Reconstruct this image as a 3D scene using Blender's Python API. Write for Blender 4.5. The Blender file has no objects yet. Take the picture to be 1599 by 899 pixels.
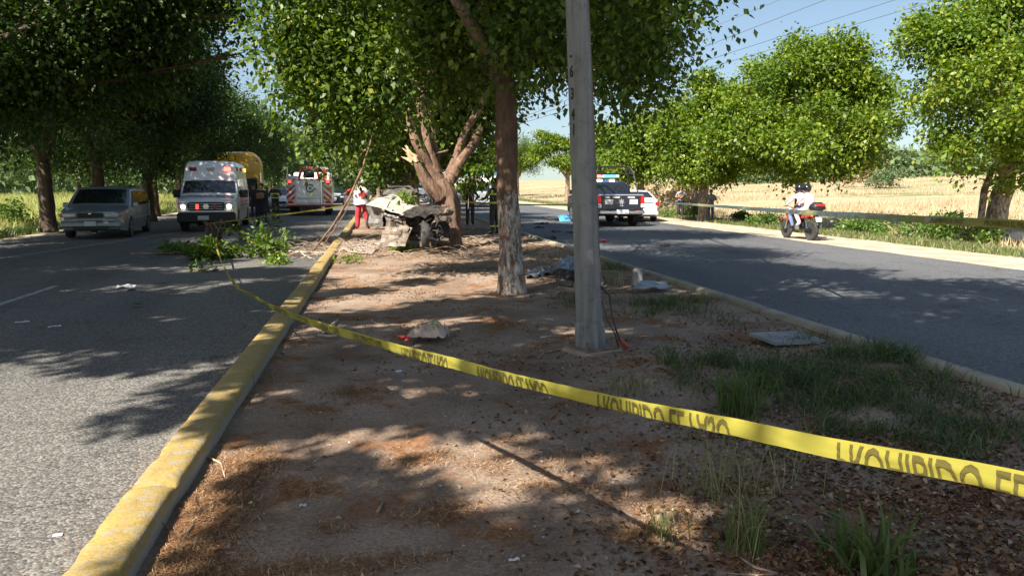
import bpy, math, random
import numpy as np
from mathutils import Vector, Matrix, noise
random.seed(7); np.random.seed(7)
R = math.radians
sc = bpy.context.scene
C = sc.collection

# ------------------------------------------------------------------ camera
W0, H0, F0 = 1599.0, 899.0, 1200.0
HOR, VPX = 287.0, 575.0
CAMZ = 1.75
TH = math.atan((H0 / 2 - HOR) / F0)
PSI = math.atan((W0 / 2 - VPX) / F0 * math.cos(TH))
FW = Vector((math.sin(PSI) * math.cos(TH), math.cos(PSI) * math.cos(TH), -math.sin(TH)))
RT = Vector((math.cos(PSI), -math.sin(PSI), 0))
UP = RT.cross(FW)
CAM = Vector((0, 0, CAMZ))
cam = bpy.data.cameras.new('camera')
cam.sensor_width = 36.0
cam.lens = 36.0 * F0 / W0
cam.clip_start = 0.05
cam.clip_end = 3000
camo = bpy.data.objects.new('camera', cam)
C.objects.link(camo)
camo.matrix_world = Matrix(((RT.x, UP.x, -FW.x, 0), (RT.y, UP.y, -FW.y, 0), (RT.z, UP.z, -FW.z, CAMZ), (0, 0, 0, 1)))
sc.camera = camo

# ------------------------------------------------------------------ world, sun, exposure
SUN_EL, SUN_AZ = 45.0, 52.0           # light travels toward azimuth SUN_AZ (clockwise from +Y)
w = bpy.data.worlds.new('World')
sc.world = w
w.use_nodes = True
nt = w.node_tree
bg = nt.nodes['Background']
sky = nt.nodes.new('ShaderNodeTexSky')
sky.sky_type = 'NISHITA'
sky.sun_disc = False
sky.sun_elevation = R(SUN_EL)
sky.sun_rotation = R(SUN_AZ + 180)
sky.air_density = 1.25
sky.dust_density = 1.4
sky.ozone_density = 1.0
# look the sky up a few degrees higher, so the horizon stays pale instead of the model's grey rim
tcw = nt.nodes.new('ShaderNodeTexCoord'); vadd = nt.nodes.new('ShaderNodeVectorMath'); vadd.operation = 'ADD'; vadd.inputs[1].default_value = (0, 0, .07)
vn = nt.nodes.new('ShaderNodeVectorMath'); vn.operation = 'NORMALIZE'
nt.links.new(tcw.outputs['Generated'], vadd.inputs[0]); nt.links.new(vadd.outputs[0], vn.inputs[0])
if 'Vector' in sky.inputs: nt.links.new(vn.outputs[0], sky.inputs['Vector'])
nt.links.new(sky.outputs[0], bg.inputs[0])
bg.inputs[1].default_value = 0.064
sun = bpy.data.lights.new('sun', 'SUN')
sun.energy = 5.0
sun.angle = R(0.55)
sun.color = (1.0, 0.93, 0.82)
so = bpy.data.objects.new('sun', sun)
C.objects.link(so)
ld = Vector((math.sin(R(SUN_AZ)) * math.cos(R(SUN_EL)), math.cos(R(SUN_AZ)) * math.cos(R(SUN_EL)), -math.sin(R(SUN_EL))))
so.rotation_euler = ld.to_track_quat('-Z', 'Y').to_euler()
sc.view_settings.view_transform = 'Standard'
sc.view_settings.look = 'None'
sc.view_settings.exposure = 1.3
sc.view_settings.gamma = 1.0
sc.view_settings.use_curve_mapping = False
sc.render.engine = 'CYCLES'
sc.cycles.max_bounces = 6
sc.cycles.transparent_max_bounces = 8
sc.cycles.use_denoising = True

# ------------------------------------------------------------------ photo measure -> place
def ray(px, py):
    return FW + RT * ((px - W0 / 2) / F0) + UP * (-(py - H0 / 2) / F0)
def gp(px, py, z=0.0):
    d = ray(px, py)
    t = (z - CAMZ) / d.z
    return CAM + d * t
def at(px, py, depth):
    return CAM + ray(px, py) * depth
def azof(px):
    d = ray(px, HOR)
    return math.degrees(math.atan2(d.x, d.y))

# ------------------------------------------------------------------ object helpers
def finish(o, label=None, cat=None, group=None, kind=None):
    if label: o['label'] = label
    if cat: o['category'] = cat
    if group: o['group'] = group
    if kind: o['kind'] = kind
    return o
def empty(name, loc, az=0.0, label=None, cat=None, group=None):
    o = bpy.data.objects.new(name, None)
    o.empty_display_size = 0.2
    C.objects.link(o)
    o.location = loc
    o.rotation_euler = (0, 0, -R(az))
    return finish(o, label, cat, group)

class MB:
    def __init__(s):
        s.v = []; s.f = []; s.m = []
    def add(s, vs, fs, mi=0):
        b = len(s.v)
        s.v.extend([tuple(p) for p in vs])
        s.f.extend([tuple(b + i for i in f) for f in fs])
        s.m.extend([mi] * len(fs))
        return s
    def box(s, c, sz, rot=None, mi=0, bev=0.0, top=1.0, topy=None):
        hx, hy, hz = sz[0] / 2, sz[1] / 2, sz[2] / 2
        ty = top if topy is None else topy
        if bev <= 0:
            vs = [(-hx, -hy, -hz), (hx, -hy, -hz), (hx, hy, -hz), (-hx, hy, -hz),
                  (-hx * top, -hy * ty, hz), (hx * top, -hy * ty, hz), (hx * top, hy * ty, hz), (-hx * top, hy * ty, hz)]
            fs = [(3, 2, 1, 0), (4, 5, 6, 7), (0, 1, 5, 4), (1, 2, 6, 5), (2, 3, 7, 6), (3, 0, 4, 7)]
        else:
            b = min(bev, hx * .9, hy * .9, hz * .9)
            rings = []
            for (z, ins) in ((-hz, b), (-hz + b, 0), (hz - b, 0), (hz, b)):
                k = top if z > 0 else 1.0
                ky = ty if z > 0 else 1.0
                X, Y = (hx - ins) * k, (hy - ins) * ky
                bb = b * .6
                rings.append([(-X + bb, -Y, z), (X - bb, -Y, z), (X, -Y + bb, z), (X, Y - bb, z), (X - bb, Y, z), (-X + bb, Y, z), (-X, Y - bb, z), (-X, -Y + bb, z)])
            vs = [p for r in rings for p in r]
            fs = [tuple(reversed(range(8))), tuple(range(24, 32))]
            for r in range(3):
                for i in range(8):
                    j = (i + 1) % 8
                    fs.append((r * 8 + i, r * 8 + j, r * 8 + 8 + j, r * 8 + 8 + i))
        M = rot if rot is not None else Matrix.Identity(3)
        c = Vector(c)
        s.add([M @ Vector(p) + c for p in vs], fs, mi)
        return s
    def tube(s, pts, rad, n=8, mi=0, jit=0.0, cap=True):
        pts = [Vector(p) for p in pts]
        if not hasattr(rad, '__len__'): rad = [rad] * len(pts)
        base = len(s.v); vs = []
        prev = None
        for i, p in enumerate(pts):
            d = (pts[min(i + 1, len(pts) - 1)] - pts[max(i - 1, 0)])
            d = d.normalized() if d.length > 1e-9 else Vector((0, 0, 1))
            if prev is None:
                a = d.orthogonal().normalized()
            else:
                a = (prev - d * prev.dot(d))
                a = a.normalized() if a.length > 1e-6 else d.orthogonal().normalized()
            prev = a
            b = d.cross(a)
            for k in range(n):
                t = 2 * math.pi * k / n
                q = a * math.cos(t) + b * math.sin(t)
                r = rad[i]
                if jit: r *= 1 + jit * noise.noise((p + q * r) * (1.3 / max(.05, rad[0]) * .4) + Vector((3, 1, 7)))
                vs.append(p + q * r)
        fs = []
        for i in range(len(pts) - 1):
            for k in range(n):
                j = (k + 1) % n
                fs.append((i * n + k, i * n + j, i * n + n + j, i * n + n + k))
        if cap:
            fs.append(tuple(reversed(range(n))))
            fs.append(tuple((len(pts) - 1) * n + k for k in range(n)))
        s.add(vs, fs, mi)
        return s
    def rough(s, pts, rad, n=20, sub=6, amp=.16, seed=0, mi=0):
        pts = [Vector(p) for p in pts]; P, Rr = [], []
        for i in range(len(pts) - 1):
            p0, p1, p2, p3 = pts[max(i - 1, 0)], pts[i], pts[i + 1], pts[min(i + 2, len(pts) - 1)]
            for k in range(sub):
                t = k / sub; P.append(.5 * ((2 * p1) + (p2 - p0) * t + (2 * p0 - 5 * p1 + 4 * p2 - p3) * t ** 2 + (3 * p1 - p0 - 3 * p2 + p3) * t ** 3)); Rr.append(rad[i] + (rad[i + 1] - rad[i]) * t)
        P.append(pts[-1]); Rr.append(rad[-1])
        b0 = len(s.v); s.tube(P, Rr, n, mi)
        L = 0
        for i, p in enumerate(P):
            if i: L += (p - P[i - 1]).length
            for k in range(n):
                a = 2 * math.pi * k / n; q = Vector(s.v[b0 + i * n + k]); o = q - p
                f = 1 + amp * (abs(noise.noise(Vector((math.cos(a) * 2.2, math.sin(a) * 2.2, L * 1.1 + seed)))) * 2 - .5) + amp * .6 * noise.noise(Vector((math.cos(a) * 5, math.sin(a) * 5, L * 3 + seed)))
                s.v[b0 + i * n + k] = tuple(p + o * f)
        return s
    def cyl(s, p0, p1, r0, r1=None, n=12, mi=0):
        return s.tube([p0, p1], [r0, r0 if r1 is None else r1], n, mi)
    def lathe(s, prof, c=(0, 0, 0), axis='z', n=16, mi=0, sx=1.0, sy=1.0):
        vs = []; m = len(prof)
        for (r, h) in prof:
            for k in range(n):
                t = 2 * math.pi * k / n
                a, b = r * math.cos(t) * sx, r * math.sin(t) * sy
                if axis == 'z': q = (a, b, h)
                elif axis == 'x': q = (h, a, b)
                else: q = (b, h, a)
                vs.append((q[0] + c[0], q[1] + c[1], q[2] + c[2]))
        fs = []
        for i in range(m - 1):
            for k in range(n):
                j = (k + 1) % n
                fs.append((i * n + k, i * n + j, i * n + n + j, i * n + n + k))
        fs.append(tuple(reversed(range(n)))); fs.append(tuple((m - 1) * n + k for k in range(n)))
        s.add(vs, fs, mi)
        return s
    def ball(s, c, r, n=12, m=8, mi=0):
        if not hasattr(r, '__len__'): r = (r, r, r)
        vs = []
        for i in range(m + 1):
            ph = math.pi * i / m
            for k in range(n):
                t = 2 * math.pi * k / n
                vs.append((c[0] + r[0] * math.sin(ph) * math.cos(t), c[1] + r[1] * math.sin(ph) * math.sin(t), c[2] - r[2] * math.cos(ph)))
        fs = []
        for i in range(m):
            for k in range(n):
                j = (k + 1) % n
                fs.append((i * n + k, i * n + j, i * n + n + j, i * n + n + k))
        s.add(vs, fs, mi)
        return s
    def prism(s, poly, th, M=None, c=(0, 0, 0), mi=0):
        """poly in local (x,z); thickness along local y centred"""
        n = len(poly); c = Vector(c)
        vs = [Vector((p[0], -th / 2, p[1])) for p in poly] + [Vector((p[0], th / 2, p[1])) for p in poly]
        if M is not None: vs = [M @ v for v in vs]
        vs = [v + c for v in vs]
        fs = [tuple(range(n)), tuple(reversed(range(n, 2 * n)))]
        for i in range(n):
            j = (i + 1) % n
            fs.append((j, i, n + i, n + j))
        s.add(vs, fs, mi)
        return s
    def grid(s, P, mi=0, th=None):
        """P: rows of points; optional thickness vector"""
        a, b = len(P), len(P[0])
        vs = [Vector(p) for r in P for p in r]
        fs = [(i * b + j, i * b + j + 1, (i + 1) * b + j + 1, (i + 1) * b + j) for i in range(a - 1) for j in range(b - 1)]
        if th is not None:
            th = Vector(th); o = len(vs)
            vs = vs + [v + th for v in vs]
            fs2 = [tuple(o + i for i in reversed(f)) for f in fs]
            edge = [(0 * b + j) for j in range(b)] + [i * b + b - 1 for i in range(1, a)] + [(a - 1) * b + j for j in range(b - 2, -1, -1)] + [i * b for i in range(a - 2, 0, -1)]
            for k in range(len(edge)):
                p, q = edge[k], edge[(k + 1) % len(edge)]
                fs2.append((q, p, o + p, o + q))
            fs = fs + fs2
        s.add(vs, fs, mi)
        return s
    def mesh(s, name, mats, smooth=None):
        me = bpy.data.meshes.new(name)
        me.from_pydata(s.v, [], s.f)
        for m in (mats if isinstance(mats, (list, tuple)) else [mats]): me.materials.append(m)
        if any(s.m): me.polygons.foreach_set('material_index', s.m)
        if smooth is not None:
            me.polygons.foreach_set('use_smooth', [True] * len(me.polygons))
            if smooth < 180: me.set_sharp_from_angle(angle=R(smooth))
        me.update()
        return me
    def build(s, name, mats, parent=None, smooth=None, kind=None, loc=None):
        o = bpy.data.objects.new(name, s.mesh(name, mats, smooth))
        C.objects.link(o)
        if parent is not None: o.parent = parent
        if loc is not None: o.location = loc
        if kind: o['kind'] = kind
        return o

def fast_mesh(name, V, Q, mat, var=None, k=4, smooth=False):
    """V (n,3) float, Q (m,k) int"""
    me = bpy.data.meshes.new(name)
    me.vertices.add(len(V)); me.vertices.foreach_set('co', np.ascontiguousarray(V, dtype=np.float32).ravel())
    me.loops.add(Q.size); me.loops.foreach_set('vertex_index', np.ascontiguousarray(Q, dtype=np.int32).ravel())
    me.polygons.add(len(Q))
    me.polygons.foreach_set('loop_start', np.arange(0, Q.size, k, dtype=np.int32))
    me.polygons.foreach_set('loop_total', np.full(len(Q), k, dtype=np.int32))
    if smooth: me.polygons.foreach_set('use_smooth', np.ones(len(Q), dtype=bool))
    me.update(calc_edges=True)
    if var is not None:
        a = me.attributes.new('var', 'FLOAT', 'FACE')
        a.data.foreach_set('value', np.ascontiguousarray(var, dtype=np.float32))
    me.materials.append(mat)
    return me
def obj_of(name, me, parent=None, loc=None):
    o = bpy.data.objects.new(name, me)
    C.objects.link(o)
    if parent is not None: o.parent = parent
    if loc is not None: o.location = loc
    return o
def copy_tree(o, parent=None):
    c = o.copy(); C.objects.link(c); c.parent = parent
    for ch in list(o.children): copy_tree(ch, c)
    return c

# ------------------------------------------------------------------ materials
def newmat(name):
    m = bpy.data.materials.new(name); m.use_nodes = True
    return m, m.node_tree, m.node_tree.nodes['Principled BSDF']
def pm(name, c, c2=None, scale=4.0, rough=0.6, bump=0.0, bscale=None, metal=0.0, emit=None, estr=0.0, spec=None, coat=0.0, detail=5, lo=.38, hi=.62, coords='Object'):
    m, t, b = newmat(name)
    b.inputs['Base Color'].default_value = (*c, 1)
    b.inputs['Roughness'].default_value = rough
    b.inputs['Metallic'].default_value = metal
    if spec is not None: b.inputs['Specular IOR Level'].default_value = spec
    if coat: b.inputs['Coat Weight'].default_value = coat; b.inputs['Coat Roughness'].default_value = .08
    if emit: b.inputs['Emission Color'].default_value = (*emit, 1); b.inputs['Emission Strength'].default_value = estr
    if c2 or bump:
        tc = t.nodes.new('ShaderNodeTexCoord')
    if c2:
        n = t.nodes.new('ShaderNodeTexNoise'); n.inputs['Scale'].default_value = scale; n.inputs['Detail'].default_value = detail
        t.links.new(tc.outputs[coords], n.inputs['Vector'])
        r = t.nodes.new('ShaderNodeValToRGB')
        r.color_ramp.elements[0].position = lo; r.color_ramp.elements[0].color = (*c, 1)
        r.color_ramp.elements[1].position = hi; r.color_ramp.elements[1].color = (*c2, 1)
        t.links.new(n.outputs['Fac'], r.inputs[0]); t.links.new(r.outputs[0], b.inputs['Base Color'])
    if bump:
        n2 = t.nodes.new('ShaderNodeTexNoise'); n2.inputs['Scale'].default_value = bscale or scale * 4; n2.inputs['Detail'].default_value = 6
        t.links.new(tc.outputs[coords], n2.inputs['Vector'])
        bp = t.nodes.new('ShaderNodeBump'); bp.inputs['Strength'].default_value = 1.0; bp.inputs['Distance'].default_value = bump
        t.links.new(n2.outputs['Fac'], bp.inputs['Height']); t.links.new(bp.outputs[0], b.inputs['Normal'])
    return m

def leafmat(name, ramp, trans=0.35, rough=0.45):
    trans *= .8
    m, t, b = newmat(name)
    a = t.nodes.new('ShaderNodeAttribute'); a.attribute_name = 'var'
    r = t.nodes.new('ShaderNodeValToRGB')
    els = r.color_ramp.elements
    while len(els) < len(ramp): els.new(0.5)
    for e, (p, c) in zip(els, ramp): e.position = p; e.color = (*c, 1)
    t.links.new(a.outputs['Fac'], r.inputs[0])
    t.links.new(r.outputs[0], b.inputs['Base Color'])
    b.inputs['Roughness'].default_value = rough
    b.inputs['Specular IOR Level'].default_value = .35
    tr = t.nodes.new('ShaderNodeBsdfTranslucent')
    hs = t.nodes.new('ShaderNodeHueSaturation'); hs.inputs['Saturation'].default_value = 1.15; hs.inputs['Value'].default_value = 1.5
    t.links.new(r.outputs[0], hs.inputs['Color']); t.links.new(hs.outputs[0], tr.inputs[0])
    mx = t.nodes.new('ShaderNodeMixShader'); mx.inputs[0].default_value = trans
    t.links.new(b.outputs[0], mx.inputs[1]); t.links.new(tr.outputs[0], mx.inputs[2])
    t.links.new(mx.outputs[0], t.nodes['Material Output'].inputs['Surface'])
    return m

def mixramp(t, fac, stops):
    r = t.nodes.new('ShaderNodeValToRGB'); els = r.color_ramp.elements
    while len(els) < len(stops): els.new(0.5)
    for e, (p, c) in zip(els, stops): e.position = p; e.color = (*c, 1)
    t.links.new(fac, r.inputs[0]); return r.outputs[0]
def tnoise(t, vec, scale, detail=5, rough=.55, dist=0.0):
    n = t.nodes.new('ShaderNodeTexNoise'); n.inputs['Scale'].default_value = scale; n.inputs['Detail'].default_value = detail
    n.inputs['Roughness'].default_value = rough; n.inputs['Distortion'].default_value = dist
    t.links.new(vec, n.inputs['Vector']); return n.outputs['Fac']
def tmix(t, fac, a, b, mode='MIX'):
    n = t.nodes.new('ShaderNodeMix'); n.data_type = 'RGBA'; n.blend_type = mode
    if isinstance(fac, (int, float)): n.inputs[0].default_value = fac
    else: t.links.new(fac, n.inputs[0])
    for s, x in ((6, a), (7, b)):
        if isinstance(x, tuple): n.inputs[s].default_value = (*x, 1)
        else: t.links.new(x, n.inputs[s])
    return n.outputs[2]

def asphalt_mat(name, base, dark, stone):
    m, t, b = newmat(name)
    g = t.nodes.new('ShaderNodeNewGeometry'); P = g.outputs['Position']
    big = mixramp(t, tnoise(t, P, .35, 6, .6), [(.35, base), (.7, tuple(x * 1.25 for x in base))])
    v = t.nodes.new('ShaderNodeTexVoronoi'); v.inputs['Scale'].default_value = 62; t.links.new(P, v.inputs['Vector'])
    cells = mixramp(t, v.outputs['Color'], [(0.15, dark), (.5, base), (.85, stone)])
    c = tmix(t, .7, big, cells)
    mp = t.nodes.new('ShaderNodeMapping'); mp.inputs['Scale'].default_value = (1, .12, 1); t.links.new(P, mp.inputs[0])
    trk = mixramp(t, tnoise(t, mp.outputs[0], .75, 4, .5), [(.35, (.80, .80, .80)), (.62, (1.12, 1.10, 1.06))])
    c = tmix(t, 1.0, c, trk, 'MULTIPLY')
    stain = mixramp(t, tnoise(t, P, .9, 5, .7), [(.30, (.62, .61, .60)), (.42, (1, 1, 1))])
    c = tmix(t, 1.0, c, stain, 'MULTIPLY')
    vc = t.nodes.new('ShaderNodeTexVoronoi'); vc.feature = 'DISTANCE_TO_EDGE'; vc.inputs['Scale'].default_value = .33
    wn = t.nodes.new('ShaderNodeTexNoise'); wn.inputs['Scale'].default_value = 1.6; wn.inputs['Detail'].default_value = 6; t.links.new(P, wn.inputs['Vector'])
    wa = t.nodes.new('ShaderNodeVectorMath'); wa.operation = 'MULTIPLY_ADD'; wa.inputs[1].default_value = (1.2, 1.2, 1.2); t.links.new(wn.outputs['Color'], wa.inputs[0]); t.links.new(P, wa.inputs[2]); t.links.new(wa.outputs[0], vc.inputs['Vector'])
    ck = mixramp(t, vc.outputs['Distance'], [(.0, (.45, .44, .43)), (.006, (1, 1, 1))])
    c = tmix(t, 1.0, c, ck, 'MULTIPLY')
    t.links.new(c, b.inputs['Base Color'])
    b.inputs['Roughness'].default_value = .78
    v2 = t.nodes.new('ShaderNodeTexVoronoi'); v2.inputs['Scale'].default_value = 62; t.links.new(P, v2.inputs['Vector'])
    bp = t.nodes.new('ShaderNodeBump'); bp.invert = True; bp.inputs['Distance'].default_value = .006; bp.inputs['Strength'].default_value = .9
    t.links.new(v2.outputs['Distance'], bp.inputs['Height']); t.links.new(bp.outputs[0], b.inputs['Normal'])
    return m

def dirt_mat():
    m, t, b = newmat('median dirt')
    g = t.nodes.new('ShaderNodeNewGeometry'); P = g.outputs['Position']
    soil = mixramp(t, tnoise(t, P, 1.1, 8, .62), [(.3, (.19, .135, .10)), (.5, (.33, .25, .19)), (.7, (.43, .34, .265))])
    fine = mixramp(t, tnoise(t, P, 45, 4, .7), [(.3, (.55, .5, .46)), (.6, (1, 1, 1))])
    c = tmix(t, 1.0, soil, fine, 'MULTIPLY')
    litter = mixramp(t, tnoise(t, P, 26, 6, .75, .8), [(.3, (.07, .035, .018)), (.5, (.24, .115, .055)), (.7, (.36, .20, .10))])
    mask = mixramp(t, tnoise(t, P, 1.6, 7, .68), [(.53, (0, 0, 0)), (.62, (1, 1, 1))])
    c = tmix(t, mask, c, litter)
    t.links.new(c, b.inputs['Base Color']); b.inputs['Roughness'].default_value = .92
    b.inputs['Specular IOR Level'].default_value = .15
    bp = t.nodes.new('ShaderNodeBump'); bp.inputs['Distance'].default_value = .02; bp.inputs['Strength'].default_value = .8
    t.links.new(tnoise(t, P, 38, 6, .7), bp.inputs['Height']); t.links.new(bp.outputs[0], b.inputs['Normal'])
    return m

def ground_mat():
    m, t, b = newmat('field earth')
    g = t.nodes.new('ShaderNodeNewGeometry'); P = g.outputs['Position']
    sx = t.nodes.new('ShaderNodeSeparateXYZ'); t.links.new(P, sx.inputs[0])
    dry = mixramp(t, tnoise(t, P, .25, 7, .65), [(.3, (.34, .26, .15)), (.5, (.45, .36, .22)), (.7, (.53, .44, .30))])
    grn = mixramp(t, tnoise(t, P, .4, 7, .65), [(.3, (.10, .13, .04)), (.5, (.20, .22, .07)), (.7, (.36, .32, .14))])
    mr = t.nodes.new('ShaderNodeMapRange'); mr.inputs[1].default_value = -2; mr.inputs[2].default_value = 4
    t.links.new(sx.outputs['X'], mr.inputs[0])
    pt_ = mixramp(t, tnoise(t, P, .07, 6, .7), [(.52, (0, 0, 0)), (.62, (1, 1, 1))])
    dry = tmix(t, pt_, dry, (.20, .21, .09))
    c = tmix(t, mr.outputs[0], grn, dry)
    sp = mixramp(t, tnoise(t, P, 14, 6, .7), [(.3, (.6, .6, .6)), (.6, (1, 1, 1))])
    c = tmix(t, 1.0, c, sp, 'MULTIPLY')
    t.links.new(c, b.inputs['Base Color']); b.inputs['Roughness'].default_value = .95
    b.inputs['Specular IOR Level'].default_value = .1
    return m

def bark_mat(name, c1, c2, whitez=None):
    m, t, b = newmat(name)
    tc = t.nodes.new('ShaderNodeTexCoord'); P = tc.outputs['Object']
    mp = t.nodes.new('ShaderNodeMapping'); mp.inputs['Scale'].default_value = (1, 1, .35); t.links.new(P, mp.inputs[0])
    c = mixramp(t, tnoise(t, mp.outputs[0], 9, 7, .65), [(.3, c1), (.65, c2)])
    if whitez:
        sx = t.nodes.new('ShaderNodeSeparateXYZ'); t.links.new(P, sx.inputs[0])
        nn = tnoise(t, P, 5, 6, .7)
        ma = t.nodes.new('ShaderNodeMath'); ma.operation = 'MULTIPLY_ADD'; ma.inputs[1].default_value = .9; t.links.new(nn, ma.inputs[0]); t.links.new(sx.outputs['Z'], ma.inputs[2])
        edge = mixramp(t, ma.outputs[0], [(.0, (1, 1, 1)), (.001, (1, 1, 1))])
        lt = t.nodes.new('ShaderNodeMath'); lt.operation = 'LESS_THAN'; lt.inputs[1].default_value = whitez + .45; t.links.new(ma.outputs[0], lt.inputs[0])
        chip = mixramp(t, tnoise(t, mp.outputs[0], 14, 6, .75), [(.44, (0, 0, 0)), (.56, (1, 1, 1))])
        mu = t.nodes.new('ShaderNodeMath'); mu.operation = 'MULTIPLY'; t.links.new(lt.outputs[0], mu.inputs[0]); t.links.new(chip, mu.inputs[1])
        c = tmix(t, mu.outputs[0], c, (.40, .37, .33))
    t.links.new(c, b.inputs['Base Color']); b.inputs['Roughness'].default_value = .9
    b.inputs['Specular IOR Level'].default_value = .2
    bp = t.nodes.new('ShaderNodeBump'); bp.inputs['Distance'].default_value = .05; bp.inputs['Strength'].default_value = .8
    t.links.new(tnoise(t, mp.outputs[0], 16, 6, .65), bp.inputs['Height']); t.links.new(bp.outputs[0], b.inputs['Normal'])
    return m

def kerb_paint():
    m, t, b = newmat('yellow kerb paint')
    g = t.nodes.new('ShaderNodeNewGeometry'); P = g.outputs['Position']
    y = mixramp(t, tnoise(t, P, 3, 6, .7), [(.3, (.25, .18, .06)), (.6, (.40, .285, .085))])
    wear = mixramp(t, tnoise(t, P, 11, 8, .75), [(.50, (0, 0, 0)), (.57, (1, 1, 1))])
    c = tmix(t, wear, y, (.33, .27, .17))
    fine = mixramp(t, tnoise(t, P, 60, 4, .7), [(.3, (.75, .72, .7)), (.55, (1, 1, 1))])
    c = tmix(t, 1, c, fine, 'MULTIPLY')
    # paint stops part-way down the faces
    sx = t.nodes.new('ShaderNodeSeparateXYZ'); t.links.new(P, sx.inputs[0])
    nn = tnoise(t, P, 9, 5, .7)
    ma = t.nodes.new('ShaderNodeMath'); ma.operation = 'MULTIPLY_ADD'; ma.inputs[1].default_value = .07; t.links.new(nn, ma.inputs[0]); t.links.new(sx.outputs['Z'], ma.inputs[2])
    lt = t.nodes.new('ShaderNodeMath'); lt.operation = 'LESS_THAN'; lt.inputs[1].default_value = .158; t.links.new(ma.outputs[0], lt.inputs[0])
    c = tmix(t, lt.outputs[0], c, (.30, .27, .22))
    t.links.new(c, b.inputs['Base Color']); b.inputs['Roughness'].default_value = .75
    bp = t.nodes.new('ShaderNodeBump'); bp.inputs['Distance'].default_value = .008; bp.inputs['Strength'].default_value = .9
    t.links.new(tnoise(t, P, 30, 7, .7), bp.inputs['Height']); t.links.new(bp.outputs[0], b.inputs['Normal'])
    return m

M = {}
M['asphalt'] = asphalt_mat('asphalt left road', (.112, .106, .099), (.038, .037, .036), (.26, .25, .235))
M['asphalt_r'] = asphalt_mat('asphalt right road', (.090, .093, .100), (.040, .042, .047), (.185, .19, .20))
M['dirt'] = dirt_mat()
M['ground'] = ground_mat()
M['sand'] = pm('sandy shoulder', (.36, .29, .21), (.50, .42, .32), scale=1.2, rough=.95, bump=.012, bscale=30, spec=.1)
M['kerb'] = kerb_paint()
M['kerb2'] = pm('old worn kerb concrete', (.24, .22, .17), (.36, .32, .23), scale=3, rough=.85, bump=.01, bscale=25)
M['paintline'] = pm('worn white road paint', (.24, .24, .23), (.42, .42, .41), scale=9, rough=.8)
M['bark'] = bark_mat('brown bark', (.13, .085, .06), (.33, .24, .18))
M['barkwhite'] = bark_mat('whitewashed bark', (.08, .048, .034), (.19, .12, .085), 1.50)
M['barkpale'] = bark_mat('pale torn bark', (.07, .042, .03), (.26, .165, .115))
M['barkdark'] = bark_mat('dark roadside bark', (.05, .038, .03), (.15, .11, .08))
M['rawwood'] = pm('raw split wood', (.62, .45, .27), (.74, .60, .40), scale=7, rough=.8, bump=.01)
M['twig'] = pm('dry twig', (.22, .15, .10), (.45, .34, .24), scale=5, rough=.85)
M['paletwig'] = pm('bleached branch', (.45, .36, .27), (.62, .52, .40), scale=5, rough=.85)
G1 = [(0, (.018, .042, .009)), (.45, (.068, .122, .017)), (.8, (.140, .205, .026)), (.93, (.22, .27, .04)), (1, (.30, .29, .05))]
M['leaf_ficus'] = leafmat('glossy tree leaves', G1, .38)
M['leaf_bright'] = leafmat('bright green leaves', [(0, (.034, .075, .010)), (.45, (.105, .175, .018)), (.8, (.185, .25, .026)), (.95, (.27, .31, .04)), (1, (.34, .34, .06))], .42)
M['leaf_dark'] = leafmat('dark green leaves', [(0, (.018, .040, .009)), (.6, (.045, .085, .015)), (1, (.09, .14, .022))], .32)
M['leaf_shrub'] = leafmat('shrub leaves', [(0, (.05, .10, .02)), (.6, (.11, .20, .035)), (1, (.2, .26, .07))], .4)
M['leaf_far'] = leafmat('far tree leaves', [(0, (.07, .11, .05)), (.6, (.13, .19, .08)), (1, (.2, .25, .12))], .3, .7)
M['grass'] = leafmat('green grass blades', [(0, (.035, .06, .018)), (.55, (.085, .13, .035)), (.85, (.19, .20, .08)), (1, (.42, .36, .2))], .3)
M['drygrass'] = leafmat('dry grass', [(0, (.36, .27, .15)), (.6, (.50, .40, .25)), (1, (.60, .52, .37))], .35, .8)
M['mixgrass'] = leafmat('yellow green grass', [(0, (.16, .21, .05)), (.55, (.36, .38, .12)), (1, (.58, .52, .25))], .4, .8)
M['deadleaf'] = leafmat('fallen leaves', [(0, (.055, .03, .018)), (.4, (.17, .085, .04)), (.8, (.30, .18, .09)), (1, (.46, .38, .26))], .15, .75)
M['needle'] = leafmat('needle litter', [(0, (.08, .036, .018)), (.45, (.24, .11, .045)), (.8, (.42, .24, .11)), (1, (.62, .48, .30))], .1, .8)
M['pole'] = pm('galvanised pole', (.24, .235, .225), (.33, .32, .305), scale=2.2, rough=.55, metal=.0, bump=.002, bscale=14)
def pole_mat():
    m, t, b = newmat('weathered grey pole')
    tc = t.nodes.new('ShaderNodeTexCoord'); P = tc.outputs['Object']
    mp = t.nodes.new('ShaderNodeMapping'); mp.inputs['Scale'].default_value = (9, 9, .5); t.links.new(P, mp.inputs[0])
    a = mixramp(t, tnoise(t, mp.outputs[0], 1.4, 6, .65), [(.3, (.12, .12, .118)), (.5, (.19, .19, .186)), (.72, (.26, .26, .255))])
    st = mixramp(t, tnoise(t, P, 5, 7, .75), [(.32, (.62, .58, .52)), (.48, (1, 1, 1))])
    c = tmix(t, 1.0, a, st, 'MULTIPLY')
    t.links.new(c, b.inputs['Base Color']); b.inputs['Roughness'].default_value = .6
    bp = t.nodes.new('ShaderNodeBump'); bp.inputs['Distance'].default_value = .004; t.links.new(tnoise(t, P, 22, 6, .7), bp.inputs['Height']); t.links.new(bp.outputs[0], b.inputs['Normal'])
    return m
M['pole'] = pole_mat()
M['rustplate'] = pm('rusty base plate', (.14, .11, .09), (.24, .19, .15), scale=9, rough=.8)
M['foundation'] = pm('reddish footing', (.34, .22, .16), (.44, .33, .26), scale=6, rough=.9, bump=.01)
M['black'] = pm('black plastic', (.018, .018, .02), rough=.5)
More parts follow.
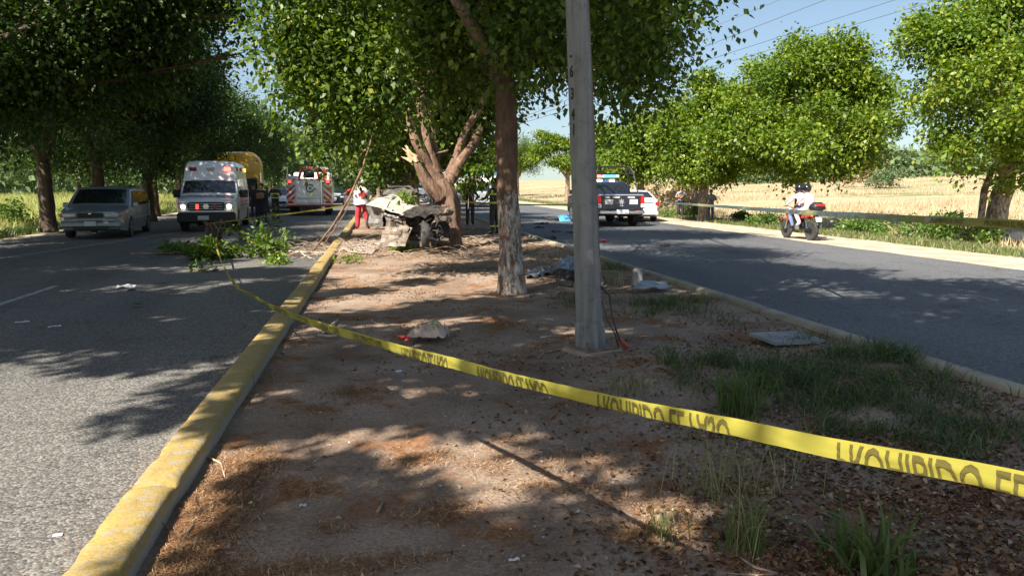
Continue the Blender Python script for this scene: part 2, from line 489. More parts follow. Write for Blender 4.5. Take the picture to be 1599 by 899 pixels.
M['blackpaint'] = pm('black paint', (.015, .015, .016), rough=.6)
M['rubber'] = pm('tyre rubber', (.028, .027, .026), (.05, .047, .043), scale=6, rough=.85)
M['rim'] = pm('alloy rim', (.45, .46, .47), rough=.35, metal=.7)
M['glass'] = pm('dark vehicle glass', (.012, .016, .018), rough=.06, spec=.9)
M['chrome'] = pm('chrome trim', (.65, .66, .68), rough=.18, metal=1)
M['white'] = pm('white vehicle paint', (.78, .79, .80), (.72, .73, .74), scale=2, rough=.28, coat=.5)
M['whitedusty'] = pm('dusty white paint', (.66, .65, .62), (.74, .73, .70), scale=2, rough=.4, coat=.3)
M['vanblue'] = pm('grey blue metallic paint', (.25, .28, .32), (.29, .32, .36), scale=2, rough=.32, metal=.35, coat=.7)
M['navy'] = pm('navy police paint', (.012, .016, .035), rough=.3, coat=.7)
M['silver'] = pm('silver paint', (.42, .44, .47), rough=.32, metal=.4, coat=.5)
M['red'] = pm('red paint', (.52, .03, .025), rough=.35, coat=.5)
M['redplastic'] = pm('red lamp plastic', (.50, .02, .02), rough=.25)
M['orange'] = pm('orange lamp plastic', (.75, .25, .03), rough=.3)
M['yellowtruck'] = pm('yellow truck paint', (.62, .36, .02), rough=.3, coat=.6)
M['lamp_white'] = pm('lit headlight', (.9, .85, .7), emit=(1, .86, .6), estr=3)
M['lamp_red'] = pm('lit red lamp', (.6, .05, .05), emit=(1, .06, .04), estr=1.2)
M['lamp_redhot'] = pm('lit red strobe', (.8, .1, .1), emit=(1, .12, .08), estr=2.2)
M['lamp_amber'] = pm('lit amber lamp', (.8, .4, .05), emit=(1, .36, .03), estr=1.8)
M['lamp_blue'] = pm('lit blue lamp', (.1, .3, .9), emit=(.03, .20, 1), estr=1.6)
M['lamp_clear'] = pm('clear lamp', (.6, .62, .62), rough=.2, spec=.8)
M['plate'] = pm('number plate', (.55, .62, .66), rough=.5)
M['blueprint'] = pm('blue print', (.04, .08, .28), rough=.5)
M['skin'] = pm('skin', (.38, .20, .13), (.42, .23, .15), scale=8, rough=.55)
M['hair'] = pm('black hair', (.012, .010, .009), rough=.5)
M['uniform'] = pm('dark navy uniform', (.018, .022, .038), (.028, .032, .05), scale=9, rough=.85, bump=.01, bscale=7)
M['bunker'] = pm('dark turnout cloth', (.03, .03, .03), (.05, .047, .04), scale=9, rough=.85, bump=.01, bscale=7)
M['hivis'] = pm('reflective yellow band', (.62, .70, .10), rough=.5)
M['redcloth'] = pm('red work cloth', (.52, .04, .06), (.44, .03, .045), scale=7, rough=.85, bump=.012, bscale=6)
M['whitecloth'] = pm('white cloth', (.72, .71, .72), (.62, .61, .64), scale=7, rough=.85, bump=.012, bscale=6)
M['bluecloth'] = pm('pale blue shirt', (.22, .27, .38), (.28, .33, .43), scale=7, rough=.85, bump=.01, bscale=6)
M['greycloth'] = pm('grey shirt', (.22, .22, .26), (.28, .28, .31), scale=7, rough=.85, bump=.01, bscale=6)
M['pinkcloth'] = pm('pink shirt', (.70, .42, .42), (.78, .52, .50), scale=6, rough=.85, bump=.012, bscale=7)
M['jeans'] = pm('blue jeans', (.10, .15, .25), (.14, .20, .32), scale=9, rough=.9)
M['darktrouser'] = pm('dark trousers', (.03, .032, .04), rough=.9)
M['tanleather'] = pm('brown bag', (.30, .16, .07), rough=.6)
M['helmet'] = pm('black helmet', (.012, .012, .014), rough=.15, coat=.8)
M['helmetwhite'] = pm('white cap', (.72, .73, .76), rough=.4)
M['shoe'] = pm('dark shoe', (.03, .025, .022), rough=.6)
M['whiteshoe'] = pm('white shoe', (.7, .7, .7), rough=.6)
M['tape'] = None
# ================================================================== SETTING: ground, roads, kerbs
def sstep(a, b, x):
    t = max(0.0, min(1.0, (x - a) / (b - a))); return t * t * (3 - 2 * t)
def terrain(x, y):
    z = -0.03
    if x > 15.0:
        z += -0.22 * sstep(15.5, 18.0, x) + .22 * sstep(22, 27, x)
        z += .040 * max(0.0, min(x, 140) - 26)
        z += .12 * noise.noise(Vector((x * .12, y * .12, 0))) * sstep(17, 24, x)
    elif x < -11.5:
        z += .03 + .10 * sstep(-11.5, -14, x) + .006 * max(0.0, -x - 20) + .1 * noise.noise(Vector((x * .12, y * .12, 4))) * sstep(-13, -17, x)
    return z
xs = [-900, -500, -300, -200, -140, -100, -75, -60, -50, -42, -36, -31, -27, -24, -21, -18.5, -16.5, -15, -13.8, -12.8, -12, -11.4, -11, -5, 0, 6, 12, 14.6, 15.0, 15.5, 16.2, 17, 18, 19, 20.5, 22, 23.5, 25, 27, 30, 34, 38, 43, 48, 54, 62, 72, 84, 98, 115, 140, 180, 240, 340, 500, 900]
ys = [-300, -120, -60, -30, -15, -5] + [0 + 3.0 * i for i in range(1, 30)] + [96, 105, 116, 130, 150, 175, 210, 260, 330, 430, 600, 900, 1400]
b = MB(); b.grid([[(x, y, terrain(x, y)) for x in xs] for y in ys])
b.build('ground', M['ground'], smooth=180, kind='structure')

def sheet(name, xa, xb, y0, y1, z, mat, n=60, jitter=0.0, seed=0, nx=4, warp=None):
    P = []
    for i in range(n + 1):
        t = i / n; y = y0 + (y1 - y0) * (t ** 2.2)
        a = xa(y) if callable(xa) else xa; c = xb(y) if callable(xb) else xb
        row = []
        for k in range(nx + 1):
            s = k / nx
            x = a + (c - a) * s
            zz = z + (warp(x, y) if warp else 0)
            row.append((x, y, zz))
        P.append(row)
    bb = MB(); bb.grid(P)
    return bb.build(name, mat, smooth=180, kind='structure')
def KL(y): return -1.27 + .016 * max(0, y - 4)
KLW = .23
def rag(y, s, a=.25): return a * noise.noise(Vector((y * .45, s, 0))) + a * .5 * noise.noise(Vector((y * 1.7, s, 3)))
sheet('road_verge', lambda y: -13.2 + rag(y, 1), -10.6, -20, 700, -.012, M['dirtverge'] if 'dirtverge' in M else M['sand'], 240)
sheet('left_road', lambda y: -11.05 + rag(y, 2, .15), lambda y: KL(y) + .02, -20, 700, 0, M['asphalt'], 240, nx=6)
sheet('right_shoulder', 12.2, lambda y: 15.35 + rag(y, 5, .3), -20, 700, -.006, M['sand'], 260)
sheet('right_road', 5.0, lambda y: 13.1 + rag(y, 6, .35), -20, 700, .0, M['asphalt_r'], 260, nx=6)
# painted lines, worn
def line(name, x0, x1, y0, y1):
    bb = MB(); n = max(2, int((y1 - y0) / 1.5)); P = []
    for i in range(n + 1):
        y = y0 + (y1 - y0) * i / n
        P.append([(x0 + (x1 - x0) * i / n - .055, y, .004), (x0 + (x1 - x0) * i / n + .055, y, .004)])
    bb.grid(P); return bb.build(name, M['paintline'], kind='structure')
line('lane_marking', -5.35, -5.35, 11.6, 14.4)
for k in range(1, 9): line('lane_marking', -5.35, -5.3, 11.6 + 9 * k, 14.4 + 9 * k)
line('edge_line', -9.0, -6.3, 18, 32)
# kerbs: bevelled profile swept
def kerb(name, xf, wid, h, mat, y0, y1, lean=.03, chips=.012):
    P = []
    n = 420
    for i in range(n + 1):
        t = i / n; y = y0 + (y1 - y0) * t ** 2.0
        x = xf(y)
        j = lambda q: chips * noise.noise(Vector((y * 1.9, q, 1))) + chips * .8 * noise.noise(Vector((y * 6.5, q * 3, 7)))
        prof = [(-lean, -.05), (-lean * .4 + j(1), h * .55), (0 + j(2), h - .022), (.02 + j(2), h + j(3) * .4), (wid * .35, h + .004 + j(4) * .5), (wid * .7, h + j(5) * .5), (wid - .02 + j(6), h + j(6) * .4), (wid + j(6), h - .022), (wid + .006 + j(7), h * .5), (wid + .01, -.05)]
        P.append([(x + a, y, c) for a, c in prof])
    bb = MB(); bb.grid(P); return bb.build(name, mat, smooth=50, kind='structure')
def kerb_sections(name, xf, wid, h, mat, y0, y1, L):
    root = bpy.data.objects.new(name, None); C.objects.link(root); root['kind'] = 'structure'
    y = y0; k = 0
    while y < y1:
        l = L * random.uniform(.93, 1.07); n = max(6, int(l / (.05 if y < 14 else .16 if y < 40 else .8)))
        dx, dz, sd = random.uniform(-.008, .008), random.uniform(-.007, .006), random.uniform(0, 99)
        brk = [random.random() < .45, random.random() < .45]; P = []
        for i in range(n + 1):
            t = i / n; yy_ = y + .005 + (l - .010) * t; x = xf(yy_) + dx
            ed = min(t, 1 - t) * l
            br = max(0, 1 - ed / .07) * (.03 if brk[int(t > .5)] else .006)
            j = lambda q: .003 * noise.noise(Vector((yy_ * 1.3, q, sd))) + .005 * noise.noise(Vector((yy_ * 14, q * 3, sd)))
            chip = max(0, noise.noise(Vector((yy_ * 3.1, 5, sd))) - .34) * .06
            prof = [(-.03, -.05), (-.012 + j(1), h * .55), (0 + j(2) + chip, h - .014 - chip), (.014 + j(2) + chip, h + j(3) * .4 - br - chip * .4), (wid * .35, h + .004 + j(4) * .5 - br * .5), (wid * .7, h + j(5) * .5 - br * .5), (wid - .02 + j(6), h + j(6) * .4 - br), (wid + j(6), h - .022), (wid + .006 + j(7), h * .5), (wid + .01, -.05)]
            P.append([(x + a, yy_, c + dz) for a, c in prof])
        bb = MB(); bb.grid(P); m_ = len(P[0]); bb.add(P[0], [tuple(range(m_))]); bb.add(P[-1], [tuple(reversed(range(m_)))])
        bb.build('kerb_section', mat, root, smooth=50)
        y += l; k += 1
        if y > 90: L = 30
kerb_sections('yellow_kerb', KL, KLW, .175, M['kerb'], -6, 300, 2.6)
kerb_sections('right_kerb', lambda y: 5.05 + .02 * noise.noise(Vector((y * .3, 9, 2))), .17, .125, M['kerb2'], -6, 300, 3.1)
def medz(x, y):
    e = min(1.0, max(0.0, (x + 1.05) / .5)) * min(1.0, max(0, (5.1 - x) / .5))
    z = .065 + .055 * e * noise.noise(Vector((x * .55, y * .45, 3))) + .022 * noise.noise(Vector((x * 2.3, y * 2.1, 1))) + .010 * noise.noise(Vector((x * 7, y * 7, 5)))
    return z
yy = [-6 + .25 * i for i in range(24)]
y = 0.0; st = .045
while y < 320:
    yy.append(y); y += st; st = min(st * 1.018, 4.0)
nx = 130
b = MB(); b.grid([[(KL(yv) + KLW - .02 + (5.07 - (KL(yv) + KLW - .02)) * (k / nx), yv, medz(KL(yv) + KLW + (5.07 - KL(yv) - KLW) * (k / nx), yv)) for k in range(nx + 1)] for yv in yy])
b.build('median_ground', M['dirt'], smooth=180, kind='structure')

# ================================================================== FOLIAGE GENERATORS
def leaves(rng, Cn, A, size, asp=.55, fold=.18, var=None, updir=.6):
    """Cn centres, A unit axes; returns verts/quads of folded leaf quads"""
    n = len(Cn)
    rn = rng.normal(size=(n, 3)); rn[:, 2] = np.abs(rn[:, 2]) * 1.0 + updir
    Wd = np.cross(A, rn); Wd /= (np.linalg.norm(Wd, axis=1, keepdims=True) + 1e-9)
    N = np.cross(Wd, A)
    s = size * (.45 + .95 * rng.uniform(0, 1, n) ** .8)[:, None]
    p0 = Cn; p2 = Cn + A * s
    mid = Cn + A * s * .45
    p1 = mid + Wd * s * asp * .5 + N * s * fold * .5
    p3 = mid - Wd * s * asp * .5 + N * s * fold * .5
    V = np.stack([p0, p1, p2, p3], 1).reshape(-1, 3)
    Q = np.arange(4 * n).reshape(-1, 4)
    return V, Q
def crown_mesh(name, blobs, n, size, mat, seed=1, clump=.34, per=26, droop=.7, asp=.55, hang=1.25, shell=.45, carve=.9, ct=-.10):
    """blobs: list of (x,y,z,rx,ry,rz). Leaves gather in drooping sprays spread through the volume."""
    rng = np.random.default_rng(seed)
    B = np.array(blobs, float)
    wgt = (B[:, 3] * B[:, 4] + B[:, 4] * B[:, 5] + B[:, 3] * B[:, 5]); wgt /= wgt.sum()
    nc = max(1, n // per)
    bi = rng.choice(len(B), nc, p=wgt)
    d = rng.normal(size=(nc, 3)); d /= np.linalg.norm(d, axis=1, keepdims=True)
    rr = rng.uniform(0, 1, nc) ** shell
    nzd = np.array([noise.noise(Vector((a[0] * 1.9 + seed, a[1] * 1.9 + i_ * 3.3, a[2] * 1.9))) for a, i_ in zip(d, bi)])
    rr *= 1 + .10 * rng.normal(size=nc) + .32 * nzd
    cc = B[bi, :3] + d * rr[:, None] * B[bi, 3:]
    fq = carve
    nzc = np.array([noise.noise(Vector((a[0] * fq + seed, a[1] * fq, a[2] * fq * 1.4))) for a in cc])
    keep = (nzc > ct) | ((rr < .5) & (rng.uniform(size=nc) < .6))
    cc, d, bi = cc[keep], d[keep], bi[keep]; nc = len(cc)
    out = d
    k = per
    cvar = rng.uniform(0, 1, nc)
    Cn = np.repeat(cc, k, 0); O = np.repeat(out, k, 0); cv = np.repeat(cvar, k)
    m = len(Cn)
    off = rng.normal(size=(m, 3)) * clump * .5; off[:, 2] *= hang
    off[:, 2] -= .25 * clump * np.linalg.norm(off[:, :2], axis=1) / clump
    Cn = Cn + off
    A = O * .5 + off / clump * .5 + rng.normal(size=(m, 3)) * .75; A[:, 2] -= droop * .6
    A /= np.linalg.norm(A, axis=1, keepdims=True) + 1e-9
    V, Q = leaves(rng, Cn, A, size, asp * 1.15)
    var = np.clip(cv * .55 + rng.uniform(0, .5, m), 0, 1)
    return fast_mesh(name, V, Q, mat, var)
def limb(b, p0, p1, r0, r1, n=6, wob=.08, seed=0, mi=0, jit=.25, seg=7):
    p0, p1 = Vector(p0), Vector(p1); L = (p1 - p0).length
    pts, rs = [], []
    for i in range(seg + 1):
        t = i / seg
        q = p0.lerp(p1, t) + Vector((noise.noise(Vector((t * 2.2, seed, 0))), noise.noise(Vector((t * 2.2, seed, 5))), noise.noise(Vector((t * 2.2, seed, 9))) * .5)) * wob * L * math.sin(math.pi * min(1, t * 1.0 + .0) * .9)
        pts.append(q); rs.append(r0 + (r1 - r0) * t)
    b.tube(pts, rs, n, mi, jit)
    return pts
def make_tree(base, blobs, n, size, leafm, barkm, r0, fork, label, group=None, seed=1, lean=(0, 0), clump=.34, per=26, trunks=None, nl=None, droop=.7, asp=.55, shell=.45, cat='tree', name='shade_tree', hang=1.25, flare=1.35, ct=-.10):
    """base: world; blobs relative to base"""
    root = empty(name, base, 0, label, cat, group)
    b = MB()
    top = Vector((lean[0], lean[1], fork))
    pts = []; rs = []
    for i in range(11):
        t = i / 10
        pts.append(Vector((lean[0] * t + .05 * noise.noise(Vector((t * 3, seed, 1))), lean[1] * t + .05 * noise.noise(Vector((t * 3, seed, 6))), -.08 + (fork + .08) * t)))
        rs.append(r0 * (1 - .22 * t) * (1 + (flare - 1) * max(0, 1 - t * 6)))
    b.rough(pts, rs, 22, 3, .14, seed)
    b.build('trunk', barkm, root, smooth=180)
    bl = sorted(blobs, key=lambda q: -(q[3] * q[4] * q[5]))[:nl or 9]
    for i, q in enumerate(bl):
        lb = MB()
        e = Vector(q[:3]); 
        s0 = top + Vector((0, 0, -.12 * r0 * (i % 3)))
        P = limb(lb, s0, e, r0 * .55, r0 * .10, 8, .10, seed * 7 + i)
        for k in range(3):
            s = P[3 + k]
            dv = Vector((random.uniform(-1, 1) * q[3], random.uniform(-1, 1) * q[4], random.uniform(-.2, 1) * q[5])) * .75
            limb(lb, s, e + dv, r0 * .2, r0 * .04, 5, .1, seed * 13 + i * 3 + k)
        lb.build('limb', M['bark'] if barkm is M['barkwhite'] else barkm, root, smooth=180)
    me = crown_mesh('crown', blobs, n, size, leafm, seed, clump, per, droop, asp, hang, shell, ct=ct)
    obj_of('crown', me, root)
    return root
def rand_blobs(rng, cx, cy, cz, RX, RY, RZ, n, r=(.9, 1.6), skirt=.3):
    out = []
    for i in range(n):
        d = rng.normal(size=3); d /= np.linalg.norm(d)
        k = rng.uniform(.45, .9)
        rr = rng.uniform(*r)
        out.append((cx + d[0] * k * RX, cy + d[1] * k * RY, cz + d[2] * k * RZ, rr * 1.15, rr * 1.15, rr * .85))
    return out
def pblob(base, px, py, depth, rpx, rz=None, ry=None):
    """ellipsoid of rpx photo pixels around a measured point, relative to base"""
    p = at(px, py, depth) - Vector(base); s = depth / F0
    return (p.x, p.y, p.z, rpx * s, (ry if ry else rpx * s), (rz if rz else rpx) * s)
# ================================================================== TREES
rng = np.random.default_rng(11)
# --- front median tree (whitewashed trunk)
fb = gp(800, 455, .07)
bl = [pblob(fb, 470, 60, 12.5, 85), pblob(fb, 440, 150, 12.2, 45), pblob(fb, 560, 110, 12.6, 95), pblob(fb, 530, 195, 12.8, 50), pblob(fb, 590, 125, 13.0, 62), pblob(fb, 590, 205, 13.2, 26, 22), pblob(fb, 660, 60, 12.0, 110),
      pblob(fb, 760, 20, 11.4, 120), pblob(fb, 700, 85, 12.6, 52), pblob(fb, 850, 30, 11.0, 95), pblob(fb, 880, 95, 11.6, 55), pblob(fb, 960, 60, 11.0, 85), pblob(fb, 1010, 130, 11.4, 55, 70), pblob(fb, 960, 170, 11.2, 45, 50), pblob(fb, 1030, 10, 10.6, 50), pblob(fb, 750, 100, 12.0, 38, 32),
      pblob(fb, 500, -60, 12, 110), pblob(fb, 650, -120, 12, 130), pblob(fb, 800, -150, 11.5, 130), pblob(fb, 930, -90, 11, 110), pblob(fb, 1060, -60, 10.6, 60), pblob(fb, 1125, 12, 10.4, 16, 18), pblob(fb, 700, -60, 14.5, 120), pblob(fb, 560, 40, 14.8, 110), pblob(fb, 860, 60, 14.2, 80, 60), pblob(fb, 990, 40, 13, 80), pblob(fb, 960, -60, 14.5, 120), pblob(fb, 980, 60, 15.5, 80, 60)]
def roofblob(base, px, py, z, r):
    p = gp(px, py, 0) - Vector((ld.x, ld.y, 0)) * (z / -ld.z) - Vector(base)
    return (p.x, p.y, z - base[2], r, r, .8)
bl += [roofblob(fb, *q) for q in [(900, 375, 7.5, 1.6), (1000, 378, 7.5, 1.6), (1090, 388, 7.6, 1.5), (950, 405, 7.2, 1.5), (1060, 415, 7.2, 1.5), (1030, 440, 7.2, 1.4), (1100, 430, 7.2, 1.3), (980, 425, 7.2, 1.3), (1150, 400, 7.6, 1.3), (880, 395, 7.2, 1.4)]]
for px, py, d in ((750, 60, 11.5), (850, 100, 11.5), (950, 80, 11.0), (1000, 130, 11.3), (900, 60, 11), (900, 20, 11.2), (780, 0, 11.5), (800, 200, 11.8)):
    q = at(px, py, d) - ld * (5.2 if d < 11.8 else 4.6) - fb; bl.append((q.x, q.y, q.z, 1.15, 1.15, .8))  # unseen lobes added above the frame, up-sun, to shade the crown below
make_tree(fb, bl, 190000, .102, M['leaf_ficus'], M['barkwhite'], .19, 3.35, 'tall leafy tree with half whitewashed trunk between the wreck and the grey pole', 'shade trees along the median', 3, (-.12, .1), clump=.42, per=26, droop=.8, nl=12)
# --- second median tree behind wreck
wb = gp(706, 380, .07)
root = empty('broken_tree', wb, 0, 'tree splintered by the crash, with torn pale limbs rising above the crumpled car', 'tree', 'shade trees along the median')
def pl(px, py, d): return at(px, py, d) - Vector(wb)
b = MB()
b.rough([pl(704, 392, 20.3), pl(703, 370, 20.3), pl(704, 335, 20.3), pl(697, 305, 20.3), pl(686, 285, 20.3)], [.40, .29, .27, .29, .25], 26, 8, .30, 3)
b.build('trunk', M['barkpale'], root, smooth=180)
Ls = [([(690, 295, 20.3), (672, 262, 20.2), (655, 232, 20.0), (644, 205, 20.0), (636, 172, 20.0)], [.24, .19, .15, .12, .08]),
      ([(680, 275, 20.3), (668, 235, 20.3), (662, 200, 20.4), (658, 175, 20.4), (656, 150, 20.4)], [.24, .19, .16, .14, .12]),
      ([(684, 250, 20.5), (676, 222, 20.6), (673, 200, 20.6), (671, 180, 20.6)], [.08, .15, .15, .13]),
      ([(698, 290, 20.3), (708, 262, 20.5), (718, 232, 20.6), (728, 205, 20.8), (742, 180, 21.0)], [.22, .16, .13, .11, .10]),
      ([(706, 275, 20.4), (722, 248, 20.5), (738, 228, 20.7), (748, 205, 20.8)], [.2, .15, .14, .12]),
      ([(690, 310, 20.2), (668, 285, 20.0), (655, 262, 19.9), (646, 248, 19.9), (641, 240, 19.9)], [.24, .17, .13, .10, .05])]
for pts, rr in Ls:
    b = MB(); b.rough([pl(*p) for p in pts], [r_ * .88 for r_ in rr], 18, 6, .24, rr[0] * 50)
    o = b.build('limb', M['barkpale'], root, smooth=180)
    e = MB(); tip = pl(*pts[-1]); dr = (tip - pl(*pts[-2])).normalized()
    for k in range(6):
        q = tip + Vector((random.uniform(-1, 1), random.uniform(-1, 1), 0)) * rr[-1] * .6
        e.tube([q - dr * .1, q + dr * random.uniform(.08, .3)], [rr[-1] * .45, .005], 5)
    e.build('splinter', M['rawwood'], o)
b = MB()
for k in range(7):
    p = pl(647 + random.uniform(-8, 8), 247 + random.uniform(-5, 5), 19.8); b.tube([p, p + Vector((random.uniform(-.3, -.02), -.05, random.uniform(.1, .3)))], [.06, .008], 5)
b.build('torn_wood', M['rawwood'], root)
b = MB()
for pts, rr in [([(700, 235, 20.5), (688, 238, 20.5), (664, 243, 20.2)], [.03, .03, .015]), ([(742, 180, 21), (770, 120, 21.5), (800, 60, 22)], [.12, .09, .04]), ([(671, 180, 20.6), (640, 110, 21), (600, 50, 21.5)], [.1, .08, .03]), ([(656, 150, 20.4), (690, 70, 21), (700, 0, 21.5)], [.09, .08, .04])]:
    b.tube([pl(*p) for p in pts], rr, 8, 0, .3)
b.build('limb', M['bark'], root, smooth=180)
bl = [pblob(wb, 500, 135, 22, 52), pblob(wb, 565, 215, 21.5, 36, 30), pblob(wb, 600, 190, 22, 65), pblob(wb, 570, 245, 21.5, 38, 25), pblob(wb, 640, 120, 22.5, 80), pblob(wb, 700, 150, 23, 70), pblob(wb, 760, 170, 22.5, 50, 60), pblob(wb, 720, 60, 22.5, 100), pblob(wb, 620, 30, 22, 100), pblob(wb, 800, 130, 22, 40, 40), pblob(wb, 745, 245, 21, 26, 30), pblob(wb, 520, 60, 22, 80), pblob(wb, 650, 235, 24, 50, 35), pblob(wb, 610, 265, 25, 40, 22), pblob(wb, 720, 205, 24, 42, 34), pblob(wb, 660, 205, 24.5, 52, 40), pblob(wb, 762, 215, 24, 28, 26), pblob(wb, 705, 248, 25, 34, 20), pblob(wb, 620, 225, 25.5, 40, 30), pblob(wb, 760, -60, 20, 130), pblob(wb, 900, -50, 20, 110), pblob(wb, 860, 40, 22, 90), pblob(wb, 640, -80, 20, 120), pblob(wb, 960, 60, 21, 70)]
bl += [roofblob(wb, *q) for q in [(840, 350, 8.5, 1.8), (920, 352, 8.5, 1.8), (1000, 362, 8.5, 1.6), (860, 340, 9, 1.8), (930, 343, 9, 1.7), (1050, 368, 8.5, 1.4)]]
obj_of('crown', crown_mesh('crown', bl, 100000, .145, M['leaf_ficus'], 5, .5, 24, .8), root)

# --- shared crowns for the rows
def proto(seed, RX, RZ, cz, n, size, mat, barkm, r0, fork, nb=16, per=22, r=(1.0, 1.8), clump=.45):
    rg = np.random.default_rng(seed)
    return rand_blobs(rg, 0, 0, cz, RX, RX, RZ, nb, r)
# left row
LG = 'shade trees along the left roadside'
llab = ['dark thick-trunked tree beside the minivan at its left', 'dark tree whose trunk rises right behind the minivan roof', 'dark tree between the minivan tail and the ambulance', 'dark tree standing behind the ambulance on the left roadside']
lpos = [(gp(76, 362), .30), (gp(158, 352), .36), (gp(234, 346), .27), (Vector((-11.5, 45, 0)), .3)]
blA = proto(21, 4.4, 2.9, 6.9, 0, 0, None, None, 0, 0, nb=30)
blB = proto(22, 4.6, 3.0, 7.1, 0, 0, None, None, 0, 0, nb=32)
blA += [(-1.8, -2.4, 3.3, 1.0, 1.0, .7), (2.1, -1.8, 3.5, 1.1, 1.1, .8), (2.6, 1.5, 3.4, 1.0, 1.0, .8), (-.6, 2.6, 2.9, 1.2, 1.0, .6), (2.9, -.6, 2.9, .9, 1.0, .6), (-2.9, .4, 2.9, 1.0, 1.0, .6)]
blB += [(2.2, -2.4, 3.4, 1.2, 1.2, .8), (-2.4, 1.4, 3.4, 1.0, 1.0, .8), (2.8, .5, 3.6, 1.1, 1.1, .8), (.4, 2.8, 3.0, 1.3, 1.0, .6), (-2.9, -1.0, 3.0, 1.0, 1.0, .6), (1.8, 1.9, 2.9, 1.0, .9, .5)]
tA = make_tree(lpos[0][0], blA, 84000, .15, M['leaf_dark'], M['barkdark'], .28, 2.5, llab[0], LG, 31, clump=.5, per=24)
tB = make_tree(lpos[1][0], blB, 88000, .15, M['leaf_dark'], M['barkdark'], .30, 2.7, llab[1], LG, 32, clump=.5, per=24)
def again(t, loc, az, s, label, group):
    c = copy_tree(t); c.location = loc; c.rotation_euler = (0, 0, R(az)); c.scale = (s, s, s)
    c['label'] = label; c['group'] = group
    return c
again(tA, lpos[2][0], 130, .97, llab[2], LG)
again(tB, lpos[3][0], 200, .86, llab[3], LG)
far = 'distant shade tree of the left roadside row, receding behind the emergency vehicles'
for i, y in enumerate([52, 59, 67, 75, 84, 94, 106, 120, 140, 165]):
    again((tA, tB)[i % 2], Vector((-11.2 + random.uniform(-.6, .6) + (i > 6) * 1.0, y, 0)), random.uniform(0, 360), random.uniform(.78, .95), far, LG)
# left row nearer than the frame: crowns reach into the picture's top left and shade the left road
near = 'near shade tree of the left roadside row, its dark crown filling the top left corner'
for i, (x, y, s) in enumerate([(-12.3, 23.5, 1.05), (-12.8, 16.5, 1.0), (-13.2, 9.0, .85)]):
    again((tB, tA, tB)[i], Vector((x, y, 0)), [40, 215, 300][i], s, ['left roadside tree next before the minivan, its dark crown over the left picture edge', 'left roadside tree two places before the minivan, only its dark crown in the corner', 'left roadside tree three places before the minivan, shading the left road'][i], LG)
# bough-heavy tree of the left row reaching toward the road at the top of the picture
nb = Vector((-12.6, 20.0, 0))
bl = [pblob(nb, *q) for q in [(300, 0, 19, 60, 36), (240, 30, 19, 60, 45), (180, 60, 19, 80), (80, 60, 18, 90), (375, 85, 20, 12, 22), (270, 75, 20, 34, 30), (370, -5, 19, 30, 16), (120, 140, 19.5, 60, 50), (20, 150, 18, 70, 60), (230, 110, 20, 50, 40), (100, -40, 18, 120), (250, -60, 18, 110), (350, 95, 20.5, 12, 20)]]
make_tree(nb, bl, 52000, .135, M['leaf_dark'], M['barkdark'], .28, 3.0, 'near left roadside tree whose boughs reach over the road at the top left', LG, 44, clump=.5, per=26, nl=12)
b = MB()
for P_, r_ in ([[(240, 52, 19), (290, 45, 19), (330, 30, 19), (375, 20, 19)], .035], [[(300, 26, 18.8), (340, 25, 18.8), (372, 28, 18.8)], .04], [[(320, 28, 19), (335, 50, 19), (352, 72, 19)], .02], [[(180, 40, 19), (205, 38, 19), (222, 22, 19)], .04]):
    b.tube([at(*q) - nb for q in P_], [r_, r_ * .8, r_ * .6, r_ * .3][:len(P_)], 6, 0, .2)
b.build('bare_bough', M['twig'], bpy.data.objects['shade_tree'] if False else [o for o in bpy.data.objects if o.get('label', '').startswith('near left roadside tree whose')][0], smooth=180)
# second file of trees behind the left row
behind = 'tree set back in the field behind the left roadside row'
for i, (x, y, s) in enumerate([(-19, 56, .8), (-24, 78, .8), (-34, 90, .8)]):
    again((tA, tB)[i % 2], Vector((x, y, 0)), random.uniform(0, 360), s, ['nearest', 'middle', 'farthest'][i] + ' of three trees set back in the field behind the left roadside row', 'trees in the left field')
# median row
MG = 'shade trees along the median'
blM = proto(23, 3.7, 2.4, 6.0, 0, 0, None, None, 0, 0, nb=24) + [(-2.2, -1.5, 3.3, .9, .9, .7), (1.8, -2, 3.4, .9, .9, .7)]
tM = make_tree(Vector((1.1, 27.5, .05)), blM, 62000, .155, M['leaf_ficus'], M['bark'], .30, 2.3, 'thick dark median tree directly behind the wreck', MG, 33, clump=.5, per=22)
for i, (x, y) in enumerate([(1.6, 34.5), (2.4, 41), (2.0, 49), (1.5, 58), (1.2, 68), (1.6, 80), (1.2, 94), (1.8, 110), (1.8, 135), (2, 165)]):
    again(tM, Vector((x, y, .05)), random.uniform(0, 360), random.uniform(.85, 1.0), 'receding median tree seen behind the wreck' if i > 1 else 'dark median tree just beyond the wreck, ' + ['left of its roof', 'right of its roof'][i], MG)
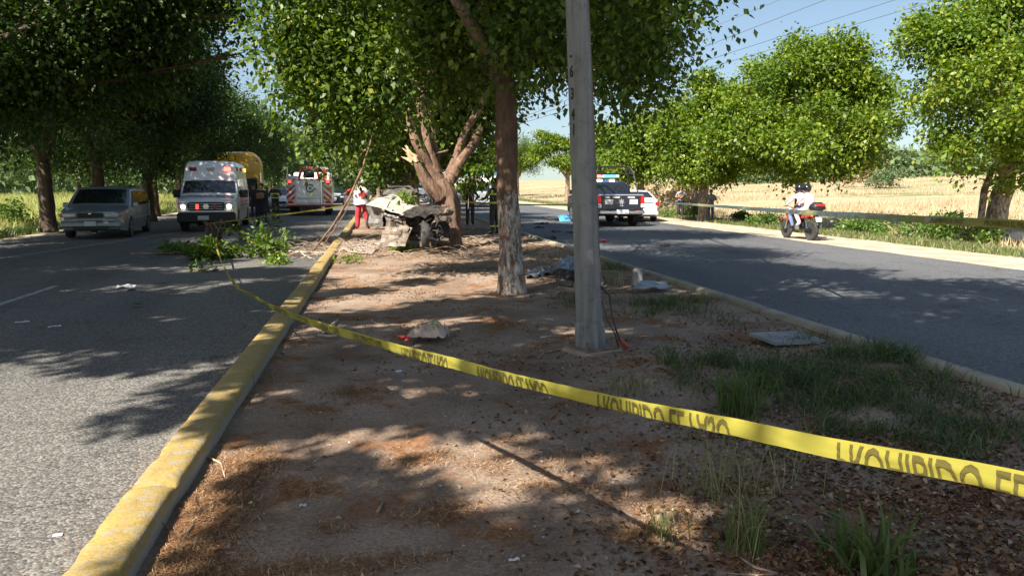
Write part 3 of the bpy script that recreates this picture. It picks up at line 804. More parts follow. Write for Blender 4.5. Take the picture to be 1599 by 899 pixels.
# median trees beside and behind the viewer: their crowns shade the foreground
def shadeblob(base, px, py, z, r, ry=None, rz=None):
    rz = rz or min(.7, r)
    z *= 1.5
    p = gp(px, py, .05) - Vector((ld.x, ld.y, 0)) * (z / -ld.z) - Vector(base)
    return (p.x, p.y, z - base[2], r, ry or r, rz)
nb = Vector((1.0, -2.4, .07))
SB = [(420, 890, .22), (520, 880, .3), (640, 885, .3), (760, 885, .3), (880, 885, .28), (990, 895, .22), (500, 810, .26), (600, 820, .26), (730, 845, .24), (860, 835, .2), (560, 750, .22), (490, 740, .2), (640, 770, .12),
      (480, 650, .4), (540, 620, .45), (430, 600, .32), (640, 640, .3), (730, 640, .35), (820, 650, .28), (900, 690, .2), (460, 560, .5), (560, 560, .7), (680, 560, .7), (800, 570, .7), (900, 600, .6), (960, 550, .8), (1050, 560, .8),
      (1060, 680, .45), (1150, 720, .4), (1250, 700, .55), (1350, 730, .5), (1500, 740, .65), (1450, 830, .45), (1320, 840, .35), (1560, 880, .45), (1000, 640, .5), (1130, 640, .55), (1230, 600, .8), (1400, 620, .9), (1550, 640, .9), (1420, 560, 1.0), (1280, 540, .9), (1150, 540, .8), (1240, 790, .25), (930, 760, .13), (1100, 890, .14),
      (600, 495, .45), (720, 480, .7), (500, 500, .4), (850, 480, .8), (560, 455, .4), (960, 490, .8), (660, 440, .3), (780, 520, .6), (470, 470, .4), (640, 520, .4), (540, 525, .35)]
b0 = [shadeblob(nb, px, py, 5.0 + (r > .5) * .3, r, None, min(.7, r * .8)) for px, py, r in SB]
make_tree(nb, b0, 78000, .155, M['leaf_ficus'], M['bark'], .25, 5.0, 'spreading median shade tree whose trunk stands just behind the viewer', MG, 41, clump=.20, per=16, nl=14, ct=-1)
nb = Vector((4.3, -.9, .07))
SB = [(1300, 500, 6.2, 1.6), (1450, 480, 6.6, 1.6), (1599, 500, 6.4, 1.8), (1250, 460, 6.6, 1.4), (1150, 440, 6.8, 1.2), (1380, 440, 6.8, 1.2), (1560, 445, 6.8, 1.3), (1100, 500, 6.2, 1.4), (1000, 470, 6.4, 1.4), (1050, 420, 6.9, 1.2), (900, 460, 6.4, 1.2), (1500, 560, 6.0, 1.4), (1680, 480, 6.6, 1.6), (1800, 520, 6.6, 1.8), (1200, 415, 6.9, .9), (1320, 425, 6.9, 1.0), (1599, 560, 6, 1.4), (1450, 520, 6, 1.4), (1200, 480, 6.4, 1.4), (1350, 520, 6.2, 1.3)]
b0 = [shadeblob(nb, *q) for q in SB]
make_tree(nb, b0, 66000, .185, M['leaf_ficus'], M['bark'], .25, 6.0, 'tall median shade tree standing beside the viewer near the right kerb', MG, 42, clump=.34, per=20, nl=12)
# left roadside tree beside the viewer, its edge shading the near left road
nb = Vector((-12.4, 1.0, 0))
SB = [(60, 510, 6.5, 1.1), (190, 515, 6.4, .9), (320, 530, 6.2, .6), (250, 555, 6, .4), (40, 470, 7, 1.4), (180, 470, 7, 1.4), (300, 470, 6.8, 1.2), (390, 470, 6.6, .8), (250, 640, 5.8, .14), (200, 650, 5.8, .1), (300, 625, 5.8, .14), (350, 590, 6, .2), (60, 430, 7.4, 1.6), (220, 430, 7.4, 1.4), (380, 425, 7, 1.1), (-120, 500, 6.6, 1.4), (120, 555, 6, .4), (10, 550, 6, .4), (330, 500, 6, .8), (420, 445, 6, .8), (150, 405, 6.5, 1.2), (300, 405, 6.5, 1.0)]
b0 = [shadeblob(nb, *q) for q in SB]
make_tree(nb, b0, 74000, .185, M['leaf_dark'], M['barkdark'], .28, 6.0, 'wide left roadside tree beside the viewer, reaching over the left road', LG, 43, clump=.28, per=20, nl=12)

# --- right-hand trees
def puffs(bl, k=.74, kz=.56, extra=1, seed=0):
    # break every lobe into a few flatter pads with air between them
    rr = np.random.default_rng(seed); out = []
    for q in bl:
        out.append((q[0], q[1], q[2], q[3] * k, q[4] * k, q[5] * kz))
        for _ in range(extra):
            d = rr.normal(size=3); d /= np.linalg.norm(d); kk = rr.uniform(.38, .55)
            out.append((q[0] + d[0] * q[3] * .8, q[1] + d[1] * q[4] * .8, q[2] + d[2] * q[5] * .8, q[3] * kk, q[4] * kk, q[5] * kk * .75))
    return out

RG = 'round bright trees along the right verge'
r1 = gp(1548, 376, -.12)
d1 = 23.6
bl = [pblob(r1, *q) for q in [(1470, 120, d1, 75), (1540, 60, d1, 80), (1600, 40, d1, 80), (1560, 140, d1 - 1.2, 90), (1492, 188, d1, 46), (1450, 60, d1, 50), (1640, 120, d1, 90), (1530, 225, d1 - .8, 60, 45), (1600, 225, d1 - .6, 55, 40), (1500, 10, d1 + 1, 60), (1448, 140, d1 + .4, 28), (1700, 60, d1, 90), (1720, 180, d1, 70), (1600, -30, d1 + 1, 70), (1540, 120, d1 + 2.5, 100), (1640, 60, d1 + 2.4, 100), (1650, 240, d1, 50, 40), (1580, 275, d1 + .3, 30, 18)]]
t = make_tree(r1, puffs(bl, extra=3, seed=31), 105000, .14, M['leaf_bright'], M['barkwhite'], .36, 2.1, 'large bright green tree with a thick whitewashed trunk at the right edge', RG, 51, (.35, 0), clump=.5, per=40, hang=.8, nl=10, shell=.28)
b = MB(); q0 = Vector((-.42, .1, -.05)); b.tube([q0, q0 + Vector((.05, 0, .8)), q0 + Vector((.08, 0, 1.7)), q0 + Vector((.35, 0, 2.5))], [.13, .11, .10, .08], 10, 0, .3)
b.build('side_stem', M['barkwhite'], t, smooth=180)
r2 = gp(1247, 352, -.05); d2 = 32
bl = [pblob(r2, *q) for q in [(1180, 150, d2, 60), (1240, 110, d2, 60), (1300, 120, d2, 60), (1342, 130, d2, 44), (1200, 210, d2 - 1, 55), (1260, 190, d2 - 1.8, 70), (1330, 200, d2 - 1, 60), (1345, 222, d2, 32, 44), (1150, 190, d2, 50), (1245, 255, d2 - 1, 42, 35), (1300, 245, d2 - .5, 40, 28), (1190, 250, d2, 34, 30), (1260, 150, d2 + 2.5, 90), (1330, 160, d2 + 2, 70), (1245, 72, d2, 20, 22), (1340, 85, d2 + .5, 26, 18), (1290, 80, d2, 28, 22), (1370, 150, d2 + .5, 20)]]
make_tree(r2, puffs(bl, extra=3, seed=32), 100000, .155, M['leaf_bright'], M['bark'], .24, 1.9, 'wide drooping green tree behind the motorcycle', RG, 52, clump=.52, per=40, hang=.85, nl=9, shell=.28)
r3 = gp(1097, 346, -.03); d3 = 36
bl = [pblob(r3, *q) for q in [(1100, 170, d3, 50), (1140, 160, d3, 45), (1060, 200, d3, 45), (1120, 225, d3 - 1.5, 50), (1060, 245, d3 - 1, 40, 35), (1160, 215, d3, 40), (1090, 262, d3 - .8, 34, 22), (1135, 265, d3 - .6, 30, 22), (1040, 190, d3 + 1, 35), (1105, 200, d3 + 2.5, 70), (1090, 130, d3, 26, 22), (1170, 245, d3, 22, 25)]]
make_tree(r3, puffs(bl, extra=2, seed=23), 72000, .165, M['leaf_bright'], M['barkwhite'], .24, 2.0, 'green tree with a dappled whitewashed trunk beside the onlookers', RG, 53, clump=.52, per=40, hang=.8, nl=8, shell=.28)
r4 = Vector((15.6, 43, -.1)); d4 = 44
bl = [pblob(r4, *q) for q in [(1010, 230, d4, 45), (970, 235, d4, 38), (1040, 255, d4, 38, 28), (985, 262, d4 - .5, 40, 24), (950, 225, d4 + 1, 30), (1020, 200, d4 + 1, 36), (1055, 225, d4, 34), (1000, 245, d4 + 2.5, 55, 40), (940, 250, d4 + 1, 28)]]
make_tree(r4, puffs(bl, extra=2, seed=24), 44000, .18, M['leaf_bright'], M['bark'], .25, 1.9, 'green tree rising directly behind the police pickup', RG, 54, clump=.7, per=60, hang=.7, nl=7, shell=.28)
r5 = Vector((17.6, 57, 0)); d5 = 58
bl = [pblob(r5, *q) for q in [(945, 225, d5, 34), (925, 250, d5, 26, 20), (965, 245, d5, 30, 22), (940, 205, d5, 22, 16), (905, 245, d5, 22, 16), (985, 225, d5, 30), (915, 222, d5, 26, 16)]]
make_tree(r5, puffs(bl, extra=2, seed=25), 20000, .2, M['leaf_bright'], M['bark'], .25, 2.0, 'green tree showing just right of the grey pole, behind the pickup mirror', RG, 55, clump=.75, per=50, hang=.6, nl=6, shell=.28)
r6 = gp(886, 312, .0); d6 = 84
bl = [pblob(r6, *q) for q in [(850, 232, d6, 24, 12), (880, 225, d6, 26, 14), (865, 215, d6, 18, 9), (840, 246, d6, 18, 8), (885, 250, d6, 26, 14), (850, 206, d6, 8, 7), (905, 240, d6, 22, 14), (862, 250, d6, 22, 9), (900, 262, d6, 16, 8)]]
make_tree(r6, puffs(bl, extra=1, seed=16), 20000, .24, M['leaf_bright'], M['bark'], .3, 2.4, 'isolated distant green tree left of the grey pole in the dry field', RG, 56, clump=.8, per=60, hang=.4, nl=6, shell=.4)
for i, (x, y, s) in enumerate([(20, 104, 1.0), (21, 122, 1.0), (22, 150, 1)]):
    c = again(tM, Vector((x, y, .2)), 77 * i, s, ['first', 'second', 'third'][i] + ' small far tree of the right verge row beyond the isolated tree', RG)
# far tree lines on the horizon (read as one mass)
def hedge(name, pts, h, n, size, seed, label, cat, mat='leaf_far', dens=None):
    bls = []
    rg = np.random.default_rng(seed)
    for (x, y, z, r) in pts:
        bls.append((x, y, z + h * .4, r, r * .7, h * rg.uniform(.4, .62)))
    me = crown_mesh(name, bls, n, size, M[mat], seed, .9, 16, .3, .7, 1.0, .35)
    o = obj_of(name, me); return finish(o, label, cat, kind='stuff')
pts = []
for i in range(60):
    px = 1150 + i * 11; d = 165 + 25 * math.sin(i * 1.3) + random.uniform(-10, 10)
    p = at(px, HOR, d); pts.append((p.x, p.y, terrain(p.x, p.y), random.uniform(4, 8)))
hedge('distant_tree_line', pts, 6.2, 30000, 1.1, 61, 'low hazy green tree line on the horizon beyond the dry field', 'tree line')
pts = []
for i in range(46):
    px = -60 + i * 15; d = 120 + 20 * math.sin(i * 1.7) + random.uniform(-10, 10)
    p = at(px, HOR, d); pts.append((p.x, p.y, .3, random.uniform(4, 7)))
hedge('distant_tree_line', pts, 6.5, 24000, .9, 62, 'hazy green tree line closing off the left field', 'tree line')
# ================================================================== GRASS, BUSHES, LITTER
def blades(rng, X, Y, Z, h, wd, lean=.35, seg=2):
    n = len(X)
    a = rng.uniform(0, 2 * math.pi, n); hh = h * rng.uniform(.5, 1.2, n); ww = wd * rng.uniform(.6, 1.3, n)
    lx = rng.normal(size=n) * lean * hh; ly = rng.normal(size=n) * lean * hh
    ca, sa = np.cos(a) * ww / 2, np.sin(a) * ww / 2
    b0 = np.stack([X - ca, Y - sa, Z], 1); b1 = np.stack([X + ca, Y + sa, Z], 1)
    m0 = np.stack([X - ca * .8 + lx * .35, Y - sa * .8 + ly * .35, Z + hh * .6], 1); m1 = np.stack([X + ca * .8 + lx * .35, Y + sa * .8 + ly * .35, Z + hh * .6], 1)
    t = np.stack([X + lx, Y + ly, Z + hh * (1 - .15 * np.hypot(lx, ly) / (hh + 1e-6))], 1)
    if seg == 1:
        V = np.stack([b0, b1, t], 1).reshape(-1, 3); return V, np.arange(3 * n).reshape(-1, 3)
    V = np.stack([b0, b1, m1, m0, t], 1).reshape(-1, 3)
    i = np.arange(n)[:, None] * 5
    F = np.concatenate([i + np.array([[0, 1, 2]]), i + np.array([[0, 2, 3]]), i + np.array([[3, 2, 4]])], 1).reshape(-1, 3)
    return V, F
def grass_obj(name, pts, h, wd, mat, seed, lean=.35, label=None, cat=None, seg=2, kind='stuff', group=None, parent=None, vlo=0, vhi=1):
    rng = np.random.default_rng(seed)
    P = np.array(pts, float)
    hh = h * (P[:, 3] if P.shape[1] > 3 else 1.0)
    V, F = blades(rng, P[:, 0], P[:, 1], P[:, 2] - .01, hh, wd, lean, seg)
    var = rng.uniform(vlo, vhi, len(P)); var = np.repeat(var, len(F) // len(P))
    me = fast_mesh(name, V, F, M[mat], var, 3)
    return finish(obj_of(name, me, parent), label, cat, group, kind)
rg = np.random.default_rng(5)
# right field of dry grass: tufts, tall and pale
n = 90000
Y = rg.uniform(0, 1, n); D = 22 + 150 * Y ** 1.5
A = np.radians(rg.uniform(4, 47, n)); X = D * np.sin(A); Yv = D * np.cos(A)
nz = np.array([noise.noise(Vector((x * .08, y * .08, 2))) for x, y in zip(X, Yv)])
ok = (X > 19 + 2 * nz) & (nz + rg.uniform(-.35, .35, n) > -.12)
X, Yv, nz = X[ok], Yv[ok], nz[ok]
Z = np.array([terrain(x, y) for x, y in zip(X, Yv)])
grass_obj('dry_grass', np.stack([X, Yv, Z, 1 + .5 * nz], 1), .42, .05, 'drygrass', 7, .4, 'tall pale dry grass covering the field on the right', 'grass', seg=1)
# left field
n = 60000
D = 24 + 110 * rg.uniform(0, 1, n) ** 1.5; A = np.radians(rg.uniform(-27, -2, n)); X = D * np.sin(A); Yv = D * np.cos(A)
ok = X < -12.4
X, Yv = X[ok], Yv[ok]; Z = np.array([terrain(x, y) for x, y in zip(X, Yv)])
grass_obj('meadow_grass', np.stack([X, Yv, Z], 1), .55, .05, 'mixgrass', 8, .3, 'yellow green weeds and grass in the sunny field behind the left trees', 'grass', seg=1)
# right verge green strip
n = 46000
Yv = 8 + 90 * rg.uniform(0, 1, n) ** 1.6; X = 15.3 + np.abs(rg.normal(size=n)) * 1.5 + rg.uniform(-.15, .4, n)
nz = np.array([noise.noise(Vector((x * .5, y * .35, 2))) for x, y in zip(X, Yv)])
ok = (nz + rg.uniform(-.4, .4, n)) > -.25
X, Yv = X[ok], Yv[ok]; Z = np.array([terrain(x, y) for x, y in zip(X, Yv)])
grass_obj('verge_grass', np.stack([X, Yv, Z, np.clip(.5 + (X - 15.3) * .6, .4, 1.3)], 1), .24, .02, 'grass', 9, .5, 'short green and straw grass along the right road verge', 'grass', vlo=.35)
# left verge green strip
n = 14000
Yv = 20 + 70 * rg.uniform(0, 1, n) ** 1.6; X = -11.7 - np.abs(rg.normal(size=n)) * 1.2
grass_obj('verge_grass', np.stack([X, Yv, np.full(n, .0)], 1), .32, .03, 'grass', 10, .4, 'shaded green grass under the left roadside trees', 'grass', vhi=.8)
# bushes on the right verge
def bush(p, r, h, n, size, label, seed, mat='leaf_shrub', group=None):
    root = empty('roadside_bush', p, 0, label, 'bush', group)
    b = MB()
    for k in range(7):
        a = random.uniform(0, 6.28); b.tube([(0, 0, -.05), (math.cos(a) * r * .25, math.sin(a) * r * .25, h * .4), (math.cos(a) * r * .6, math.sin(a) * r * .6, h * .75)], [.02, .014, .006], 5)
    b.build('stem', M['twig'], root)
    bl = []
    rr = np.random.default_rng(seed)
    for k in range(6):
        a = rr.uniform(0, 6.28); q = rr.uniform(0, .6) * r
        bl.append((math.cos(a) * q, math.sin(a) * q, h * rr.uniform(.3, .7), r * .5, r * .5, h * .35))
    obj_of('foliage', crown_mesh('foliage', bl, n, size, M[mat], seed, .2, 14, .0, .6, .9, .4), root)
    return root
BG = 'leafy bushes along the right verge'
for i, (px, py, r, h, lab) in enumerate([(1170, 352, 1.1, .8, 'green bush just right of the whitewashed trunk by the onlookers'), (1215, 362, .9, .75, 'low green bush immediately left of the motorcycle front wheel'), (1312, 362, 1.5, .95, 'broad dark bush right of the motorcycle'), (1375, 368, 1.1, .9, 'dark bush midway between the motorcycle and the large right tree'), (1425, 372, 1.0, 1.1, 'tall dark bush with a bare stalk left of the large right tree'), (1490, 372, 1.1, .7, 'low dark bush at the left foot of the large right tree'), (1040, 338, 1.2, .8, 'bush behind the white sedan'), (1130, 340, .8, .55, 'small bush in front of the onlookers, right of their tree')]):
    p = gp(px, py, 0); p.x += .9; p.z = terrain(p.x, p.y)
    bush(p, r, h, 2600, .10, lab, 70 + i, group=BG)
for i, (x, y, r, h) in enumerate([(-13.2, 27, 1.2, .9), (-13.6, 32.5, 1.3, 1.1), (-12.9, 37, 1, .8), (-14.5, 24.5, 1.3, 1.0), (-13.4, 43, 1.2, .9)]):
    lab = ['low shaded bush under the trees left of the minivan', 'shaded bush behind the minivan bonnet', 'shaded bush behind the minivan tail', 'bush at the far left edge beyond the road', 'shaded bush left of the ambulance'][i]
    bush(Vector((x, y, .03)), r, h, 2200, .10, lab, 90 + i, 'leaf_shrub', 'bushes under the left roadside trees')
# dry scrub in the right field behind sedan
for i, (px, d, r, h, lab) in enumerate([(1065, 50, 3.2, 2.6, 'dry straw coloured thicket behind the onlookers'), (1020, 56, 3, 2.2, 'dry thicket behind the white sedan roof'), (1325, 95, 6, 3.0, 'rusty dry scrub on the field crest right of the motorcycle'), (1380, 88, 4, 2.6, 'pale green scrub on the field crest beside the rusty scrub')]):
    p = at(px, HOR, d); p.z = terrain(p.x, p.y)
    bush(p, r, h, 4200, .22, lab, 110 + i, ['dryscrub', 'dryscrub', 'dryscrub', 'leaf_far'][i], 'scrub in the dry field') if False else bush(p, r, h, 4200, .2, lab, 110 + i, ['drygrass', 'drygrass', 'deadleaf', 'leaf_far'][i], 'scrub in the dry field')

# median grass patches  (px,py centre, spread m, count, height)
pg = []
for (px, py, sx, sy, n, h) in [(1200, 590, .8, .45, 3600, .95), (1330, 600, .9, .5, 4400, 1.0), (1420, 560, .6, .22, 3400, 1.1), (1340, 548, .5, .2, 1500, 1.1), (1150, 580, .3, .3, 700, 1.1), (1300, 660, .8, .3, 1600, .8), (1430, 650, .6, .3, 1300, .7), (1500, 700, .7, .35, 1300, .7), (1240, 535, .4, .2, 700, .9),
                                (1030, 480, .55, .55, 1500, .9), (1070, 470, .4, .3, 700, .8), (960, 420, .25, .3, 400, 1.2), (895, 470, .3, .5, 600, .7), (1050, 550, .12, .1, 160, .9), (850, 395, .9, .8, 900, .7), (760, 360, .6, 1.2, 500, .7), (1520, 660, .4, .3, 500, .6), (1140, 500, .3, .3, 260, .7), (620, 400, .8, .6, 260, .6)]:
    c = gp(px, py, .08)
    x = c.x + rg.normal(size=n) * sx * .55; y = c.y + rg.normal(size=n) * sy * .75
    for a, q in zip(x, y):
        if -.9 < a < 5.12 and noise.noise(Vector((a * 2.6, q * 2.2, 4))) + random.uniform(-.35, .35) > .02: pg.append((a, q, medz(a, q), h * random.uniform(.6, 1.1)))
grass_obj('median_grass', pg, .19, .008, 'grass', 12, .95, 'dark green straggly grass spreading over the right part of the median', 'grass', vhi=.82)
# individual tufts
def tuft(px, py, n, h, wd, lean, lab, seed, spread=.05, mat='grass', vlo=0.3, vhi=1):
    c = gp(px, py, .09); c.z = medz(c.x, c.y)
    rr = np.random.default_rng(seed)
    P = np.stack([rr.normal(size=n) * spread, rr.normal(size=n) * spread, np.zeros(n)], 1)
    o = grass_obj('grass_tuft', P, h, wd, mat, seed, lean, lab, 'grass tuft', kind=None, group='single grass tufts on the median', vlo=vlo, vhi=vhi)
    o.location = c
tuft(1165, 850, 110, .34, .006, .35, 'wispy grass tuft lit at its foot near the bottom of the median', 1)
tuft(1365, 890, 46, .34, .022, .55, 'broad-bladed green tuft at the bottom right', 2, .07, vlo=.25, vhi=.7)
tuft(1330, 870, 34, .26, .020, .7, 'small broad-bladed tuft left of the larger one at the bottom right', 12, .07, vlo=.25, vhi=.7)
tuft(1035, 830, 38, .20, .006, .45, 'thin grass tuft beside a yellow leaf', 3)
tuft(985, 612, 70, .16, .006, .4, 'pair of light tufts behind the yellow tape below the pole', 4, .10)
tuft(1155, 640, 160, .38, .010, .3, 'upright dark green tuft behind the yellow tape', 5, .09, vhi=.6)
tuft(955, 440, 70, .42, .007, .3, 'sunlit seeding tuft right of the pole', 6, .12, vlo=.6)
tuft(1110, 760, 60, .42, .004, .4, 'sparse dry stalks standing in shade in front of the tape', 7, .12, vlo=.7)
tuft(1200, 745, 50, .40, .004, .4, 'second spray of sparse dry stalks right of the first, in front of the tape', 8, .12, vlo=.7)
tuft(1050, 570, 90, .18, .008, .4, 'small dark tuft right of the pole footing', 9, .07, vhi=.5)
# leaf litter
def scatter_leaves(name, pts, size, mat, seed, label, asp=.55, flat=.25, curl=.5):
    rr = np.random.default_rng(seed); P = np.array(pts); n = len(P)
    A = rr.normal(size=(n, 3)); A[:, 2] *= flat; A /= np.linalg.norm(A, axis=1, keepdims=True)
    V, Q = leaves(rr, P, A, size, asp, curl, updir=2.2)
    V = V.reshape(-1, 4, 3); V[:, :, 2] += np.maximum(0, (P[:, 2] + .003 - V[:, :, 2].min(1)))[:, None]; V = V.reshape(-1, 3)
    me = fast_mesh(name, V, Q, M[mat], rr.uniform(0, 1, n))
    return finish(obj_of(name, me), label, 'litter', kind='stuff')
pts = []
while len(pts) < 17000:
    px = random.gauss(1400, 230); py = random.uniform(520, 1050) if random.random() < .8 else random.uniform(430, 600)
    c = gp(px, py, .08)
    if -.8 < c.x < 5.0 and c.y < 14:
        if noise.noise(Vector((c.x * 1.5, c.y * 1.5, 8))) + random.uniform(-.5, .5) > -.15: pts.append((c.x, c.y, medz(c.x, c.y)))
scatter_leaves('leaf_litter', pts, .034, 'deadleaf', 14, 'brown fallen leaves carpeting the right foreground of the median')
pts = []
while len(pts) < 5000:
    x = random.uniform(-.9, 5); y = random.uniform(1.5, 26)
    if noise.noise(Vector((x * .9, y * .9, 3))) + random.uniform(-.2, .2) > .12: pts.append((x, y, medz(x, y)))
scatter_leaves('leaf_litter', pts, .035, 'deadleaf', 15, 'scattered small brown leaves over the bare earth of the median')
# needle and twig litter in patches
def twigs(name, centres, n, L, wd, seed, label, mat='needle'):
    rr = np.random.default_rng(seed); P = []
    for (x, y, sx, sy, k) in centres:
        q = rr.normal(size=(k, 2)) * (sx, sy) + (x, y); P.append(q)
    P = np.concatenate(P); P = P[(P[:, 0] > -.98) & (P[:, 0] < 5.05)]
    n = len(P); a = rr.uniform(0, math.pi, n); l = L * rr.uniform(.3, 1.3, n)
    z = np.array([medz(x, y) for x, y in P]) + rr.uniform(.001, .016, n)
    dx, dy = np.cos(a) * l / 2, np.sin(a) * l / 2; tz = rr.normal(size=n) * .15 * l
    wx, wy = -np.sin(a) * wd / 2, np.cos(a) * wd / 2
    c = np.stack([P[:, 0], P[:, 1], z], 1)
    e = np.stack([dx, dy, tz], 1); w = np.stack([wx, wy, np.zeros(n)], 1)
    k_ = np.stack([-dy, dx, np.abs(tz)], 1) * rr.uniform(-.3, .3, n)[:, None]
    V = np.stack([c - e - w, c + k_ - w, c + e, c + k_ + w], 1).reshape(-1, 3)
    me = fast_mesh(name, V, np.arange(4 * n).reshape(-1, 4), M[mat], rr.uniform(0, 1, n))
    return finish(obj_of(name, me), label, 'litter', kind='stuff')
cs = []
for (px, py, sx, sy, k) in [(350, 760, .12, .25, 5200), (300, 830, .14, .2, 5600), (270, 890, .14, .15, 4600), (400, 720, .12, .15, 2400), (330, 900, .25, .08, 1500), (555, 612, .13, .10, 1700), (660, 712, .10, .06, 1300), (690, 800, .12, .08, 1400), (430, 530, .12, .3, 1200), (420, 585, .08, .2, 700), (520, 820, .06, .05, 240), (490, 765, .05, .05, 180), (700, 610, .2, .2, 700), (900, 720, .3, .15, 1500), (1000, 780, .25, .12, 1200), (1020, 820, .15, .08, 900), (800, 690, .1, .1, 400), (870, 760, .2, .08, 900), (1250, 860, .2, .1, 900), (1130, 720, .2, .15, 700), (800, 500, .6, .5, 1500), (640, 450, .6, .6, 1200), (900, 640, .4, .3, 900), (470, 880, .2, .06, 800), (600, 880, .2, .05, 700), (500, 640, .12, .15, 300)]:
    c = gp(px, py, .08); cs.append((c.x, c.y, sx, sy, k))
for i in range(60):
    cs.append((random.uniform(-.8, 4.9), random.uniform(2, 16), random.uniform(.06, .2), random.uniform(.06, .2), 220))
cs.append((2, 6, 1.6, 4, 2600)); cs += [(.6, 19.3, .9, 1.0, 2600), (2.6, 17.5, 1.2, 1.5, 2600), (3.4, 21, 1.0, 2, 1500), (-.5, 18.5, .3, 1.5, 900), (1.2, 14.5, 1.2, 1.5, 1800)]
twigs('needle_litter', cs, 0, .06, .0034, 16, 'reddish brown needle and twig litter gathered in patches on the median')
# litter on the road along the kerb
rr = np.random.default_rng(3)
n = 5200
yv = 1.6 + 12 * rg.uniform(0, 1, n) ** 1.5; xv = np.array([KL(y) for y in yv]) - np.abs(rg.normal(size=n)) * .10 - .02
ok = np.array([noise.noise(Vector((0, y * 1.3, 6))) for y in yv]) + rg.uniform(-.25, .25, n) > .05
_m = medz; medz = lambda x, y: .002
P_ = np.stack([xv, yv], 1)[ok]
a_ = rg.uniform(0, math.pi, len(P_)); l_ = .05 * rg.uniform(.3, 1.3, len(P_))
c_ = np.stack([P_[:, 0], P_[:, 1], rg.uniform(.004, .012, len(P_))], 1); e_ = np.stack([np.cos(a_) * l_ / 2, np.sin(a_) * l_ / 2, rg.normal(size=len(P_)) * .004], 1); w_ = np.stack([-np.sin(a_) * .0012, np.cos(a_) * .0012, np.zeros(len(P_))], 1)
V_ = np.stack([c_ - e_ - w_, c_ + e_ * .1 - w_ * 1.2, c_ + e_, c_ + w_ * 1.2], 1).reshape(-1, 3)
finish(obj_of('kerb_litter', fast_mesh('kerb_litter', V_, np.arange(len(V_)).reshape(-1, 4), M['needle'], rg.uniform(.4, 1, len(P_)))), 'straw coloured litter gathered on the road against the yellow kerb', 'litter', kind='stuff')
medz = _m
# fallen twigs, separately
def twig(pts, r, lab, mat='twig', name='fallen_twig', cat='twig', group='fallen twigs on the median', side=3):
    b = MB(); P = [Vector(p) for p in pts]
    b.tube(P, [r * (1 - .6 * i / (len(P) - 1)) for i in range(len(P))], 6, 0, .2)
    for k in range(side):
        i = random.randrange(1, len(P)); dirn = (P[i] - P[i - 1]).normalized()
        sd = Vector((-dirn.y, dirn.x, .15)) * random.choice((-1, 1)) + dirn * .8
        b.tube([P[i - 1], P[i - 1] + sd * r * 12, P[i - 1] + sd * r * 20 + dirn * r * 5], [r * .5, r * .35, r * .15], 5)
    o = b.build(name, M[mat], smooth=180)
    return finish(o, lab, cat, group)
def gpts(l, lift=.01): 
    out = []
    for px, py in l:
        c = gp(px, py, .08); c.z = medz(c.x, c.y) + lift; out.append(c)
    return out
twig(gpts([(285, 840), (315, 800), (345, 782), (385, 760), (405, 738)]), .008, 'forked dark stick in the litter beside the yellow kerb', 'barkdark')
twig(gpts([(325, 712), (345, 722), (352, 745)]), .008, 'short pale bent stick beside the kerb, above the forked one', 'paletwig', side=1)
twig(gpts([(700, 803), (725, 799), (750, 801)]), .004, 'thin dark crooked twig lying in the sunlit patch')
twig(gpts([(590, 174 + 626), (598, 784)]), .010, 'stubby broken stick at the edge of the sunlit patch', side=0)
twig(gpts([(840, 556), (850, 548), (876, 541)]), .012, 'dark stick left of the pole footing')
twig(gpts([(845, 524), (862, 521)]), .010, 'short whitish stick left of the pole', 'paletwig', side=0)
twig(gpts([(505, 520), (520, 508), (528, 500)], .03), .022, 'curled pale bark strip behind the yellow tape', 'paletwig', side=0)
twig(gpts([(497, 524), (517, 526), (535, 522)], .03), .016, 'second pale bark strip beside the curled one', 'paletwig', side=0)
twig(gpts([(1000, 525), (1018, 520)]), .008, 'small grey stick right of the pole footing', 'paletwig', side=0)
twig(gpts([(1215, 890), (1180, 880), (1150, 862)]), .009, 'dark bent stick at the bottom of the median')
# yellow leaf etc
def one_leaf(px, py, s, mat, lab, z=.08, tilt=.2, name='fallen_leaf'):
    c = gp(px, py, z); c.z = (medz(c.x, c.y) if z > .05 else 0) + .012
    b = MB(); n = 7; P1 = []; 
    for i in range(n):
        t = i / (n - 1); wv = math.sin(math.pi * t ** .8) * s * .38
        P1.append([(-wv, s * (t - .5), .3 * wv + .12 * s * (2 * t - 1) ** 2 + tilt * s * t), (0, s * (t - .5), .12 * s * (2 * t - 1) ** 2 + tilt * s * t), (wv, s * (t - .5), .3 * wv + .12 * s * (2 * t - 1) ** 2 + tilt * s * t)])
    b.grid(P1); o = b.build(name, mat, loc=c, smooth=180); o.rotation_euler = (0, 0, random.uniform(0, 6))
    return finish(o, lab, 'leaf')
ML = pm('yellowing leaf', (.50, .46, .05), (.36, .38, .05), scale=20, rough=.5)
MLg = pm('fresh green leaf', (.20, .38, .05), rough=.45)
one_leaf(1043, 838, .085, ML, 'yellow leaf lying beside the thin grass tuft', tilt=.5)
one_leaf(212, 480, .20, MLg, 'bright green leaf sprig lying on the left road', 0, .3)
one_leaf(391, 783, .03, ML, 'tiny yellow green leaf by the forked stick')
one_leaf(530, 782, .035, MLg, 'tiny green leaf on the bare shaded earth')
# small pebbles
peb = MB()
for i in range(420):
    x = random.uniform(-.8, 4.9); y = 1.8 + 14 * random.random() ** 1.6; r = random.uniform(.004, .013)
    b0 = len(peb.v); peb.ball((x, y, medz(x, y) + r * .3), (r, r * random.uniform(.6, 1), r * .6), 6, 4)
finish(peb.build('pebbles', pm('pale pebbles', (.42, .38, .34), rough=.8), smooth=180, kind='stuff'), 'pale pebbles strewn over the median earth', 'pebbles')
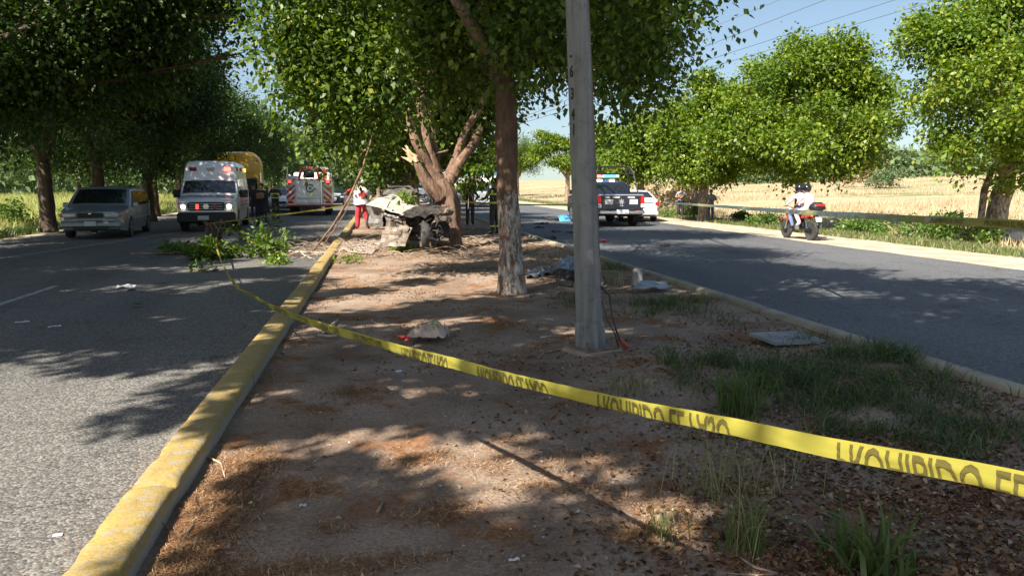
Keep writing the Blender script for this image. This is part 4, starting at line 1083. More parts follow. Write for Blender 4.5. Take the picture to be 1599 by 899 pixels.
# ================================================================== VEHICLE BUILDER
def interp(tab, y):
    if y <= tab[0][0]: return tab[0][1]
    for (a, za), (b_, zb) in zip(tab, tab[1:]):
        if y <= b_: return za + (zb - za) * (y - a) / max(1e-9, b_ - a)
    return tab[-1][1]
class Car:
    def __init__(s, L, W, sill, top, belt, wheels, rw, tum=.16, plan=.13, crown=.03, pr=.55, name=None, loc=None, az=0, label='', cat='car', group=None, paint=None, rimm=None, rwid=.21, sq=.05):
        s.L, s.W, s.sill, s.top, s.belt, s.wh, s.rw = L, W, sill, top, belt, wheels, rw
        s.roof = max(z for _, z in top); s.tum, s.plan, s.crown, s.pr, s.sq = tum, plan, crown, pr, sq
        s.root = empty(name, loc, az, label, cat, group)
        ys = sorted(set([y for y, _ in top] + [-L / 2 + L * i / 34 for i in range(35)] + [w + rw * 1.13 * math.sin(a) for w in wheels for a in [R(q) for q in (-90, -70, -45, -20, 0, 20, 45, 70, 90)]]))
        ys = [y for i, y in enumerate(ys) if i == 0 or y - ys[i - 1] > .004]
        rings = []
        for y in ys:
            lo, hi = s.lo(y), interp(top, y)
            hi = max(hi, lo + .06)
            rr = min(sq, (hi - lo) * .3)
            side = []
            for j in range(9):
                z = lo + (hi - rr - lo) * j / 8; side.append((s.w(y, z), z))
            wt = s.w(y, hi)
            side.append((wt - rr * .35, hi - rr * .3)); side.append((wt - rr * 1.1, hi))
            tp = [(wt * .6, hi + crown * .6), (0, hi + crown)]
            half = side + tp
            ring = [(x, y, z) for x, z in half] + [(-x, y, z) for x, z in reversed(half[:-1])]
            rings.append(ring)
        b = MB(); b.grid(rings)
        n = len(rings[0])
        b.add(rings[0], [tuple(range(n))]); b.add(rings[-1], [tuple(reversed(range(n)))])
        b.add([p for r in rings for p in (r[0], r[-1])], [(2 * i, 2 * i + 1, 2 * i + 3, 2 * i + 2) for i in range(len(rings) - 1)])
        s.body = b.build('body', paint, s.root, smooth=38)
        for w in wheels:
            for sd in (-1, 1): s.wheel(w, sd, rwid)
    def lo(s, y):
        z = s.sill; ra = s.rw * 1.13
        for w in s.wh:
            if abs(y - w) < ra: z = max(z, s.rw + math.sqrt(ra * ra - (y - w) ** 2))
        e = s.L / 2 - abs(y)
        if e < .35: z = max(z, s.sill + (.35 - e) * .25)
        return z
    def w(s, y, z):
        e = s.L / 2 - abs(y); k = 1.0
        if e < s.pr: k -= s.plan * ((s.pr - e) / s.pr) ** 2
        t = 1.0
        if z > s.belt and s.roof > s.belt: t -= s.tum * ((z - s.belt) / (s.roof - s.belt)) ** 1.1
        if z < s.sill + .25: t -= .03 * (s.sill + .25 - z) / .25
        return s.W / 2 * k * t
    def wheel(s, y, sd, wid):
        x = sd * (s.W / 2 - wid / 2 + .005)
        b = MB(); r = s.rw
        b.lathe([(r * .62, -wid / 2), (r * .93, -wid / 2), (r, -wid / 2 + .03), (r, wid / 2 - .03), (r * .93, wid / 2), (r * .62, wid / 2)], (x, y, r), 'x', 22)
        o = b.build('wheel', M['rubber'], s.root, smooth=40)
        b = MB(); xo = x + sd * (wid / 2 - .02)
        b.lathe([(r * .64, -.02 * sd), (r * .64, .022 * sd), (r * .56, .02 * sd), (r * .5, -.01 * sd), (.02, -.01 * sd)], (xo, y, r), 'x', 18)
        for k in range(6):
            a = k * math.pi / 3
            b.box((xo + sd * .012, y + math.cos(a) * r * .3, r + math.sin(a) * r * .3), (.02, r * .5, r * .13), Matrix.Rotation(a, 3, 'X'))
        b.build('rim', M['rim'], o, smooth=30)
    def side(s, poly, mat, name, off=.008, sides=(-1, 1), n=5, smooth=180, parent=None):
        """poly: 4 (y,z) corners: a b c d"""
        out = []
        a, b_, c, d = [Vector((p[0], p[1], 0)) for p in poly]
        for sd in sides:
            P = []
            for i in range(n + 1):
                u = i / n; e0 = a.lerp(b_, u); e1 = d.lerp(c, u); row = []
                for j in range(n + 1):
                    q = e0.lerp(e1, j / n); row.append((sd * (s.w(q.x, q.y) + off), q.x, q.y))
                P.append(row)
            m = MB(); m.grid(P, th=(-sd * (off + .006), 0, 0)); out.append(m.build(name, mat, parent or s.root))
        return out
    def topp(s, y0, y1, u0, u1, mat, name, off=.012, n=6, parent=None, u0b=None, u1b=None):
        P = []; 
        for i in range(n + 1):
            t = i / n; y = y0 + (y1 - y0) * t; z = interp(s.top, y)
            sl = (interp(s.top, y + .01) - interp(s.top, y - .01)) / .02
            nv = Vector((0, -sl, 1)).normalized()
            a = u0 + ((u0b if u0b is not None else u0) - u0) * t; c = u1 + ((u1b if u1b is not None else u1) - u1) * t
            row = []
            for j in range(7):
                u = a + (c - a) * j / 6; x = u * s.w(y, z)
                row.append(Vector((x, y, z + s.crown * (1 - u * u) * .95 + .0)) + nv * off)
            P.append(row)
        m = MB(); m.grid(P, th=(0, 0, -off * .8)); return m.build(name, mat, parent or s.root)
    def box(s, c, sz, mat, name, parent=None, bev=.01, rot=None, top=1.0):
        m = MB(); m.box(c, sz, rot, 0, bev, top); return m.build(name, mat, parent or s.root, smooth=35)
    def mirror(s, y, z, mat=None, reach=.17, h=.16):
        for sd in (-1, 1):
            x = sd * (s.w(y, z) + reach * .55)
            s.box((x, y, z), (reach, .10, h), mat or M['black'], 'side_mirror', bev=.03)
def textmesh(txt, size, mat, name, parent, loc, rot, depth=.004, xs=1.0, flip=False, bold=0.0):
    cu = bpy.data.curves.new(name, 'FONT'); cu.body = txt; cu.size = size; cu.extrude = depth; cu.align_x = 'CENTER'; cu.align_y = 'CENTER'; cu.offset = bold
    o = bpy.data.objects.new(name, cu); C.objects.link(o)
    dg = bpy.context.evaluated_depsgraph_get(); me = bpy.data.meshes.new_from_object(o.evaluated_get(dg))
    bpy.data.objects.remove(o)
    me.materials.clear(); me.materials.append(mat)
    n = len(me.vertices); co = np.empty(n * 3, np.float32); me.vertices.foreach_get('co', co); co = co.reshape(-1, 3)
    co[:, 0] *= xs * (-1 if flip else 1); me.vertices.foreach_set('co', co.ravel()); me.update()
    o = bpy.data.objects.new(name, me); C.objects.link(o); o.parent = parent; o.location = loc; o.rotation_euler = rot
    return o

# ------------------------------------------------------------------ minivan (facing the viewer)
p = gp(143, 372); p.y += 1.9
v = Car(4.95, 1.94, .24, [(-2.475, .95), (-2.43, 1.05), (-2.20, 1.42), (-2.0, 1.56), (-1.6, 1.62), (0, 1.64), (.50, 1.60), (1.35, 1.06), (1.45, 1.02), (2.2, .88), (2.42, .76), (2.475, .62)], 1.00, (-1.50, 1.42), .33, name='minivan', loc=p, az=175.5, label='grey blue minivan parked facing the viewer in the shade at the left road edge', cat='minivan', paint=M['vanblue'], tum=.17, plan=.2, pr=.7)
v.topp(.60, 1.32, -.86, .86, M['glass'], 'windshield', u0b=-.84, u1b=.84)
v.side([(.62, 1.04), (1.14, 1.04), (.62, 1.46), (.50, 1.50)], M['glass'], 'front_window')
v.side([(-.42, 1.03), (.54, 1.03), (.44, 1.50), (-.42, 1.51)], M['glass'], 'side_window')
v.side([(-1.35, 1.04), (-.50, 1.03), (-.50, 1.51), (-1.35, 1.50)], M['glass'], 'side_window')
v.side([(-2.15, 1.08), (-1.43, 1.04), (-1.43, 1.50), (-1.95, 1.46)], M['glass'], 'rear_quarter_window')
for y in (.58, -.46, -1.40): v.side([(y - .008, .38), (y + .008, .38), (y + .008, 1.08), (y - .008, 1.08)], M['black'], 'door_seam', off=.003)
v.side([(-2.3, .60), (1.0, .60), (1.0, .65), (-2.3, .65)], M['silver'], 'side_moulding', off=.02)
for y in (.0, -.55): v.box((.975, y, .98), (.03, .18, .035), M['vanblue'], 'door_handle')
v.mirror(1.05, 1.06, M['vanblue'])
v.box((0, 2.44, .47), (1.76, .22, .26), M['vanblue'], 'front_bumper', bev=.08)
v.box((0, 2.50, .76), (.72, .07, .12), M['black'], 'grille', bev=.02)
v.box((0, 2.53, .845), (1.5, .03, .022), M['chrome'], 'chrome_strip')
v.box((0, 2.535, .60), (1.40, .03, .02), M['chrome'], 'chrome_strip')
v.box((0, 2.56, .38), (1.0, .02, .09), M['black'], 'air_intake')
for sd in (-1, 1):
    h = v.box((sd * .60, 2.42, .76), (.42, .16, .13), M['lamp_clear'], 'headlight', bev=.04, rot=Matrix.Rotation(-sd * .22, 3, 'Z'))
    v.box((sd * .85, 2.30, .76), (.10, .24, .12), M['orange'], 'turn_signal', h, bev=.03, rot=Matrix.Rotation(-sd * .35, 3, 'Z'))
v.box((-.0, 2.565, .50), (.33, .02, .15), M['plate'], 'number_plate', bev=.004)
v.box((0, 2.535, .93 - .12), (.09, .02, .05), M['chrome'], 'badge')
for sd in (-1, 1): v.box((sd * .6, -.7, 1.68), (.035, 1.9, .03), M['black'], 'roof_rail')

# ------------------------------------------------------------------ ambulance
p = gp(323, 360); p.y += 2.2
a = Car(6.1, 2.06, .36, [(-3.05, 2.50), (-2.95, 2.58), (0, 2.62), (1.05, 2.60), (1.25, 2.50), (1.55, 1.90), (2.05, 1.36), (2.15, 1.32), (2.85, 1.16), (3.0, 1.05), (3.05, .8)], 1.40, (-1.85, 2.05), .39, name='ambulance', loc=p, az=176.5, label='white high-roof ambulance van with headlights and red strobes lit, facing the viewer', cat='ambulance', paint=M['white'], tum=.15, plan=.10, rwid=.25, sq=.10)
a.topp(1.60, 2.02, -.90, .90, M['glass'], 'windshield', u0b=-.92, u1b=.92)
a.side([(1.05, 1.40), (1.82, 1.36), (1.52, 1.86), (1.05, 1.90)], M['glass'], 'front_window')
a.side([(-.9, 1.42), (.2, 1.42), (.2, 1.88), (-.9, 1.88)], M['glass'], 'side_window')
for y in (.95, -.0, -1.2): a.side([(y - .012, .45), (y + .012, .45), (y + .012, 2.2), (y - .012, 2.2)], M['black'], 'door_seam', off=.003)
a.side([(-2.9, 1.00), (1.2, 1.00), (1.2, 1.22), (-2.9, 1.22)], M['red'], 'red_stripe', off=.006)
a.side([(-2.9, .88), (1.2, .88), (1.2, .94), (-2.9, .94)], M['red'], 'red_stripe', off=.006)
a.mirror(1.55, 1.38, M['black'], .30, .30)
a.box((0, 3.05, .52), (2.02, .20, .42), M['black'], 'front_bumper', bev=.08)
g = a.box((0, 3.04, .93), (1.26, .10, .30), M['black'], 'grille', bev=.04)
for k in range(3): a.box((0, 3.10, .84 + .09 * k), (1.16, .015, .02), M['silver'], 'grille_bar', g, bev=0)
m = MB(); m.lathe([(.075, 0), (.095, 0), (.095, .02), (.075, .02), (.075, 0)], (0, 3.11, .93), 'y', 20); m.box((0, 3.12, .93), (.2, .015, .03)); m.build('badge', M['chrome'], g)
a.box((.30, 3.11, .92), (.10, .03, .18), M['lamp_red'], 'grille_strobe', g)
a.box((-.30, 3.11, .92), (.10, .03, .18), M['redplastic'], 'grille_strobe', g)
a.box((0, 3.09, 1.12), (1.9, .06, .05), M['white'], 'grille_surround')
a.box((0, 3.08, .745), (1.9, .08, .07), M['white'], 'grille_surround')
for sd in (-1, 1):
    h = a.box((sd * .80, 2.99, .95), (.34, .14, .22), M['lamp_clear'], 'headlight', bev=.05, rot=Matrix.Rotation(-sd * .2, 3, 'Z'))
    m = MB(); m.ball((sd * .78, 3.05, .93), (.095, .05, .08)); m.build('bulb', M['lamp_white'], h)
a.box((.10, 3.17, .52), (.38, .02, .15), M['plate'], 'number_plate', bev=.004)
# roof lamps on the sloping forehead
def onslope(y): return interp(a.top, y)
sl = math.atan2(.60, .30)
Rx = Matrix.Rotation(sl - math.pi / 2 + math.pi, 3, 'X')
for x, mt in ((.62, 'redplastic'), (.0, 'lamp_clear'), (-.62, 'lamp_redhot')):
    y = 1.36; f = a.box((x, y + .02, onslope(y) + .03), (.29, .05, .20), M['chrome'], 'strobe_frame', rot=Matrix.Rotation(-(math.pi / 2 - sl), 3, 'X'))
    a.box((x, y + .05, onslope(y) + .03), (.24, .05, .15), M[mt], 'strobe_lens', f, rot=Matrix.Rotation(-(math.pi / 2 - sl), 3, 'X'))
for y, mt in ((1.0, 'redplastic'), (-.6, 'redplastic'), (-2.3, 'lamp_amber')):
    for sd in (-1, 1):
        a.box((sd * (a.w(y, 2.35) + .02), y, 2.32), (.06, .22, .15), M[mt], 'side_strobe')
# hood lettering, mirrored as on the bonnet, with small stars of life
def hoodz(y): return interp(a.top, y) + .045
tt = textmesh('AMBULANCIA', .27, M['blueprint'], 'hood_lettering', a.root, (0, 2.50, hoodz(2.50) + .02), (R(13), 0, R(180)), .003, .92, True, .006)
for sd in (-1, 1):
    m = MB()
    for k in range(3): m.box((sd * .88, 2.48, hoodz(2.48) - .008), (.055, .17, .006), Matrix.Rotation(R(60 * k), 3, 'Z'))
    m.build('star_mark', M['blueprint'], a.root)
textmesh('AMBULANCIA', .34, M['red'], 'side_lettering', a.root, (-(a.w(-1, 1.3) + .012), -.9, 1.34), (R(90), 0, R(-90)), .003, 1, False, .005)

# ------------------------------------------------------------------ yellow truck behind the ambulance
p = at(369, HOR, 43); p.z = 0; p.y += 2
t = empty('yellow_truck', p, 174, 'yellow truck with rounded shiny top looming behind the ambulance', 'truck')
m = MB(); P = []
prof = []
for k in range(17):
    q = math.pi * k / 16; prof.append((1.16 * math.copysign(abs(math.cos(q)) ** .45, math.cos(q)), 2.75 + .72 * math.sin(q) ** .8))
prof = [(1.18, .7)] + prof + [(-1.18, .7)]
for y in (-2.2, -1, 1.5, 3.3, 3.5):
    k = .97 if y == 3.5 else 1
    P.append([(x * k, y, z * (k if z > 1 else 1)) for x, z in prof])
m.grid(P); m.add(P[-1], [tuple(reversed(range(len(prof))))]); m.add(P[0], [tuple(range(len(prof)))])
m.build('cargo_shell', M['yellowtruck'], t, smooth=40)
m = MB(); m.box((0, 3.55, 1.75), (1.9, .06, .6), None, 0, .03); m.build('windshield', M['glass'], t)
m = MB(); m.box((0, 3.56, 1.3), (1.7, .08, .5), None, 0, .03); m.build('grille', M['black'], t)
m = MB(); m.box((0, 3.6, .7), (2.3, .2, .35), None, 0, .05); m.build('front_bumper', M['black'], t)
for sd in (-1, 1):
    m = MB(); m.box((sd * .85, 3.58, 1.0), (.3, .08, .22), None, 0, .03); m.build('headlight', M['lamp_clear'], t)
    m = MB(); m.box((sd * .95, 3.56, 3.0), (.18, .06, .08), None, 0, .02); m.build('marker_lamp', M['orange'], t)
    for y in (-1.2, 2.4):
        m = MB(); m.lathe([(.2, -.14), (.5, -.14), (.52, 0), (.5, .14), (.2, .14)], (sd * 1.0, y, .52), 'x', 18); m.build('wheel', M['rubber'], t, smooth=40)

# ------------------------------------------------------------------ fire engine (rear toward viewer)
p = gp(481, 337); p.y += 3.6
f = empty('fire_engine', p, -1.5, 'red and white fire engine seen from behind with chevrons and a round blue badge', 'fire engine')
def fb(c, sz, mat, name, parent=f, bev=.015, rot=None):
    m = MB(); m.box(c, sz, rot, 0, bev); return m.build(name, mat, parent, smooth=35)
fb((0, .3, 1.28), (2.46, 7.2, 1.36), M['white'], 'body', bev=.04)
fb((0, 3.0, 2.0), (2.3, 1.8, .9), M['whitedusty'], 'cab', bev=.08)
# rear face: white door panel, chevron side panels
rear = -3.32
dr = fb((0, rear - .02, 1.32), (1.42, .05, 1.22), M['white'], 'rear_door', bev=.02)
fb((0, rear - .055, .95), (1.25, .03, .04), M['chrome'], 'door_bar', dr)
m = MB()
for k in range(24):
    q = k * math.pi / 12; m.box((.05 + math.cos(q) * .20, rear - .052, 1.50 + math.sin(q) * .20), (.06, .012, .045 if k % 3 else .09), Matrix.Rotation(-q + math.pi / 2, 3, 'Y'))
for k in range(3): m.box((.05, rear - .054, 1.50), (.03, .012, .15), Matrix.Rotation(R(60 * k), 3, 'Y'))
m.build('round_badge', M['blueprint'], dr)
for sd in (-1, 1):
    pn = fb((sd * .99, rear - .02, 1.30), (.46, .05, 1.34), M['white'], 'chevron_panel', bev=.01)
    for k in range(5):   # diagonal reflective chevrons cut to the panel edges
        z0 = .55 + k * .32
        poly = []
        x0, x1 = sd * .77, sd * 1.21
        pts4 = [(x0, z0 + .40), (x1, z0), (x1, z0 + .16), (x0, z0 + .56)]
        pts4 = [(x, min(1.96, max(.64, z))) for x, z in pts4]
        if abs(pts4[0][1] - pts4[3][1]) < .01 and abs(pts4[1][1] - pts4[2][1]) < .01: continue
        m = MB(); m.add([(x, rear - .052 + d, z) for d in (0, .012) for x, z in pts4], [(0, 1, 2, 3), (7, 6, 5, 4), (0, 4, 5, 1), (1, 5, 6, 2), (2, 6, 7, 3), (3, 7, 4, 0)]); m.build('chevron_stripe', M['red'], pn)
    tl = fb((sd * 1.02, rear - .06, 1.86), (.26, .06, .20), M['black'], 'lamp_housing', bev=.02)
    fb((sd * 1.02, rear - .10, 1.86), (.19, .04, .14), M['lamp_red'], 'lamp_lens', tl)
    fb((sd * 1.03, rear - .07, 1.62), (.30, .05, .16), M['silver'], 'reflector_plate')
    fb((sd * 1.02, rear - .07, .86), (.20, .05, .14), M['orange'], 'turn_lamp', bev=.02)
    fb((sd * .99, rear - .06, .73), (.30, .05, .10), M['redplastic'], 'brake_lamp', bev=.02)
    for y in (-2.0, 2.4):
        m = MB(); m.lathe([(.2, -.17), (.48, -.17), (.5, -.1), (.5, .1), (.48, .17), (.2, .17)], (sd * .97, y, .5), 'x', 18); m.build('wheel', M['rubber'], f, smooth=40)
    fb((sd * 1.1, -2.6, 2.1), (.08, 1.5, .34), M['silver'], 'hose_bed_side', bev=.01)
    m = MB(); m.tube([(sd * 1.16, rear + .1, 1.96), (sd * 1.18, rear + .1, 2.62), (sd * 1.18, rear + .7, 2.62), (sd * 1.16, rear + .7, 1.96)], .03, 6); m.build('grab_rail', M['chrome'], f)
fb((0, rear - .055, 1.985), (1.9, .03, .09), M['whitedusty'], 'header_strip')
for k in range(6): fb((-.78 + k * .31, rear - .078, 1.985), (.15, .012, .085), M['red'], 'strip_block', bev=0)
fb((0, rear - .12, .58), (2.44, .30, .10), M['whitedusty'], 'tail_step', bev=.01)
fb((0, rear - .27, .57), (2.40, .02, .09), M['red'], 'step_band', bev=0)
fb((0, -1.2, .44), (1.1, 5, .26), M['black'], 'chassis', bev=.02)
m = MB(); m.tube([(-.55, rear + .3, 1.98), (-.42, rear + .3, 2.52), (-.2, rear + .3, 2.62), (.28, rear + .3, 2.62), (.46, rear + .3, 2.5), (.55, rear + .3, 1.98)], .07, 8); m.build('hoop_frame', M['red'], f, smooth=60)
m = MB(); m.lathe([(.05, -.3), (.24, -.28), (.2, -.2), (.2, .2), (.24, .28), (.05, .3)], (0, rear + .45, 2.27), 'x', 14); m.build('hose_reel', M['black'], f, smooth=40)
m = MB(); m.box((.86, rear + .35, 2.2), (.22, .3, .44), None, 0, .03); m.box((.82, rear + .35, 2.5), (.14, .2, .2), None, 0, .03); m.build('deck_gun', M['red'], f, smooth=40)
m = MB(); m.box((-.85, rear + .5, 2.08), (.5, .5, .2), None, 0, .02); m.build('equipment_box', M['whitedusty'], f)
m = MB()
for x in (.62, 1.02): m.box((x, .2, 2.66), (.05, 5.6, .07))
for k in range(12): m.box((.82, -2.4 + k * .45, 2.66), (.4, .04, .04))
m.build('roof_ladder', M['silver'], f)
fb((.66, rear - .09, 1.34), (.07, .05, 1.6), M['chrome'], 'rear_ladder_rail', bev=.01)

# ------------------------------------------------------------------ police pickup (rear toward viewer)
p = gp(971, 354); p.y += 2.75
k = Car(5.6, 2.0, .42, [(-2.8, 1.14), (-2.74, 1.29), (-.95, 1.31), (-.90, 1.33), (-.62, 1.80), (-.45, 1.86), (.5, 1.87), (.65, 1.84), (1.35, 1.32), (1.5, 1.27), (2.6, 1.18), (2.75, 1.0), (2.8, .8)], 1.30, (-1.75, 1.75), .40, name='police_pickup', loc=p, az=1.5, label='dark blue police pickup with roll cage and red blue light bar, seen from behind', cat='pickup truck', paint=M['navy'], tum=.17, plan=.05, rwid=.28)
k.topp(-.86, -.66, -.80, .80, M['glass'], 'rear_window')
k.topp(.70, 1.30, -.85, .85, M['glass'], 'windshield')
k.side([(-.55, 1.34), (.30, 1.34), (.30, 1.76), (-.5, 1.76)], M['glass'], 'side_window')
k.side([(.38, 1.34), (1.15, 1.34), (.78, 1.70), (.38, 1.76)], M['glass'], 'side_window')
k.side([(-.55, .5), (1.5, .5), (1.5, .62), (-.55, .62)], M['white'], 'white_stripe', off=.01)
rb = -2.82
tg = k.box((0, rb, .98), (1.62, .06, .56), M['navy'], 'tailgate', bev=.02)
k.box((0, rb - .005, 1.29), (1.86, .10, .06), M['silver'], 'tailgate_cap', bev=.015)
for sd in (-1, 1):
    k.box((sd * .91, rb + .06, 1.07), (.16, .20, .42), M['redplastic'], 'tail_lamp', bev=.03)
    k.box((sd * .91, rb + .02, .86), (.15, .2, .16), M['lamp_clear'], 'reverse_lamp', bev=.02)
    k.box((sd * .52, rb - .04, 1.02), (.34, .012, .20), M['whitedusty'], 'door_sticker', tg, bev=0)
for x in (-.60, -.22, .42): k.box((x, rb - .04, 1.20), (.30 if x > -.5 else .2, .012, .05), M['whitedusty'], 'sticker_strip', tg, bev=0)
m = MB()
for q in range(7):
    an = 2 * math.pi * q / 7 + math.pi / 2
    m.prism([(math.cos(an) * .15, math.sin(an) * .15), (math.cos(an + .45) * .07, math.sin(an + .45) * .07), (0, 0), (math.cos(an - .45) * .07, math.sin(an - .45) * .07)], .012, c=(0, rb - .045, 1.02))
m.box((0, rb - .045, .86), (.16, .012, .05)); m.build('star_emblem', M['silver'], tg)
k.box((0, rb - .13, .60), (1.9, .22, .16), M['chrome'], 'rear_bumper', bev=.04)
k.box((0, rb - .245, .62), (.50, .02, .17), M['plate'], 'number_plate', bev=.004)
k.box((0, rb - .11, .71), (1.1, .18, .05), M['black'], 'bumper_step', bev=.01)
k.mirror(1.0, 1.38, M['black'], .26, .2)
lb = k.box((0, -.15, 1.99), (1.3, .30, .06), M['black'], 'light_bar', bev=.02)
for i, (x, mt) in enumerate([(-.50, 'lamp_red'), (-.20, 'lamp_redhot'), (.12, 'lamp_blue'), (.40, 'lamp_blue'), (.60, 'lamp_clear')]):
    k.box((x, -.15, 2.07), (.28 if i < 4 else .14, .28, .13), M[mt], 'light_segment', lb, bev=.02)
for x in (-.28, .28): k.box((x, -.50, 1.90), (.22, .06, .06), M['lamp_white'], 'work_light', bev=.01)
m = MB()
for sd in (-1, 1):
    m.tube([(sd * .93, -2.2, 1.3), (sd * .80, -1.9, 2.2), (sd * .70, -1.75, 2.42), (sd * .55, -1.7, 2.46)], .035, 8)
    m.tube([(sd * .93, -1.0, 1.3), (sd * .80, -1.1, 2.2), (sd * .66, -1.2, 2.42), (sd * .55, -1.7, 2.46)], .035, 8)
    m.tube([(sd * .80, -1.9, 2.2), (sd * .80, -1.1, 2.2)], .03, 8)
    m.tube([(sd * .60, -1.7, 2.46), (sd * .50, -1.68, 2.10)], .03, 8)
m.tube([(-.56, -1.7, 2.46), (.56, -1.7, 2.46)], .035, 8); m.tube([(-.8, -1.9, 2.16), (.8, -1.9, 2.16)], .03, 8)
m.build('roll_cage', M['black'], k.root, smooth=60)

# ------------------------------------------------------------------ white sedan
p = gp(1012, 347); p.y += 2.5; p.x += .05
s_ = Car(4.6, 1.78, .22, [(-2.3, .74), (-2.27, .98), (-2.2, 1.04), (-1.65, 1.07), (-.85, 1.36), (-.5, 1.42), (.3, 1.43), (.5, 1.40), (1.25, 1.0), (1.35, .97), (2.1, .83), (2.25, .7), (2.3, .5)], .98, (-1.38, 1.38), .32, name='white_sedan', loc=p, az=8, label='white sedan partly hidden behind the police pickup, kicking up dust', cat='car', paint=M['white'], tum=.22, plan=.17, pr=.7)
s_.topp(-1.60, -.90, -.84, .84, M['glass'], 'rear_window', u0b=-.82, u1b=.82)
s_.topp(.55, 1.22, -.84, .84, M['glass'], 'windshield')
s_.side([(-1.25, 1.0), (-.15, 1.0), (-.15, 1.34), (-.72, 1.31)], M['glass'], 'side_window')
s_.side([(-.08, 1.0), (.98, 1.0), (.42, 1.34), (-.08, 1.34)], M['glass'], 'side_window')
for sd in (-1, 1): s_.box((sd * .74, -2.20, .84), (.22, .22, .17), M['redplastic'], 'tail_lamp', bev=.04, rot=Matrix.Rotation(sd * .3, 3, 'Z'))
s_.box((0, -2.28, .40), (1.62, .16, .22), M['white'], 'rear_bumper', bev=.06)
s_.box((0, -2.36, .30), (1.3, .06, .10), M['black'], 'bumper_valance')
s_.box((0, -2.315, .92), (1.15, .03, .03), M['chrome'], 'boot_strip')
s_.box((0, -2.32, .74), (.36, .02, .13), M['plate'], 'number_plate', bev=0)
s_.mirror(.95, 1.02, M['white'], .18, .12)

# ------------------------------------------------------------------ far vehicles
def simple_car(px, py, az, kind, paint, label, name, cat='car', group='far vehicles beyond the crash', lights=True, dx=0):
    p = gp(px, py); p.y += 2.3
    if kind == 'sedan': c = Car(4.6, 1.8, .22, [(-2.3, .74), (-2.27, .98), (-1.65, 1.07), (-.85, 1.38), (.3, 1.43), (1.25, 1.0), (2.1, .83), (2.3, .6)], .98, (-1.38, 1.38), .32, name=name, loc=p, az=az, label=label, cat=cat, group=group, paint=paint, tum=.22, plan=.17)
    else: c = Car(4.7, 1.9, .3, [(-2.35, 1.0), (-2.3, 1.1), (-2.1, 1.68), (-1.9, 1.74), (.2, 1.76), (.5, 1.7), (1.15, 1.15), (2.15, 1.0), (2.35, .75)], 1.1, (-1.4, 1.45), .36, name=name, loc=p, az=az, label=label, cat=cat, group=group, paint=paint, tum=.18, plan=.14)
    sed = kind == 'sedan'
    c.topp(.34 if sed else .54, 1.2 if sed else 1.12, -.85, .85, M['glass'], 'windshield')
    if sed: c.topp(-1.6, -.9, -.84, .84, M['glass'], 'rear_window')
    else: c.topp(-2.27, -2.12, -.84, .84, M['glass'], 'rear_window')
    zb = 1.0 if sed else 1.14; zt = 1.34 if sed else 1.62
    c.side([(-1.2 if sed else -2.0, zb), (-.1, zb), (-.1, zt), (-.72 if sed else -1.9, zt - .03)], M['glass'], 'side_window')
    c.side([(-.02, zb), (.9, zb), (.35, zt), (-.02, zt)], M['glass'], 'side_window')
    for sd in (-1, 1):
        c.box((sd * .68, 2.2, .72 if sed else .88), (.3, .14, .13), M['lamp_clear'], 'headlight', bev=.03)
        c.box((sd * .74, -2.24, .84 if sed else 1.05), (.2, .14, .2), M['redplastic'], 'tail_lamp', bev=.03)
    c.box((0, 2.3, .42), (1.6, .14, .2), paint, 'front_bumper', bev=.05)
    c.box((0, 2.32, .62 if sed else .74), (.8, .06, .13), M['black'], 'grille')
    c.box((0, -2.3, .42), (1.6, .14, .2), paint, 'rear_bumper', bev=.05)
    c.box((0, 2.38, .46), (.34, .02, .12), M['plate'], 'number_plate', bev=0)
    return c
c = simple_car(521, 322, 180, 'sedan', M['navy'], 'dark blue and white patrol car facing the viewer right of the fire engine', 'patrol_car')
c.topp(1.4, 2.15, -.6, .6, M['whitedusty'], 'white_bonnet', off=.01)
c.box((0, 2.395, .60), (.5, .03, .2), M['whitedusty'], 'push_bar')
simple_car(437, 332, 180, 'sedan', M['silver'], 'pale blue grey car between the firefighters and the fire engine', 'parked_car')
simple_car(546, 304, 180, 'sedan', M['silver'], 'silver car queuing beyond the patrol car on its right', 'parked_car')
simple_car(712, 321, 95, 'sedan', M['vanblue'], 'blue grey car crossing beyond the wreck on the right road', 'parked_car')
simple_car(757, 324, 8, 'wagon', M['silver'], 'silver wagon just left of the whitewashed trunk', 'parked_wagon')
simple_car(655, 308, 5, 'wagon', M['vanblue'], 'dark blue car seen through the gap above the wreck', 'parked_wagon')
# white far truck
p = gp(533, 304); t = empty('box_truck', p, 180, 'small white truck far down the left road above the patrol car', 'truck', 'far vehicles beyond the crash')
for c_, sz, mt, nm in [((0, -2, 1.9), (2.3, 5, 2.4), 'whitedusty', 'cargo_box'), ((0, 1.6, 1.4), (2.2, 1.8, 1.9), 'silver', 'cab'), ((0, 2.52, 1.7), (1.9, .05, .7), 'glass', 'windshield'), ((0, 2.55, .9), (1.4, .05, .35), 'black', 'grille'), ((0, 2.6, .5), (2.2, .2, .3), 'black', 'bumper')]:
    m = MB(); m.box(c_, sz, None, 0, .05); m.build(nm, M[mt], t)
for sd in (-1, 1):
    for y in (-3, 1.4):
        m = MB(); m.lathe([(.2, -.13), (.48, -.12), (.48, .12), (.2, .13)], (sd * .98, y, .48), 'x', 14); m.build('wheel', M['rubber'], t)
